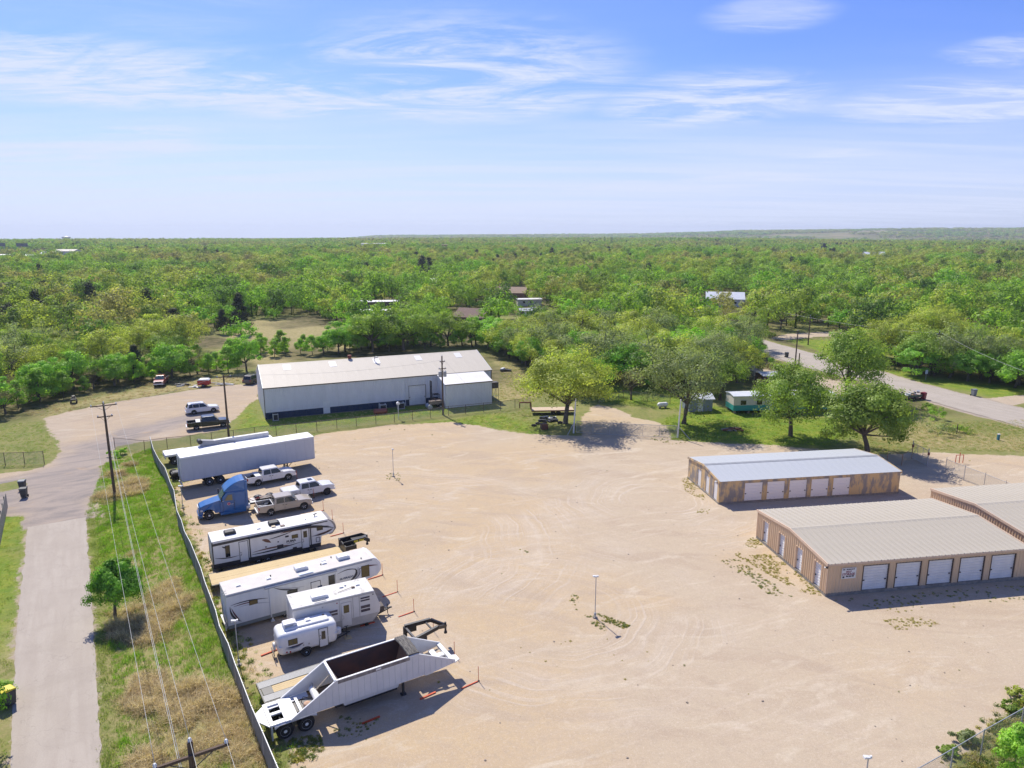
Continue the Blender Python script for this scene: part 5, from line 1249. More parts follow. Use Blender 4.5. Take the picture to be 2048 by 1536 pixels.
rv_window(t, 1.10, 1.44, 1.35, 2.42, yw, GLASS)
rv_door(t, 2.30, 3.02, 0.60, 2.52, yw, RVWHITE, DARK, win=False)
rv_door(t, 7.95, 8.62, 0.60, 2.52, yw, RVWHITE, DARK)
rv_window(t, 7.05, 7.58, 1.82, 2.14, yw, OLIVEG)
rv_window(t, 9.45, 9.98, 2.10, 2.46, yw, GLASS)
MB().box(6.42, 6.74, yw - 0.03, yw + 0.002, 2.06, 2.22).build('speaker_panel', DARK, t)
MB().box(5.62, 6.20, yw - 0.025, yw + 0.002, 1.08, 1.45).build('fridge_vent', DARK, t)
MB().lathe([(0.0, -0.02), (0.07, -0.02), (0.07, 0)], (4.62, yw, 1.52), 'y', 12).build('round_hatch', DARK, t)
MB().lathe([(0.0, -0.02), (0.07, -0.02), (0.07, 0)], (5.75, yw, 1.78), 'y', 12).build('round_hatch', DARK, t)
MB().box(7.05, 7.42, yw - 0.05, yw + 0.002, 0.72, 0.90).build('outlet_box', DARK, t)
h_ = MB().box(9.28, 9.66, yw - 0.014, yw + 0.002, 0.92, 1.40).build('cargo_hatch', CHAR, t)
MB().box(9.33, 9.61, yw - 0.02, yw - 0.012, 0.97, 1.35).build('hatch_panel', RVWHITE, h_)
for x in (3.20, 8.80): MB().box(x - 0.04, x + 0.04, yw - 0.09, yw - 0.02, 0.62, 2.70).build('awning_arm', CHAR, t)
MB().tube([(3.1, yw - 0.12, 2.78), (8.9, yw - 0.12, 2.78)], 0.085, 10).build('awning_roll', CHAR, t)
lettering('PUMA', 0.30, CHAR, t, (6.50, yw - 0.008, 1.50), (math.pi / 2, 0, 0), bold=0.014, sx=1.12)
lettering('UNLEASHED', 0.105, CHAR, t, (6.50, yw - 0.008, 1.36), (math.pi / 2, 0, 0), sx=1.35)
MB().box(-0.012, 0.004, -1.1, 1.1, 0.7, 2.8).build('rear_ramp_door', RVWHITE, t)
for s in (-1, 1): MB().box(-0.03, 0.06, s * 1.17 - 0.055, s * 1.17 + 0.055, 0.5, 2.96).build('rear_corner_trim', CHAR, t)
roof_ac(t, 1.75, 0.0, Z, DARK); roof_ac(t, 5.75, 0.15, Z, DARK)
roof_vent(t, 4.25, -0.25, Z); roof_vent(t, 5.55, -0.55, Z, 0.40, mat('tan_vent', (0.62, 0.52, 0.36), 0.6)); roof_vent(t, 6.35, -0.70, Z, 0.42, mat('brown_vent', (0.14, 0.09, 0.07), 0.5), 0.07)
MB().tube([(9.6, 0.1, Z), (9.6, 0.1, Z + 0.22), (9.75, 0.2, Z + 0.26)], 0.04).box(9.45, 9.85, 0.02, 0.14, Z + 0.22, Z + 0.26).build('tv_antenna', DARK, t)
MB().lathe([(0.06, 0), (0.06, 0.1), (0, 0.12)], (8.6, -0.3, Z), 'z', 8).build('vent_pipe', VENTW, t)
rv_wheels(t, (3.9, 4.75), 1.02)
for s in (-1, 1): jack(t, 9.2, s, 0.7, DARK, 0.85); jack(t, 0.6, s, 0.6)
MB().box(10.2, 10.6, -0.25, 0.25, 1.15, 1.55).tube([(10.4, 0, 0.95), (10.4, 0, 1.2)], 0.06).build('king_pin_box', BLACK, t)
MB().box(0.2, 9.6, -0.6, 0.6, 0.42, 0.64).build('chassis', BLACK, t)
MB().obox((8.28, yw - 0.22, 0.38), (0.62, 0.42, 0.04)).obox((8.28, yw - 0.40, 0.20), (0.62, 0.30, 0.04)).build('entry_step', DARK, t)

# ---- oval-marked fifth wheel
t = thing('fifth_wheel_camper', 'white fifth-wheel camper with an oval blue emblem and dusty roof beside the beige trailer', 'camper', (-22.56, 50.70), R(32.2), 'campers parked along the fence')
Z = 3.24
body = [(0, 0.55), (9.9, 0.55), (10.0, 1.40), (11.6, 1.46), (12.15, 1.62), (12.5, 2.0), (12.55, 2.35), (12.42, 2.75), (12.1, 3.10), (11.9, 3.18), (0.05, 3.18), (0, 3.12)]
rv_box(t, 'body', body, Y - 0.005, RVBLUEW, 0.06)
MB().prism([(-0.02, Z - 0.06), (11.98, Z - 0.06), (11.86, Z), (0.0, Z)], Y + 0.015).build('roof', MEMBD, t, bevel=0.03)
MB().prism([(11.80, Z - 0.015), (11.92, Z + 0.02), (12.2, 3.12), (12.52, 2.76), (12.62, 2.34), (12.56, 1.98), (12.2, 1.58), (12.0, 1.56), (12.34, 1.98), (12.40, 2.34), (12.28, 2.70), (12.0, 3.04)], Y + 0.006).build('front_cap', WHITE, t, bevel=0.04)
MB().plate([(0.02, 0.34), (9.85, 0.34), (9.9, 0.62), (0.02, 0.62)], -Y - 0.004, Y + 0.004).build('skirt', mat('shaded_teal_skirt', (0.20, 0.225, 0.225), 0.6), t)  # shading along the bottom is put into this darker teal
MB().box(0.05, 11.8, -Y - 0.03, -Y + 0.004, 3.04, 3.13).build('drip_rail', SILV, t)
MB().tube([(2.9, -Y - 0.10, 3.0), (8.7, -Y - 0.10, 3.0)], 0.09, 10).build('awning_roll', SILV, t)
for x in (3.25, 8.62): MB().box(x - 0.045, x + 0.045, -Y - 0.09, -Y - 0.02, 0.45, 2.95).build('awning_arm', RVBLUEW, t)
rv_window(t, 1.70, 2.28, 1.92, 2.24, yw, OLIVEG)
rv_window(t, 4.65, 5.40, 1.55, 2.25, yw, GLASS)
rv_window(t, 8.02, 8.48, 1.55, 2.62, yw, GLASS)
rv_window(t, 10.85, 11.50, 1.72, 2.72, yw, OLIVEG)
rv_door(t, 6.55, 7.28, 0.55, 2.45, yw, RVBLUEW, DARK, win=False)
MB().box(7.05, 7.42, yw - 0.04, yw + 0.002, 1.35, 2.02).build('screen_panel', NAVYD, t)
MB().lathe([(0.0, -0.02), (0.26, -0.02), (0.26, 0.0)], (7.08, yw, 1.72), 'y', 18).build('round_emblem', NAVYD, t)
swoosh(t, (0.25, 2.20), (0.2, 1.2), (1.0, 0.75), 0.14, CHAR, yw - 0.006); swoosh(t, (0.35, 2.05), (0.55, 1.3), (0.9, 0.9), 0.10, MAROON, yw - 0.007)
swoosh(t, (0.3, 2.28), (1.6, 2.45), (3.1, 2.10), 0.09, CHAR, yw - 0.006); swoosh(t, (0.5, 2.12), (1.5, 2.25), (2.3, 2.05), 0.08, MAROON, yw - 0.006)
swoosh(t, (0.9, 1.98), (2.0, 2.05), (3.2, 1.70), 0.06, SILV, yw - 0.006)
swoosh(t, (3.6, 2.85), (4.3, 2.35), (5.6, 2.20), 0.10, CHAR, yw - 0.006); swoosh(t, (3.9, 2.80), (4.6, 2.40), (6.0, 2.30), 0.07, SILV, yw - 0.006)
# oval emblem: upper thin arc, thick right crescent
swoosh(t, (8.75, 2.60), (9.9, 3.02), (10.55, 2.45), 0.07, CHAR, yw - 0.006, n=14)
swoosh(t, (10.25, 2.72), (10.75, 2.15), (9.60, 1.58), 0.20, CHAR, yw - 0.007, n=14); swoosh(t, (10.42, 2.74), (10.98, 2.10), (9.75, 1.55), 0.14, SILV, yw - 0.0065, n=14); swoosh(t, (10.50, 2.80), (11.12, 2.08), (9.9, 1.55), 0.06, NAVYD, yw - 0.0062, n=14)
swoosh(t, (10.6, 2.55), (11.4, 2.75), (12.3, 2.50), 0.12, MAROON, yw - 0.006)
lettering('SILVERADO', 0.235, NAVYD, t, (8.92, yw - 0.008, 2.00), (math.pi / 2, 0, 0), bold=0.008, sx=0.98, shear=0.15)
roof_ac(t, 6.15, 0.05, Z, VENTW); roof_ac(t, 9.75, 0.15, Z, VENTW)
for x, y, s in ((1.15, -0.15, 0.38), (3.45, -0.25, 0.38), (8.05, 0.02, 0.42), (8.15, 0.5, 0.36)): roof_vent(t, x, y, Z, s)
MB().prism([(5.6, Z), (6.9, Z), (6.7, Z + 0.09), (5.75, Z + 0.09)], 0.16).build('skylight', mat('blue_white_dome', (0.60, 0.64, 0.68), 0.35), t, (0, -0.98, 0), bevel=0.03)
for x, y in ((3.7, 0.1), (7.75, -0.1), (8.9, 0.75), (11.0, -0.8)): MB().lathe([(0.05, 0), (0.05, 0.1), (0, 0.12)], (x, y, Z), 'z', 8).build('vent_pipe', DARK, t)
# slide-out on the far side
so = MB().box(0.9, 6.3, Y - 0.02, Y + 0.95, 0.75, 2.62).build('slide_out', RVBLUEW, t, bevel=0.03)
for k in range(4): MB().prism([(0.9 + k * 1.35 + 0.015, 2.62), (0.9 + (k + 1) * 1.35 - 0.015, 2.62), (0.9 + (k + 1) * 1.35 - 0.02, 2.69), (0.9 + k * 1.35 + 0.02, 2.69)], 0.49).build('slide_roof_panel', MEMBR, so, (0, Y + 0.47, 0), bevel=0.01)
rv_wheels(t, (4.4, 5.25), 1.02)
for s in (-1, 1): jack(t, 9.3, s, 0.7, DARK, 0.85)
jack(t, 3.35, -1, 0.6, RVBLUEW, 1.15)
ld = MB()
for y in (-0.95, -0.55): ld.tube([(-0.12, y, 0.5), (-0.12, y, 3.2), (0.15, y, 3.3)], 0.02, 6)
for z in np.arange(0.7, 3.1, 0.32): ld.tube([(-0.12, -0.95, z), (-0.12, -0.55, z)], 0.015, 6)
ld.build('roof_ladder', OFFWHITE, t)
MB().box(-0.16, 0.0, -1.1, 1.1, 0.40, 0.52).box(-0.2, -0.1, -1.15, -1.0, 0.25, 0.9).build('rear_bumper', OFFWHITE, t)
MB().box(0.2, 9.7, -0.6, 0.6, 0.36, 0.57).build('chassis', BLACK, t)
MB().box(11.0, 11.4, -0.25, 0.25, 1.15, 1.5).tube([(11.2, 0, 0.95), (11.2, 0, 1.2)], 0.06).build('king_pin_box', BLACK, t)

# ---- beige travel trailer
t = thing('travel_trailer', 'beige travel trailer with slatted windows and stained roof between two white campers', 'camper', (-16.89, 49.17), R(27.2), 'campers parked along the fence')
Z = 2.98
body = [(0, 0.50), (6.05, 0.50), (6.62, 1.05), (6.70, 1.6), (6.25, 2.90), (6.15, 2.93), (0.05, 2.93), (0, 2.85)]
rv_box(t, 'body', body, Y - 0.005, RVBEIGE, 0.05)
MB().prism([(-0.02, Z - 0.06), (6.26, Z - 0.06), (6.18, Z), (0.0, Z)], Y + 0.012).build('roof', MEMBS, t, bevel=0.025)
MB().plate([(0.02, 0.40), (6.0, 0.40), (6.3, 0.72), (6.58, 1.06), (0.02, 1.10)], -Y - 0.004, Y + 0.004).build('skirt', RVTAUPE, t)
for x0, x1, z0, z1 in ((0.45, 1.62, 1.52, 2.0), (2.15, 3.32, 1.68, 2.1), (5.12, 5.85, 2.28, 2.62), (5.12, 5.85, 1.38, 1.92)):
    rv_window(t, x0, x1, z0, z1, -Y, mat('purple_grey_glass', (0.07, 0.06, 0.075), 0.12, var=0.1), RVBEIGE, bars=1)
rv_door(t, 3.62, 4.36, 0.55, 2.5, -Y, RVBEIGE, RVTAUPE)
for x in (3.48, 4.52, 5.02): MB().box(x - 0.025, x + 0.025, -Y - 0.012, -Y + 0.002, 0.5, 2.88).build('wall_seam', RVTAUPE, t)
MB().box(0.0, 6.2, -Y - 0.022, -Y + 0.002, 2.80, 2.86).build('drip_rail', RVTAUPE, t)
MB().lathe([(0, -0.02), (0.05, -0.02), (0.05, 0)], (3.3, -Y, 2.62), 'y', 10).build('porch_light', RED_L, t)
MB().lathe([(0, -0.02), (0.06, -0.02), (0.06, 0)], (2.2, -Y, 2.55), 'y', 10).build('vent_plug', RVTAUPE, t)
MB().lathe([(0, -0.02), (0.05, -0.02), (0.05, 0)], (6.12, -Y, 2.68), 'y', 10).build('marker_lamp', DARK, t)
roof_ac(t, 2.2, -0.35, Z, VENTW, 1.3, 0.62, 0.26)
for x, y, s in ((4.05, 0.45, 0.34), (5.3, 0.25, 0.34), (4.4, 0.55, 0.16)): roof_vent(t, x, y, Z, s)
MB().tube([(3.6, -0.35, Z + 0.05), (4.9, -0.05, Z + 0.09)], 0.02).box(4.75, 5.0, -0.14, 0.02, Z, Z + 0.10).build('tv_antenna', mat('brown_vent', (0.14, 0.09, 0.07), 0.5), t)
rv_wheels(t, (2.55, 3.35), 1.02, 0.34, DARK)
tg = MB().beam((6.1, -0.75, 0.48), (7.75, 0, 0.48), 0.10).beam((6.1, 0.75, 0.48), (7.75, 0, 0.48), 0.10).tube([(7.6, 0, 0.05), (7.6, 0, 0.9)], 0.035).box(7.7, 7.95, -0.06, 0.06, 0.46, 0.56).build('hitch_tongue', DARK, t)
MB().box(6.75, 7.25, -0.42, 0.42, 0.53, 1.0).build('gas_bottle_cover', mat('dark_brown_cover', (0.09, 0.075, 0.065), 0.7), t, bevel=0.08)
for s in (-1, 1): jack(t, 5.6, s, 0.5, DARK, 0.9); jack(t, 0.5, s, 0.5, DARK, 0.9)
MB().tube([(-0.1, 0.55, 0.5), (-0.1, 0.55, 2.9)], 0.02, 6).tube([(-0.1, 0.95, 0.5), (-0.1, 0.95, 2.9)], 0.02, 6).build('roof_ladder', OFFWHITE, t)
MB().box(0.1, 6.0, -0.6, 0.6, 0.36, 0.52).build('chassis', BLACK, t)
MB().box(-0.15, 0.0, -1.1, 1.1, 0.42, 0.54).build('rear_bumper', OFFWHITE, t)

# ---- small rounded fibreglass trailer
t = thing('travel_trailer', 'small rounded white fibreglass trailer with black-framed door next to the dump trailer', 'camper', (-17.22, 46.67), R(28.8), 'campers parked along the fence')
GEL = mat('fibreglass_white', (0.74, 0.735, 0.72), 0.3, var=0.03)
Z, hw_ = 2.12, 1.0
o = MB().box(0.0, 4.28, -hw_, hw_, 0.42, Z).build('body', GEL, t)
b = o.modifiers.new('bevel', 'BEVEL'); b.width = 0.36; b.segments = 5; b.limit_method = 'ANGLE'
o.data.polygons.foreach_set('use_smooth', [True] * len(o.data.polygons))
MB().prism([(0.5, Z - 0.04), (3.9, Z - 0.04), (3.75, Z + 0.14), (0.65, Z + 0.14)], 0.52).build('roof_pod', GEL, t, bevel=0.08)
MB().box(0.03, 4.25, -hw_ - 0.012, hw_ + 0.012, 1.16, 1.21).build('belt_moulding', GEL, t)
roof_ac(t, 1.05, 0.0, Z + 0.14, VENTW, 1.0, 0.72, 0.28); roof_vent(t, 2.35, 0, Z + 0.14, 0.42); roof_vent(t, 3.55, 0.2, Z + 0.12, 0.16, DARK, 0.07)
rv_window(t, 0.72, 1.32, 1.22, 1.62, -hw_, OLIVEG); MB().box(1.0, 1.04, -hw_ - 0.03, -hw_ - 0.015, 1.22, 1.62).build('window_bar', DARK, t)
rv_door(t, 2.92, 3.52, 0.45, 1.86, -hw_, GEL, DARK)
swoosh(t, (0.5, 1.08), (1.1, 0.92), (1.75, 1.10), 0.14, NAVYD, -hw_ - 0.006); swoosh(t, (0.45, 0.98), (1.0, 0.80), (1.6, 0.98), 0.09, SILV, -hw_ - 0.006); swoosh(t, (0.9, 1.10), (1.3, 1.0), (1.9, 1.20), 0.07, MAROON, -hw_ - 0.006)
for x, z in ((0.55, 0.72), (0.8, 0.68), (1.75, 0.95), (2.15, 0.95)): MB().box(x - 0.05, x + 0.05, -hw_ - 0.015, -hw_ + 0.002, z - 0.06, z + 0.06).build('outlet_cover', RVTAUPE if x > 0.9 else RED_L, t)
wheel(t, 1.92, -0.96, 0.34, 0.34, 0.24, mat('pale_blue_rim', (0.45, 0.56, 0.62), 0.4), 'truck'); wheel(t, 1.92, 0.96, 0.34, 0.34, 0.24, WHITE, 'truck')
MB().prism([(1.92 + 0.44 * math.cos(k), 0.34 + 0.44 * math.sin(k)) for k in np.linspace(0.15, 2.99, 12)] + [(1.92 + 0.37 * math.cos(k), 0.34 + 0.37 * math.sin(k)) for k in np.linspace(2.99, 0.15, 12)], hw_ + 0.015).build('wheel_arch', DARK, t)
MB().lathe([(0.0, -0.24), (0.24, -0.2), (0.24, 0.16), (0.12, 0.26), (0, 0.28)], (4.55, 0.0, 0.78), 'z', 14).build('gas_bottle', GEL, t)
MB().beam((3.8, -0.7, 0.42), (5.45, 0, 0.42), 0.08).beam((3.8, 0.7, 0.42), (5.45, 0, 0.42), 0.08).tube([(5.2, 0, 0.05), (5.2, 0, 0.95)], 0.035).tube([(5.05, 0, 0.95), (5.35, 0, 0.95)], 0.03).build('hitch_tongue', DARK, t)
MB().box(5.0, 5.5, -0.35, 0.15, 0.0, 0.08).build('tongue_block', PINE, t)
MB().lathe([(0.18, -0.09), (0.30, -0.07), (0.30, 0.07), (0.18, 0.09), (0.18, -0.09)], (-0.12, 0.2, 0.75), 'x', 16).build('spare_tyre', OFFWHITE, t)
MB().box(0.1, 4.1, -0.6, 0.6, 0.32, 0.44).build('chassis', BLACK, t)
MB().beam((-0.25, -0.6, 0.45), (-0.25, 0.6, 0.45), 0.06).tube([(-0.25, -0.5, 0.02), (-0.25, -0.5, 0.9)], 0.02).tube([(-0.25, 0.5, 0.02), (-0.25, 0.5, 0.45)], 0.02).build('rear_bumper', DARK, t)

# ------------------------------------------------------------------ gooseneck flatbeds
PLATE = mat('dark_tread_plate', (0.085, 0.088, 0.095), 0.5, 0.3, c2=(0.15, 0.155, 0.165), scale=22, spec=0.5)
YELLOW = mat('yellow_lettering', (0.75, 0.60, 0.03), 0.5, var=0)
def plank_deck(t, x0, x1, y0, y1, z, n, m, zt=0.05):
    w = (y1 - y0) / n
    me = MB().box(x0, x1, -w / 2 + 0.006, w / 2 - 0.006, z - zt, z).mesh('plank', m)
    rg = random.Random(n)
    for i in range(n):
        o = link('plank', me, t, (rg.uniform(-0.02, 0.02), y0 + w * (i + 0.5), rg.uniform(-0.006, 0.006)))
t = thing('gooseneck_trailer', 'dark tread-plate gooseneck flatbed trailer half hidden behind the white dump trailer', 'flatbed trailer', (-16.5, 41.22), R(32))
D = 0.86
MB().box(0, 10.6, -1.25, -1.13, D - 0.22, D).box(0, 10.6, 1.13, 1.25, D - 0.22, D).box(0, 0.12, -1.13, 1.13, D - 0.22, D).box(10.48, 10.6, -1.13, 1.13, D - 0.22, D).build('side_rail', BLACK, t)
for s in (-1, 1):
    MB().box(0.05, 4.3, s * 0.78 - 0.34, s * 0.78 + 0.34, D - 0.04, D + 0.03).build('loading_ramp', PLATE, t)
    MB().prism([(4.35, D), (6.3, D), (6.3, D + 0.16), (4.75, D + 0.16)], 0.27).build('deck_fender', PLATE, t, (0, s * 0.98, 0))
    for k in range(3): wheel(t, 4.9 + k * 0.86, s * 0.98, 0.37, 0.37, 0.24, WHITE, 'truck')
    MB().box(9.9, 10.02, s * 1.0 - 0.06, s * 1.0 + 0.06, 0.0, D).build('landing_leg', DARK, t)
plank_deck(t, 0.8, 4.9, -0.38, 0.38, D + 0.012, 4, PINE)
plank_deck(t, 6.0, 10.4, -1.1, 1.1, D, 11, mat('grey_weathered_plank', (0.24, 0.21, 0.18), 0.8, c2=(0.34, 0.30, 0.26), stretch=(0.5, 5, 5)))
MB().box(0.15, 0.8, -0.40, 0.40, D - 0.05, D + 0.03).build('ramp_pocket', BLACK, t)
ne = MB()
for s in (-1, 1):
    ne.beam((10.7, s * 0.98, 0.4), (10.7, s * 0.98, 1.75), 0.26, 0.22)
    ne.beam((10.66, s * 0.98, 1.78), (12.6, s * 0.62, 1.92), 0.20, 0.28)
    ne.beam((12.6, s * 0.62, 1.92), (13.55, s * 0.06, 1.45), 0.18, 0.24)
    ne.slab([(10.75, s * 0.98 - 0.02), (11.6, s * 0.93 - 0.02), (11.6, s * 0.93 + 0.02), (10.75, s * 0.98 + 0.02)], 1.2, 1.7)
ne.build('gooseneck', BLACK, t)
for a_, b_, w_, h_ in (((10.7, -0.98, 1.72), (10.7, 0.98, 1.72), 0.14, 0.14), ((12.2, -0.7, 1.85), (12.2, 0.7, 1.85), 0.10, 0.10), ((10.7, -0.98, 0.5), (10.7, 0.98, 0.5), 0.3, 0.4)):
    MB().beam(a_, b_, w_, h_).build('neck_cross_bar', mat('scuffed_black', (0.05, 0.05, 0.055), 0.5), t)
MB().tube([(13.55, 0, 0.85), (13.55, 0, 1.75)], 0.08).tube([(13.55, 0, 0.85), (13.55, 0, 1.0)], 0.13).build('coupler', DARK, t)

t = thing('gooseneck_trailer', 'black gooseneck flatbed trailer with a yellow pine deck between two campers', 'flatbed trailer', (-26.2, 56.67), R(29.6))
MB().box(0, 11.7, -1.25, -1.13, D - 0.22, D + 0.01).box(0, 11.7, 1.13, 1.25, D - 0.22, D + 0.01).box(0, 0.1, -1.13, 1.13, D - 0.22, D - 0.02).box(11.58, 11.7, -1.13, 1.13, D - 0.22, D).build('side_rail', BLACK, t)
plank_deck(t, 0.02, 11.56, -1.12, 1.12, D + 0.02, 9, PINE)
for s in (-1, 1):
    for k in range(2): wheel(t, 3.3 + k * 0.95, s * 0.85, 0.38, 0.38, 0.5, WHITE, 'truck')
    MB().box(11.1, 11.24, s * 0.95 - 0.07, s * 0.95 + 0.07, 0.0, D).build('landing_leg', DARK, t)
MB().box(0.4, 11.4, -0.45, -0.3, 0.5, 0.8).box(0.4, 11.4, 0.3, 0.45, 0.5, 0.8).build('main_beam', BLACK, t)
for s in (-1, 1):
    g = MB().plate([(11.65, 0.95), (12.15, 0.95), (12.45, 1.62), (13.6, 1.72), (14.05, 1.45), (14.2, 1.45), (14.2, 1.75), (13.7, 2.02), (11.65, 1.92)], s * 0.55 - 0.03, s * 0.55 + 0.03).build('gooseneck_plate', BLACK, t)
MB().box(11.65, 11.75, -1.2, 1.2, 0.70, 1.70).box(11.75, 12.7, -1.15, -1.05, 1.30, 1.70).box(11.75, 12.7, 1.05, 1.15, 1.30, 1.70).box(12.62, 12.72, -1.15, 1.15, 1.30, 1.70).box(11.75, 12.65, -1.05, 1.05, 1.28, 1.32).build('neck_toolbox', BLACK, t)
MB().box(12.6, 14.1, -0.52, 0.52, 1.74, 1.80).build('neck_deck', BLACK, t)
MB().tube([(14.1, 0, 0.95), (14.1, 0, 1.95)], 0.08).tube([(14.1, 0, 0.95), (14.1, 0, 1.1)], 0.13).build('coupler', DARK, t)
lettering('BIG TEX', 0.27, YELLOW, t, (12.62, -0.588, 1.70), (math.pi / 2, 0, 0), bold=0.012, shear=0.2)
# ------------------------------------------------------------------ trees
def leaf_mat(name, c, c2, rnd=0.25, trans=0.47, palette=None):
    m = bpy.data.materials.new(name); m.use_nodes = True
    n, l, noise, mr, mix, math_, mapping, attr = node_tools(m)
    for x in list(n):
        if x.type == 'BSDF_PRINCIPLED': n.remove(x)
    out = [x for x in n if x.type == 'OUTPUT_MATERIAL'][0]
    oi = n.new('ShaderNodeObjectInfo')
    if palette:
        cr = n.new('ShaderNodeValToRGB'); cr.color_ramp.interpolation = 'LINEAR'
        el = cr.color_ramp.elements
        el[0].position, el[0].color = palette[0][0], (*palette[0][1], 1)
        el[1].position, el[1].color = palette[-1][0], (*palette[-1][1], 1)
        for p, cc in palette[1:-1]:
            e = el.new(p); e.color = (*cc, 1)
        l.new(oi.outputs['Random'], cr.inputs[0]); base = cr.outputs[0]
    else:
        base = mix(oi.outputs['Random'], tuple(x * (1 - rnd) for x in c), tuple(min(1, x * (1 + rnd)) for x in c))
        base = mix(attr('hue'), base, c2)
    tone = attr('tone')
    sc = n.new('ShaderNodeVectorMath'); sc.operation = 'SCALE'; l.new(base, sc.inputs[0]); l.new(tone, sc.inputs['Scale'])
    d = n.new('ShaderNodeBsdfDiffuse'); t = n.new('ShaderNodeBsdfTranslucent'); g = n.new('ShaderNodeBsdfGlossy')
    g.inputs['Roughness'].default_value = 0.5; g.inputs['Color'].default_value = (0.55, 0.58, 0.5, 1)
    l.new(sc.outputs[0], d.inputs[0])
    tc = mix(0.5, sc.outputs[0], (0.30, 0.36, 0.03), 'MIX'); sc2 = n.new('ShaderNodeVectorMath'); sc2.operation = 'MULTIPLY'; l.new(sc.outputs[0], sc2.inputs[0]); sc2.inputs[1].default_value = (1.35, 1.45, 0.7)
    l.new(sc2.outputs[0], t.inputs[0])
    a = n.new('ShaderNodeMixShader'); a.inputs[0].default_value = trans; l.new(d.outputs[0], a.inputs[1]); l.new(t.outputs[0], a.inputs[2])
    b = n.new('ShaderNodeMixShader'); b.inputs[0].default_value = 0.035; l.new(a.outputs[0], b.inputs[1]); l.new(g.outputs[0], b.inputs[2])
    l.new(b.outputs[0], out.inputs['Surface'])
    return m
LEAF = {
    'oak_yellow': leaf_mat('yellow_green_leaves', (0.36, 0.43, 0.078), (0.43, 0.455, 0.105)),
    'oak_green': leaf_mat('mid_green_leaves', (0.225, 0.345, 0.058), (0.29, 0.375, 0.075)),
    'oak_grey': leaf_mat('grey_green_leaves', (0.255, 0.32, 0.125), (0.3, 0.34, 0.16), 0.15),
    'bright': leaf_mat('bright_green_leaves', (0.2, 0.41, 0.05), (0.27, 0.46, 0.065)),
    'lime': leaf_mat('lime_leaves', (0.21, 0.46, 0.022), (0.26, 0.5, 0.035), 0.1),
    'cedar': leaf_mat('dark_cedar_foliage', (0.045, 0.068, 0.03), (0.07, 0.08, 0.045), 0.2, 0.15),
    'sapling': leaf_mat('fresh_green_leaves', (0.24, 0.45, 0.05), (0.32, 0.48, 0.065)),
    'bare': leaf_mat('sparse_tan_leaves', (0.28, 0.24, 0.15), (0.22, 0.24, 0.1), 0.15),
    'deep': leaf_mat('deep_green_leaves', (0.13, 0.32, 0.03), (0.18, 0.36, 0.04), 0.1, 0.35),
}
def woods(name, f, pal): return leaf_mat(name, None, None, palette=[(p, (c[0] * 1.13, c[1] * 1.2, c[2] * 1.05)) for p, c in pal])
WOODS = [woods('olive_woodland_leaves', 1.0, [(0.0, (0.13, 0.18, 0.05)), (0.3, (0.26, 0.32, 0.07)), (0.7, (0.34, 0.36, 0.09)), (1.0, (0.33, 0.31, 0.12))]),
         woods('green_woodland_leaves', 1.0, [(0.0, (0.08, 0.135, 0.04)), (0.25, (0.17, 0.27, 0.05)), (0.7, (0.25, 0.34, 0.06)), (1.0, (0.18, 0.33, 0.045))]),
         woods('tan_woodland_leaves', 1.0, [(0.0, (0.16, 0.17, 0.07)), (0.4, (0.30, 0.29, 0.10)), (0.8, (0.33, 0.28, 0.13)), (1.0, (0.22, 0.19, 0.12))])]
BARK = mat('grey_brown_bark', (0.085, 0.068, 0.052), 0.9, c2=(0.16, 0.135, 0.11), scale=3, stretch=(3, 3, 0.6), bump=0.4, bscale=12)

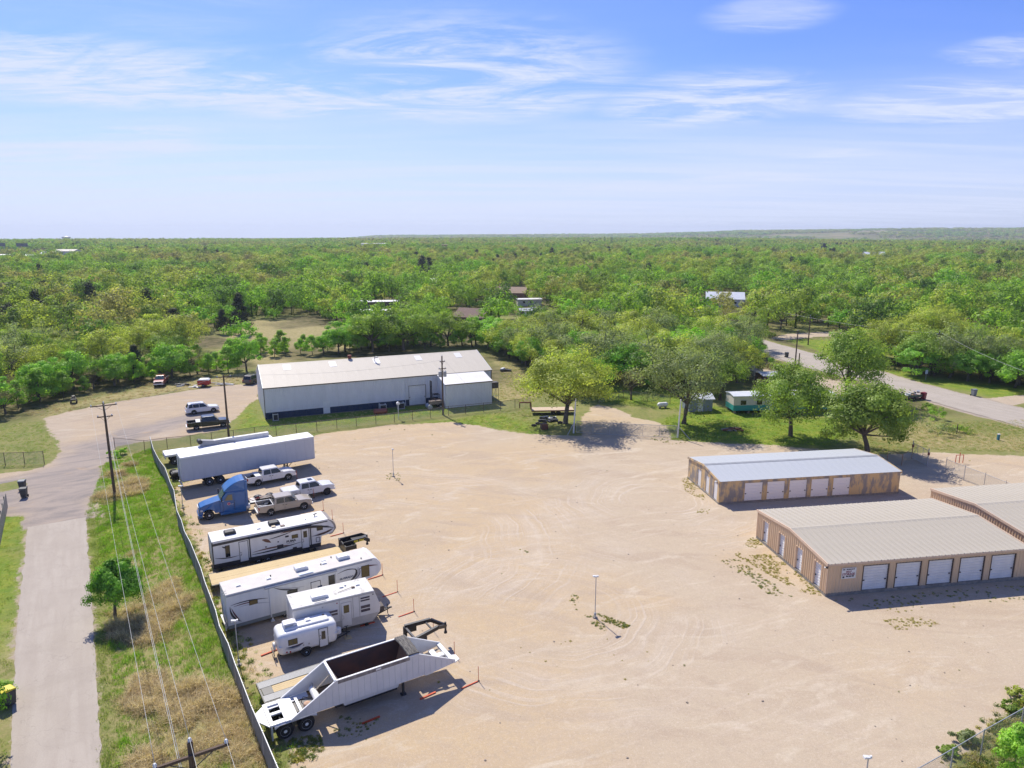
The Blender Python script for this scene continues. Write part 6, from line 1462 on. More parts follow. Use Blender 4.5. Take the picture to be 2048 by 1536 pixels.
def crown_arrays(rg, H, Rr, kind, nclump, per, leaf):
    if kind in ('cedar', 'sapling'):
        z = rg.random(nclump) ** (0.9 if kind == 'cedar' else 0.75)
        zz = (0.10 + 0.86 * z) * H if kind == 'cedar' else (0.16 + 0.78 * z) * H
        prof = (1 - z) ** 0.8 * 0.95 + 0.06 if kind == 'cedar' else np.sin(np.pi * np.clip(z * 0.80 + 0.22, 0, 1)) * 0.95 + 0.06
        an = rg.random(nclump) * 2 * np.pi; rad = Rr * prof * np.sqrt(rg.random(nclump) * 0.75 + 0.2)
        C = np.stack([rad * np.cos(an), rad * np.sin(an), zz], -1)
        rc = Rr * (0.34 if kind == 'sapling' else 0.30) * (0.7 + 0.6 * rg.random(nclump))
        mid = np.array([0, 0, 0.45 * H])
    else:
        low, flat = {'oak_yellow': (0.17, 0.46), 'oak_green': (0.14, 0.47), 'oak_grey': (0.17, 0.46), 'bright': (0.05, 0.50), 'lime': (0.22, 0.40), 'bare': (0.28, 0.38), 'deep': (0.22, 0.40)}[kind]
        d = rg.normal(size=(nclump, 3)); d /= np.linalg.norm(d, axis=1)[:, None]
        d[:, 2] = np.abs(d[:, 2]) * 1.0 - 0.40 * (rg.random(nclump) < 0.55) * rg.random(nclump) * 1.6
        k = 0.42 + 0.52 * rg.random(nclump) ** 0.7
        lob = 1 + 0.22 * np.sin(np.arctan2(d[:, 1], d[:, 0]) * 3 + rg.random() * 6) + 0.12 * rg.normal(size=nclump)
        mid = np.array([0, 0, H * (low + flat * 0.75)])
        C = mid + np.stack([d[:, 0] * Rr * k * lob, d[:, 1] * Rr * k * lob, d[:, 2] * H * flat * k * 1.05], -1)
        C[:, 2] = np.maximum(C[:, 2], low * H)
        rc = Rr * 0.27 * (0.6 + 0.8 * rg.random(nclump))
    n = nclump * per
    ci = np.repeat(np.arange(nclump), per)
    u = rg.normal(size=(n, 3)); u /= np.linalg.norm(u, axis=1)[:, None]
    q = u * (rg.random(n) ** 0.42)[:, None]
    q[:, 2] *= 0.72
    P = C[ci] + q * rc[ci][:, None]
    nrm = u * 0.95 + (P - mid) / (np.linalg.norm(P - mid, axis=1)[:, None] + 1e-6) * 0.6 + rg.normal(size=(n, 3)) * 0.28 + np.array([0, 0, 0.3])
    nrm /= np.linalg.norm(nrm, axis=1)[:, None]
    t = np.cross(nrm, rg.normal(size=(n, 3))); t /= np.linalg.norm(t, axis=1)[:, None]
    b = np.cross(nrm, t)
    s = leaf * (0.55 + 0.8 * rg.random(n))[:, None]
    asp = (0.55 + 0.35 * rg.random(n))[:, None]
    V = np.stack([P - t * s, P - b * s * asp * 0.8 + t * s * 0.1, P + t * s, P + b * s * asp * 0.8 - t * s * 0.1], 1).reshape(-1, 3)
    V[:, 2] = np.maximum(V[:, 2], 0.05)
    tone = np.clip((0.76 + 0.48 * rg.random(nclump))[ci] * (0.87 + 0.26 * rg.random(n)), 0.5, 1.45)
    hue = np.clip((0.6 * rg.random(nclump))[ci] + 0.4 * rg.random(n), 0, 1)
    return V, tone, hue, C
def foliage_mesh(name, V, tone, hue, m):
    nq = len(V) // 4
    me = np_mesh(name, V, np.arange(nq * 4).reshape(nq, 4))
    for k, v in (('tone', tone), ('hue', hue)):
        a = me.attributes.new(k, 'FLOAT', 'FACE'); a.data.foreach_set('value', np.ascontiguousarray(v, dtype=np.float32))
    me.materials.append(m)
    return me
def trunk_mb(rg, H, Rr, kind, C, n=7):
    mb = MB()
    r0 = 0.028 * H if kind not in ('cedar', 'sapling') else 0.018 * H
    lean = rg.normal(size=2) * 0.03 * H
    if kind in ('cedar', 'sapling'):
        return mb.tube([(0, 0, -0.2), (lean[0] * 0.3, lean[1] * 0.3, 0.35 * H), (0, 0, 0.88 * H)], [r0, r0 * 0.7, 0.015], n)
    f = 0.24 * H
    top = (lean[0], lean[1], f)
    mb.tube([(0, 0, -0.2), (0, 0, 0.15), (lean[0] * 0.4, lean[1] * 0.4, f * 0.55), top], [r0 * 1.5, r0 * 1.12, r0 * 0.9, r0 * 0.8], n)
    order = np.argsort(-np.linalg.norm(C[:, :2], axis=1))
    pick = list(order[:10:2]) + list(np.argsort(-C[:, 2])[:3]) + list(order[10:22:4])
    for i in pick:
        c = C[i]
        m1 = (top[0] + c[0] * 0.30 + rg.normal() * 0.03 * H, top[1] + c[1] * 0.30 + rg.normal() * 0.03 * H, f + (c[2] - f) * 0.42)
        m2 = (top[0] * 0.4 + c[0] * 0.68 + rg.normal() * 0.03 * H, top[1] * 0.4 + c[1] * 0.68 + rg.normal() * 0.03 * H, f + (c[2] - f) * 0.78)
        mb.tube([top, m1, m2, tuple(c)], [r0 * 0.55, r0 * 0.36, r0 * 0.2, 0.02], 5, caps=False)
    return mb
TREE_DATA = {}
def tree_data(kind, v, H, Rr, nclump, per, leaf):
    key = (kind, v)
    if key not in TREE_DATA:
        rg = np.random.default_rng(sum(map(ord, kind)) * 13 + v * 101)
        V, tone, hue, C = crown_arrays(rg, H, Rr, kind, nclump, per, leaf)
        TREE_DATA[key] = (trunk_mb(rg, H, Rr, kind, C).mesh('trunk', BARK, smooth=True, recalc=False), foliage_mesh('crown', V, tone, hue, LEAF[kind]), H, Rr)
    return TREE_DATA[key]
SPEC = {'oak_yellow': (10, 5.4, 50, 150, 0.155), 'oak_green': (9.5, 4.9, 50, 150, 0.155), 'oak_grey': (10, 5.0, 46, 125, 0.145), 'bright': (8, 3.9, 50, 150, 0.150), 'lime': (8, 4.0, 55, 150, 0.14),
        'cedar': (8, 2.4, 60, 110, 0.13), 'sapling': (6, 2.2, 40, 130, 0.13), 'bare': (8, 4.2, 34, 60, 0.11), 'deep': (5.6, 2.3, 100, 190, 0.10)}
NVAR = {'oak_yellow': 3, 'oak_green': 3, 'oak_grey': 2, 'bright': 3, 'lime': 1, 'cedar': 2, 'sapling': 3, 'bare': 1, 'deep': 1}
TNAME = {'oak_yellow': 'oak_tree', 'oak_green': 'oak_tree', 'oak_grey': 'oak_tree', 'bright': 'broadleaf_tree', 'lime': 'broadleaf_tree', 'cedar': 'cedar_tree', 'sapling': 'young_tree', 'bare': 'bare_tree', 'deep': 'roadside_tree'}
def tree(kind, loc, H, wide=1.0, rot=0.0, label=None, group=None, var=0, own=None, leafm=None):
    nm = TNAME[kind]
    if own:
        SP = list(SPEC[kind]); SP[2] = int(SP[2] * own); SP[3] = int(SP[3] * 1.4); SP[4] *= 0.82; var = 100 + var
        tm, cm, h0, r0 = tree_data(kind, var, *SP)
    else:
        tm, cm, h0, r0 = tree_data(kind, var, *SPEC[kind])
    t = thing(nm, label, 'tree', (loc[0], loc[1], float(hgt(loc[0], loc[1]))), rot, group)
    s = H / h0
    t.scale = (s * wide, s * wide, s)
    link('trunk', tm, t); c = link('crown', cm, t)
    if leafm: c.material_slots[0].link = 'OBJECT'; c.material_slots[0].material = LEAF[leafm]
    return t
# trees that can be told apart
tree('oak_yellow', at2(1131, 847), 12.6, 1.18, 0.4, 'large yellow-green oak beside the yard gate, shading the gravel', var=1, own=2.0)
tree('oak_grey', at2(1368, 847), 14.0, 0.95, 1.2, 'tall grey-green oak with a thick dark trunk right of the yard gate', var=2, own=2.2)
tree('oak_green', at2(1581, 872), 11.8, 0.98, 2.1, 'light green tree on the lawn in front of the teal trailer home', var=3, own=1.9)
tree('bright', at2(1735, 908), 11.6, 1.06, 0.2, 'broad green tree overhanging the grey roof of the ochre storage building', var=4, own=2.0, leafm='oak_green')
q_ = tree('deep', at2(244, 1236), 5.5, 0.82, 0.0, 'small round deep green tree between the side road and the fence', var=5)
q_.children[1].location = (-0.75, 0.15, 0)
tree('bright', at2(1176, 792), 9.5, 1.15, 0.9, 'bright green tree rising right behind the large yellow-green oak', var=6, own=1.1)
tree('lime', at2(1372, 752), 11.0, 1.15, 0.3, 'vivid lime-green tree behind the tall grey-green oak', var=7, own=1.4)
tree('oak_green', at2(1692, 802), 13.5, 1.0, 2.6, 'gaunt tangled oak beside the through road', var=8, own=2.0)
tree('oak_green', at2(1440, 800), 9.5, 1.1, 2.0, 'dark leafy oak left of the teal trailer home', var=9, own=1.0)
tree('oak_yellow', at2(1474, 765), 9.5, 1.0, 1.0, 'yellowish oak behind the teal trailer home', var=10)
tree('oak_green', at2(1507, 700), 10, 0.85, 1.0, 'slim forked tree at the bend of the through road', var=11)
tree('oak_yellow', at2(1868, 726), 14.0, 1.05, 0.0, 'tallest yellow-gold oak across the through road', var=12, own=1.4)
tree('bright', at2(1832, 752), 8.0, 1.35, 2.0, 'dense dark-green thicket tree at the roadside across from the junk pile', var=13)
tree('bright', at2(1250, 770), 10.0, 1.25, 1.4, 'deep green round-headed tree at the edge of the lawn behind the gate', var=14, own=1.4)
tree('bare', at2(1262, 800), 6.5, 1.0, 0.5, 'nearly bare grey tree on the lawn behind the gate', var=15)
tree('sapling', at2(2022, 1572), 4.0, 0.85, 0.5, 'bright green leafy young tree behind the fence at the bottom right corner', var=16)
tree('sapling', at2(-4, 1404), 1.7, 1.5, 1.5, 'bright green shrub beside the yellow-lidded bin', var=17)
tree('deep', at2(-75, 1500), 5.2, 1.0, 2.5, 'dark tree at the left edge in the bottom corner', var=18)
tree('cedar', at2(482, 668), 12.5, 1.0, 0.4, 'tallest dark cedar left behind the workshop', var=19)
tree('cedar', at2(447, 668), 7.5, 1.1, 1.4, 'shorter dark cedar standing by the tall cedar', var=20)
tree('cedar', at2(352, 672), 8.5, 1.5, 2.4, 'dark spreading cedar at the left edge of the meadow', var=21)
tree('oak_green', at2(1560, 660), 10.5, 0.9, 0.8, 'oak shading the pale drive beyond the bend', var=22)
tree('bright', at2(1935, 762), 7.5, 1.35, 0.6, 'dark rounded roadside bush right of the small white sign', var=23)
tree('bright', at2(2030, 776), 8.5, 1.2, 1.6, 'dense green tree at the right edge above the grey bin', var=24)
tree('oak_grey', at2(1418, 786), 12.0, 1.05, 0.6, 'grey-green oak between the thick-trunked oak and the teal trailer home', var=25, own=1.8)
tree('oak_yellow', at2(1765, 728), 11.5, 1.1, 2.6, 'yellow-green oak overhanging the far edge of the through road', var=26)
# the rest of the near woodland
KEEP = []
HOUSES = [(745, 622, 14), (770, 610, 12), (932, 628, 14), (1062, 618, 14), (1020, 582, 12), (840, 562, 14), (1450, 598, 18), (1990, 690, 16), (1525, 730, 8), (1560, 800, 14), (1400, 805, 9)]
def bound(u):
    return float(np.interp(u, [-400, 0, 60, 130, 230, 330, 500, 516, 530, 940, 965, 1010, 1060, 1110, 1200, 1420, 1490, 1530, 1560, 1640, 1700, 1730, 1770, 1850, 1950, 2048, 2300],
                           [870, 832, 812, 796, 772, 757, 743, 724, 716, 694, 694, 712, 738, 752, 764, 772, 745, 690, 655, 660, 676, 712, 734, 751, 766, 780, 830]))
MEADOW = G((395, 705), (430, 655), (505, 636), (620, 636), (720, 655), (700, 690), (640, 706), (520, 740), (410, 738))
LAWNS = [LUSH[0], LUSH[1], LUSH[2], TANDRIVE, SHED_YARD]
rgt = np.random.default_rng(21)
cands = []
for _ in range(60000):
    r = math.sqrt(rgt.random()) * 285; th = rgt.uniform(-0.82, 0.82)
    if r < 90: continue
    cands.append((r * math.sin(th), r * math.cos(th)))
def topx(x, y):
    f = y * math.cos(PITCH) + CAM_H * math.sin(PITCH); w = y * math.sin(PITCH) - CAM_H * math.cos(PITCH)
    return 1024 + FPX * x / f, 768 - FPX * w / f
HP = [(*at2(u, v), r) for u, v, r in HOUSES]
def corridor(x, y):
    for hx, hy, hr in HP[:7]:
        d = math.hypot(hx, hy); k = (x * hx + y * hy) / d
        if d - (42 if d < 200 else 72) < k < d + 4 and abs(x * hy - y * hx) / d < hr * 0.7: return True
    return False
def allowed(x, y):
    u, v = topx(x, y)
    if v > bound(u): return False
    if any(math.hypot(x - hx, y - hy) < hr for hx, hy, hr in HP): return False
    if float(sdist(ROADRIGHT, x, y)) > -3.2: return False
    for p in LAWNS:
        if float(sdist(p, x, y)) > -1.0: return False
    if float(sdist(MEADOW, x, y)) > 0 and rgt.random() < 0.965: return False
    return True
specific = [(o.location.x, o.location.y) for o in col.objects if o.get('category') == 'tree']
placed = list(specific)
GRID = {}
def far_enough(x, y, d):
    ix, iy = int(x // 8), int(y // 8)
    for a in range(ix - 1, ix + 2):
        for b_ in range(iy - 1, iy + 2):
            for (px_, py_) in GRID.get((a, b_), ()):
                if (px_ - x) ** 2 + (py_ - y) ** 2 < d * d: return False
    return True
for p in placed: GRID.setdefault((int(p[0] // 8), int(p[1] // 8)), []).append(p)
cands.sort(key=lambda p: math.hypot(*p))
picked = []
for x, y in cands:
    u, v = topx(x, y)
    if u < -260 or u > 2310: continue
    edge = bound(u) - v
    d = 3.5 if edge < 18 else 6.2
    if len(picked) >= 282: break
    if not far_enough(x, y, d) or not allowed(x, y): continue
    GRID.setdefault((int(x // 8), int(y // 8)), []).append((x, y))
    picked.append((x, y, u, v, edge))
ZTXT = [(120, 'at the left edge of the woods'), (300, 'above the quad bike'), (385, 'behind the red pickup'), (520, 'behind the brown SUV'), (680, 'behind the left third of the workshop roof'), (850, 'behind the middle of the workshop roof'), (990, 'behind the right end of the workshop roof'),
        (1130, 'behind the junk under the gate oak'), (1300, 'behind the yard gate'), (1430, 'behind the tall grey-green oak'), (1560, 'behind the teal trailer home'), (1720, 'beyond the road bend'), (1850, 'across the road from the junk trailer'), (9999, 'at the right edge across the road')]
KTXT = {'oak_yellow': 'yellow-green spring oak', 'oak_green': 'mid-green oak', 'oak_grey': 'grey-green oak', 'bright': 'bright green bushy tree', 'cedar': 'dark evergreen cedar', 'sapling': 'fresh green young tree', 'bare': 'leafless brownish tree', 'lime': 'lime-green tree'}
for i, (x, y, u, v, edge) in enumerate(picked):
    q = rgt.random()
    if u < 520:
        kinds = ['sapling', 'sapling', 'bright', 'sapling', 'bright', 'bare', 'cedar'] if edge < 22 else (['bright', 'sapling', 'oak_yellow', 'oak_yellow', 'oak_green', 'oak_grey', 'bare'] if edge < 60 else ['oak_yellow', 'oak_yellow', 'oak_green', 'oak_green', 'oak_grey', 'cedar', 'bright'])
    elif u < 990:
        kinds = ['bright', 'sapling', 'bright', 'sapling', 'bright', 'oak_green'] if edge < 30 else ['bright', 'oak_yellow', 'oak_green', 'bright', 'oak_yellow', 'oak_green']
    elif u < 1560:
        kinds = ['bright', 'bright', 'oak_green', 'oak_yellow', 'bright', 'oak_grey']
    else:
        kinds = ['oak_green', 'bright', 'bright', 'oak_grey', 'sapling'] if edge < 25 else ['oak_yellow', 'oak_green', 'oak_yellow', 'oak_green', 'bright']
    k = kinds[int(q * len(kinds))]
    h = {'sapling': rgt.uniform(3.2, 6.6), 'bright': rgt.uniform(5.2, 9.0), 'cedar': rgt.uniform(4, 8), 'bare': rgt.uniform(4, 7)}.get(k, rgt.uniform(8.2, 12.2))
    if float(sdist(MEADOW, x, y)) > -1: k, h = 'sapling', rgt.uniform(2.8, 5.6)
    if corridor(x, y): k, h = ('sapling', rgt.uniform(1.8, 2.8)) if u < 1560 else ('bright', 3.2)
    z = [s for lim, s in ZTXT if u < lim][0]
    hm = {'sapling': 4.9, 'bright': 7.1, 'cedar': 6, 'bare': 5.5}.get(k, 10.2)
    sz = 'short' if h < hm * 0.88 else ('tall' if h > hm * 1.1 else 'mid-height')
    rk = 'in front' if edge < 14 else ('second row' if edge < 30 else ('third row' if edge < 50 else 'deep inside'))
    lb = f'{sz} {KTXT[k]} {rk}, {z}'
    tree(k, (x, y), h, rgt.uniform(0.9, 1.25), rgt.uniform(0, 6.28), lb, lb.replace(KTXT[k], KTXT[k] + 's'), int(rgt.integers(0, NVAR[k])))
RMAX = math.hypot(*picked[-1][:2])

# ------------------------------------------------------------------ scattered stuff by geometry nodes
def scatter(name, pts, scl, rot, idx, protos, label, cat, kind='stuff', tilt=None):
    me = bpy.data.meshes.new(name)
    pts = np.asarray(pts, float)
    me.vertices.add(len(pts)); me.vertices.foreach_set('co', np.ascontiguousarray(pts, dtype=np.float32).ravel())
    for k, t_, v in (('scl', 'FLOAT', scl), ('rot', 'FLOAT', rot), ('idx', 'INT', idx)):
        a = me.attributes.new(k, t_, 'POINT'); a.data.foreach_set('value', np.ascontiguousarray(v, dtype=np.float32 if t_ == 'FLOAT' else np.int32))
    pc = bpy.data.collections.new(name + '_kinds')
    for i, m_ in enumerate(protos):
        o = bpy.data.objects.new(f'{name}_kind_{i:02d}', m_); pc.objects.link(o)
    ng = bpy.data.node_groups.new(name + '_scatter', 'GeometryNodeTree')
    ng.interface.new_socket('Geometry', in_out='INPUT', socket_type='NodeSocketGeometry')
    ng.interface.new_socket('Geometry', in_out='OUTPUT', socket_type='NodeSocketGeometry')
    gi, go = ng.nodes.new('NodeGroupInput'), ng.nodes.new('NodeGroupOutput')
    ip = ng.nodes.new('GeometryNodeInstanceOnPoints'); ci = ng.nodes.new('GeometryNodeCollectionInfo')
    ci.inputs['Collection'].default_value = pc; ci.inputs['Separate Children'].default_value = True; ci.inputs['Reset Children'].default_value = True
    def na(nm, tp):
        q = ng.nodes.new('GeometryNodeInputNamedAttribute'); q.data_type = tp; q.inputs['Name'].default_value = nm; return q.outputs['Attribute']
    cx_ = ng.nodes.new('ShaderNodeCombineXYZ')
    L_ = ng.links
    L_.new(na('rot', 'FLOAT'), cx_.inputs['Z'])
    L_.new(gi.outputs[0], ip.inputs['Points']); L_.new(ci.outputs[0], ip.inputs['Instance'])
    ip.inputs['Pick Instance'].default_value = True
    L_.new(na('idx', 'INT'), ip.inputs['Instance Index'])
    L_.new(cx_.outputs[0], ip.inputs['Rotation'])
    L_.new(na('scl', 'FLOAT'), ip.inputs['Scale'])
    L_.new(ip.outputs[0], go.inputs[0])
    o = link(name, me)
    md = o.modifiers.new('scatter', 'NODES'); md.node_group = ng
    return tag(o, label, cat, kind=kind)
def lod(kind, seed, H, Rr, nclump, per, leaf, m, trunk=True):
    rg = np.random.default_rng(seed)
    V, tone, hue, C = crown_arrays(rg, H, Rr, kind, nclump, per, leaf)
    nq = len(V) // 4
    q = np.arange(nq * 4).reshape(nq, 4)
    if trunk:
        tv, tq = [], []
        for a in range(4):
            an = a * math.pi / 2; tv += [(0.2 * math.cos(an), 0.2 * math.sin(an), -0.5), (0.12 * math.cos(an), 0.12 * math.sin(an), H * 0.5)]
        b = len(V); V = np.concatenate([V, np.array(tv)])
        q = np.concatenate([q, np.array([[b + 2 * a, b + 2 * ((a + 1) % 4), b + 2 * ((a + 1) % 4) + 1, b + 2 * a + 1] for a in range(4)])])
        tone = np.concatenate([tone, np.full(4, 0.3)]); hue = np.concatenate([hue, np.zeros(4)])
    me = np_mesh('kind', V, q)
    for k, v in (('tone', tone), ('hue', hue)):
        a = me.attributes.new(k, 'FLOAT', 'FACE'); a.data.foreach_set('value', np.ascontiguousarray(v, dtype=np.float32))
    me.materials.append(m)
    return me
protos = []
for i in range(9): protos.append(lod('oak_green' if i % 2 else 'oak_yellow', 300 + i, 9.2, 4.7 + 0.25 * (i % 3), 34, 46, 0.255, WOODS[i // 3]))   # 0-8 mid distance: olive, green, tan
protos.append(lod('bright', 310, 7.0, 3.8, 34, 40, 0.25, LEAF['bright']))                                                     # 9
protos.append(lod('cedar', 311, 9.0, 2.8, 40, 32, 0.24, LEAF['cedar']))                                                       # 10
protos.append(lod('bright', 312, 3.6, 2.6, 22, 30, 0.22, WOODS[1], False)); protos.append(lod('bright', 313, 3.2, 2.4, 20, 30, 0.22, WOODS[0], False))   # 11-12 undergrowth
for i in range(6): protos.append(lod('oak_green' if i % 2 else 'oak_yellow', 320 + i, 9.2, 5.2, 18, 16, 0.52, WOODS[i // 2], False))   # 13-18 far
protos.append(lod('cedar', 330, 9.0, 3.4, 14, 14, 0.55, LEAF['cedar'], False))                                                 # 19
for i in range(3): protos.append(lod('oak_green', 340 + i, 8.6, 9.0, 22, 7, 1.7, WOODS[i], False))                              # 20-22 very far clumps
rf = np.random.default_rng(5)
def ring(n, r0, r1, th=0.86):
    r = np.sqrt(rf.random(n) * (r1 * r1 - r0 * r0) + r0 * r0); a = rf.uniform(-th, th, n)
    return np.stack([r * np.sin(a), r * np.cos(a)], -1)
A1 = ring(21000, RMAX - 22, 900)
keep = np.zeros(len(A1), bool)
HOUSES_FAR = []
cell = {}
order = np.argsort(np.hypot(A1[:, 0], A1[:, 1]))
for i in order:
    x, y = A1[i]; r = math.hypot(x, y)
    dmin = 5.6 + 1.2 * min(1, (r - 150) / 500)
    ix, iy = int(x // 8), int(y // 8)
    ok = True
    for a in range(ix - 1, ix + 2):
        for b_ in range(iy - 1, iy + 2):
            for (px_, py_) in cell.get((a, b_), ()):
                if (px_ - x) ** 2 + (py_ - y) ** 2 < dmin * dmin: ok = False
    if r < 290 and ok: ok = far_enough(x, y, 5.6)
    if not ok: continue
    if r < 420 and not allowed(x, y): continue
    if corridor(x, y): continue
    if r > 250 and float(fbm(x / 55 + 9, y / 55 + 2, 2)) > 0.74: continue
    keep[i] = True; cell.setdefault((ix, iy), []).append((x, y))
A1 = A1[keep]
A2 = ring(36000, 880, 2500); A3 = ring(26000, 2450, 6400)
cl2 = fbm(A2[:, 0] / 130 + 4, A2[:, 1] / 130 + 7, 2); A2 = A2[cl2 < 0.66]
A3 = A3[field_mask(A3[:, 0], A3[:, 1]) < 0.35 + 0.5 * rf.random(len(A3))]
def far_pt(u, v):
    r = 30.5 / math.tan(math.atan((v - HORIZON) / FPX)); return ((u - 1024) / FPX * r, r)
CLEAR = [(far_pt(u, v), cr) for u, v, cr in ((130, 512, 40), (145, 516, 40), (0, 521, 60), (60, 522, 60), (110, 520, 50), (25, 526, 34), (75, 526, 34), (748, 498, 60), (748, 502, 60), (890, 505, 35), (1745, 517, 45), (1745, 522, 40), (1562, 516, 35), (1562, 521, 35))]
def clear(A):
    k = np.ones(len(A), bool)
    for (cx_, cy_), cr in CLEAR: k &= np.hypot(A[:, 0] - cx_, A[:, 1] - cy_) > cr
    return A[k]
A2 = clear(A2); A1 = clear(A1)
def species(A, sc):
    f = fbm(A[:, 0] / sc + 31, A[:, 1] / sc + 12, 3) + (rf.random(len(A)) - 0.5) * 0.22
    return np.where(f < 0.46, 1, np.where(f < 0.64, 0, 2))
sp = species(A1, 70); i1 = sp * 3 + rf.integers(0, 3, len(A1))
u1 = rf.random(len(A1)); dk = fbm(A1[:, 0] / 38 + 77, A1[:, 1] / 38, 2)
i1 = np.where((u1 < 0.10), 9, np.where((dk > 0.73) & (u1 < 0.45), 10, i1))
UND = A1 + rf.normal(size=A1.shape) * 2.6; UND = UND[np.hypot(UND[:, 0], UND[:, 1]) < 520]
UND = np.array([p for p in UND if allowed(*p) and not corridor(*p)])
iu = rf.integers(11, 13, len(UND))
sp = species(A2, 160); i2 = 13 + sp * 2 + rf.integers(0, 2, len(A2)); i2 = np.where((fbm(A2[:, 0] / 60, A2[:, 1] / 60 + 7, 2) > 0.74) & (rf.random(len(A2)) < 0.4), 19, i2)
i3 = 20 + species(A3, 420)
FA = np.concatenate([A1, UND, A2, A3]); idx = np.concatenate([i1, iu, i2, i3])
scl = np.concatenate([(0.68 + 1.0 * rf.random(len(A1)) ** 1.4) * (0.85 + 0.3 * fbm(A1[:, 0] / 40, A1[:, 1] / 40, 2)), 0.6 + 0.7 * rf.random(len(UND)), 0.7 + 0.75 * rf.random(len(A2)), 0.75 + 0.75 * rf.random(len(A3))])
pz = hgt(FA[:, 0], FA[:, 1])
scatter('distant_woodland', np.column_stack([FA, pz - 0.2]), scl, rf.random(len(FA)) * 6.28, idx, protos, 'olive and green woodland stretching from behind the houses to the horizon', 'woodland')
# ------------------------------------------------------------------ fences and gates
SLATM = mat('grey_fence_slats', (0.20, 0.205, 0.195), 0.7, c2=(0.29, 0.29, 0.27), scale=1.5, stretch=(1, 1, 0.3))
def mesh_mat():
    m = bpy.data.materials.new('chain_link_mesh'); m.use_nodes = True
    n, l, noise, mr, mix, math_, mapping, attr = node_tools(m)
    out = [x for x in n if x.type == 'OUTPUT_MATERIAL'][0]; b = n['Principled BSDF']
    b.inputs['Base Color'].default_value = (0.35, 0.35, 0.34, 1); b.inputs['Roughness'].default_value = 0.5
    tr = n.new('ShaderNodeBsdfTransparent'); mx = n.new('ShaderNodeMixShader')
    P = n.new('ShaderNodeTexCoord').outputs['Object']
    def wires(rot):
        w = n.new('ShaderNodeTexWave'); w.wave_type = 'BANDS'; w.bands_direction = 'X'; w.inputs['Scale'].default_value = 5.2
        p = n.new('ShaderNodeMapping'); p.inputs['Rotation'].default_value = (0, R(rot), 0); l.new(P, p.inputs[0]); l.new(p.outputs[0], w.inputs[0])
        return math_('GREATER_THAN', w.outputs['Fac'], 0.955)
    l.new(math_('MAXIMUM', wires(45), wires(-45)), mx.inputs[0])
    l.new(tr.outputs[0], mx.inputs[1]); l.new(b.outputs[0], mx.inputs[2]); l.new(mx.outputs[0], out.inputs['Surface'])
    return m
CHAIN = mesh_mat()
RUSTPOST = mat('rusty_fence_pipe', (0.10, 0.065, 0.05), 0.7, c2=(0.17, 0.12, 0.09), scale=5)
def chain_fence(label, pts, h, m, r=0.035, name='chain_link_fence', barbs=False):
    """fence along ground points: posts, top rail and mesh panels"""
    t = thing(name, label, 'fence', (pts[0][0], pts[0][1], 0))
    o = Vector((pts[0][0], pts[0][1], 0))
    P = [Vector((x, y, float(hgt(x, y)))) - o for x, y in pts]
    post = MB().tube([(0, 0, -0.1), (0, 0, h + 0.06)], r * 1.15, 8).mesh('post', m)
    for i, p in enumerate(P):
        link('post', post, t, tuple(p))
        if barbs: MB().tube([(0, 0, h), (-0.15, -0.25, h + 0.35)], r * 0.7, 6).build('barb_arm', m, t, tuple(p))
    for a, b in zip(P[:-1], P[1:]):
        d = b - a; L_ = d.length; rz = math.atan2(d.y, d.x)
        MB().tube([(0, 0, h), (L_, 0, h)], r * 0.8, 6).build('top_rail', m, t, tuple(a), (0, 0, rz))
        MB().add([(0.02, 0, 0.04), (L_ - 0.02, 0, 0.04), (L_ - 0.02, 0, h - 0.02), (0.02, 0, h - 0.02)], [(0, 1, 2, 3)]).build('mesh_panel', CHAIN, t, tuple(a), (0, 0, rz), recalc=False)
    return t
FB = [at2(*p) for p in ((303, 897), (309, 921), (331, 962), (350, 1010), (357, 1052), (404, 1174), (458, 1331), (528, 1516), (585, 1660))]
def resample(pts, step):
    out = [pts[0]]
    for a, b in zip(pts[:-1], pts[1:]):
        k = max(1, round(math.dist(a, b) / step))
        out += [(a[0] + (b[0] - a[0]) * i / k, a[1] + (b[1] - a[1]) * i / k) for i in range(1, k + 1)]
    return out
FP = resample(FB, 2.9)
t = thing('slatted_fence', 'long grey slatted fence between the grass strip and the parked trailers', 'fence', (FP[0][0], FP[0][1], 0))
o = Vector((FP[0][0], FP[0][1], 0)); FH = 1.75
rgf = random.Random(3)
post = MB().tube([(0, 0, -0.1), (0, 0, FH + 0.05)], 0.045, 8).mesh('post', STEEL)
tops = []
for x, y in FP:
    lean = (rgf.uniform(-0.10, 0.10), rgf.uniform(-0.06, 0.06))
    p = Vector((x, y, 0)) - o; tops.append((p, p + Vector((lean[0], lean[1], FH))))
    link('post', post, t, tuple(p), (-lean[1] / FH, lean[0] / FH, 0))
for (a, at_), (b, bt_) in zip(tops[:-1], tops[1:]):
    L_ = (b - a).length; k = int(L_ / 0.12)
    nrm = Vector((-(b - a).y, (b - a).x, 0)).normalized()
    vs, fs = [], []
    for i in range(2 * k + 1):
        s_ = i / (2 * k); off = nrm * (0.018 if i % 2 else -0.018)
        vs += [tuple(a.lerp(b, s_) + off + Vector((0, 0, 0.03))), tuple(at_.lerp(bt_, s_) + off - Vector((0, 0, 0.03)))]
    for i in range(2 * k): fs.append((2 * i, 2 * i + 2, 2 * i + 3, 2 * i + 1))
    pn = MB().add(vs, fs).build('slat_panel', SLATM, t, recalc=False)
    sd_ = pn.modifiers.new('thickness', 'SOLIDIFY'); sd_.thickness = 0.012
    MB().tube([tuple(at_), tuple(bt_)], 0.035, 6).build('top_rail', STEEL, t)
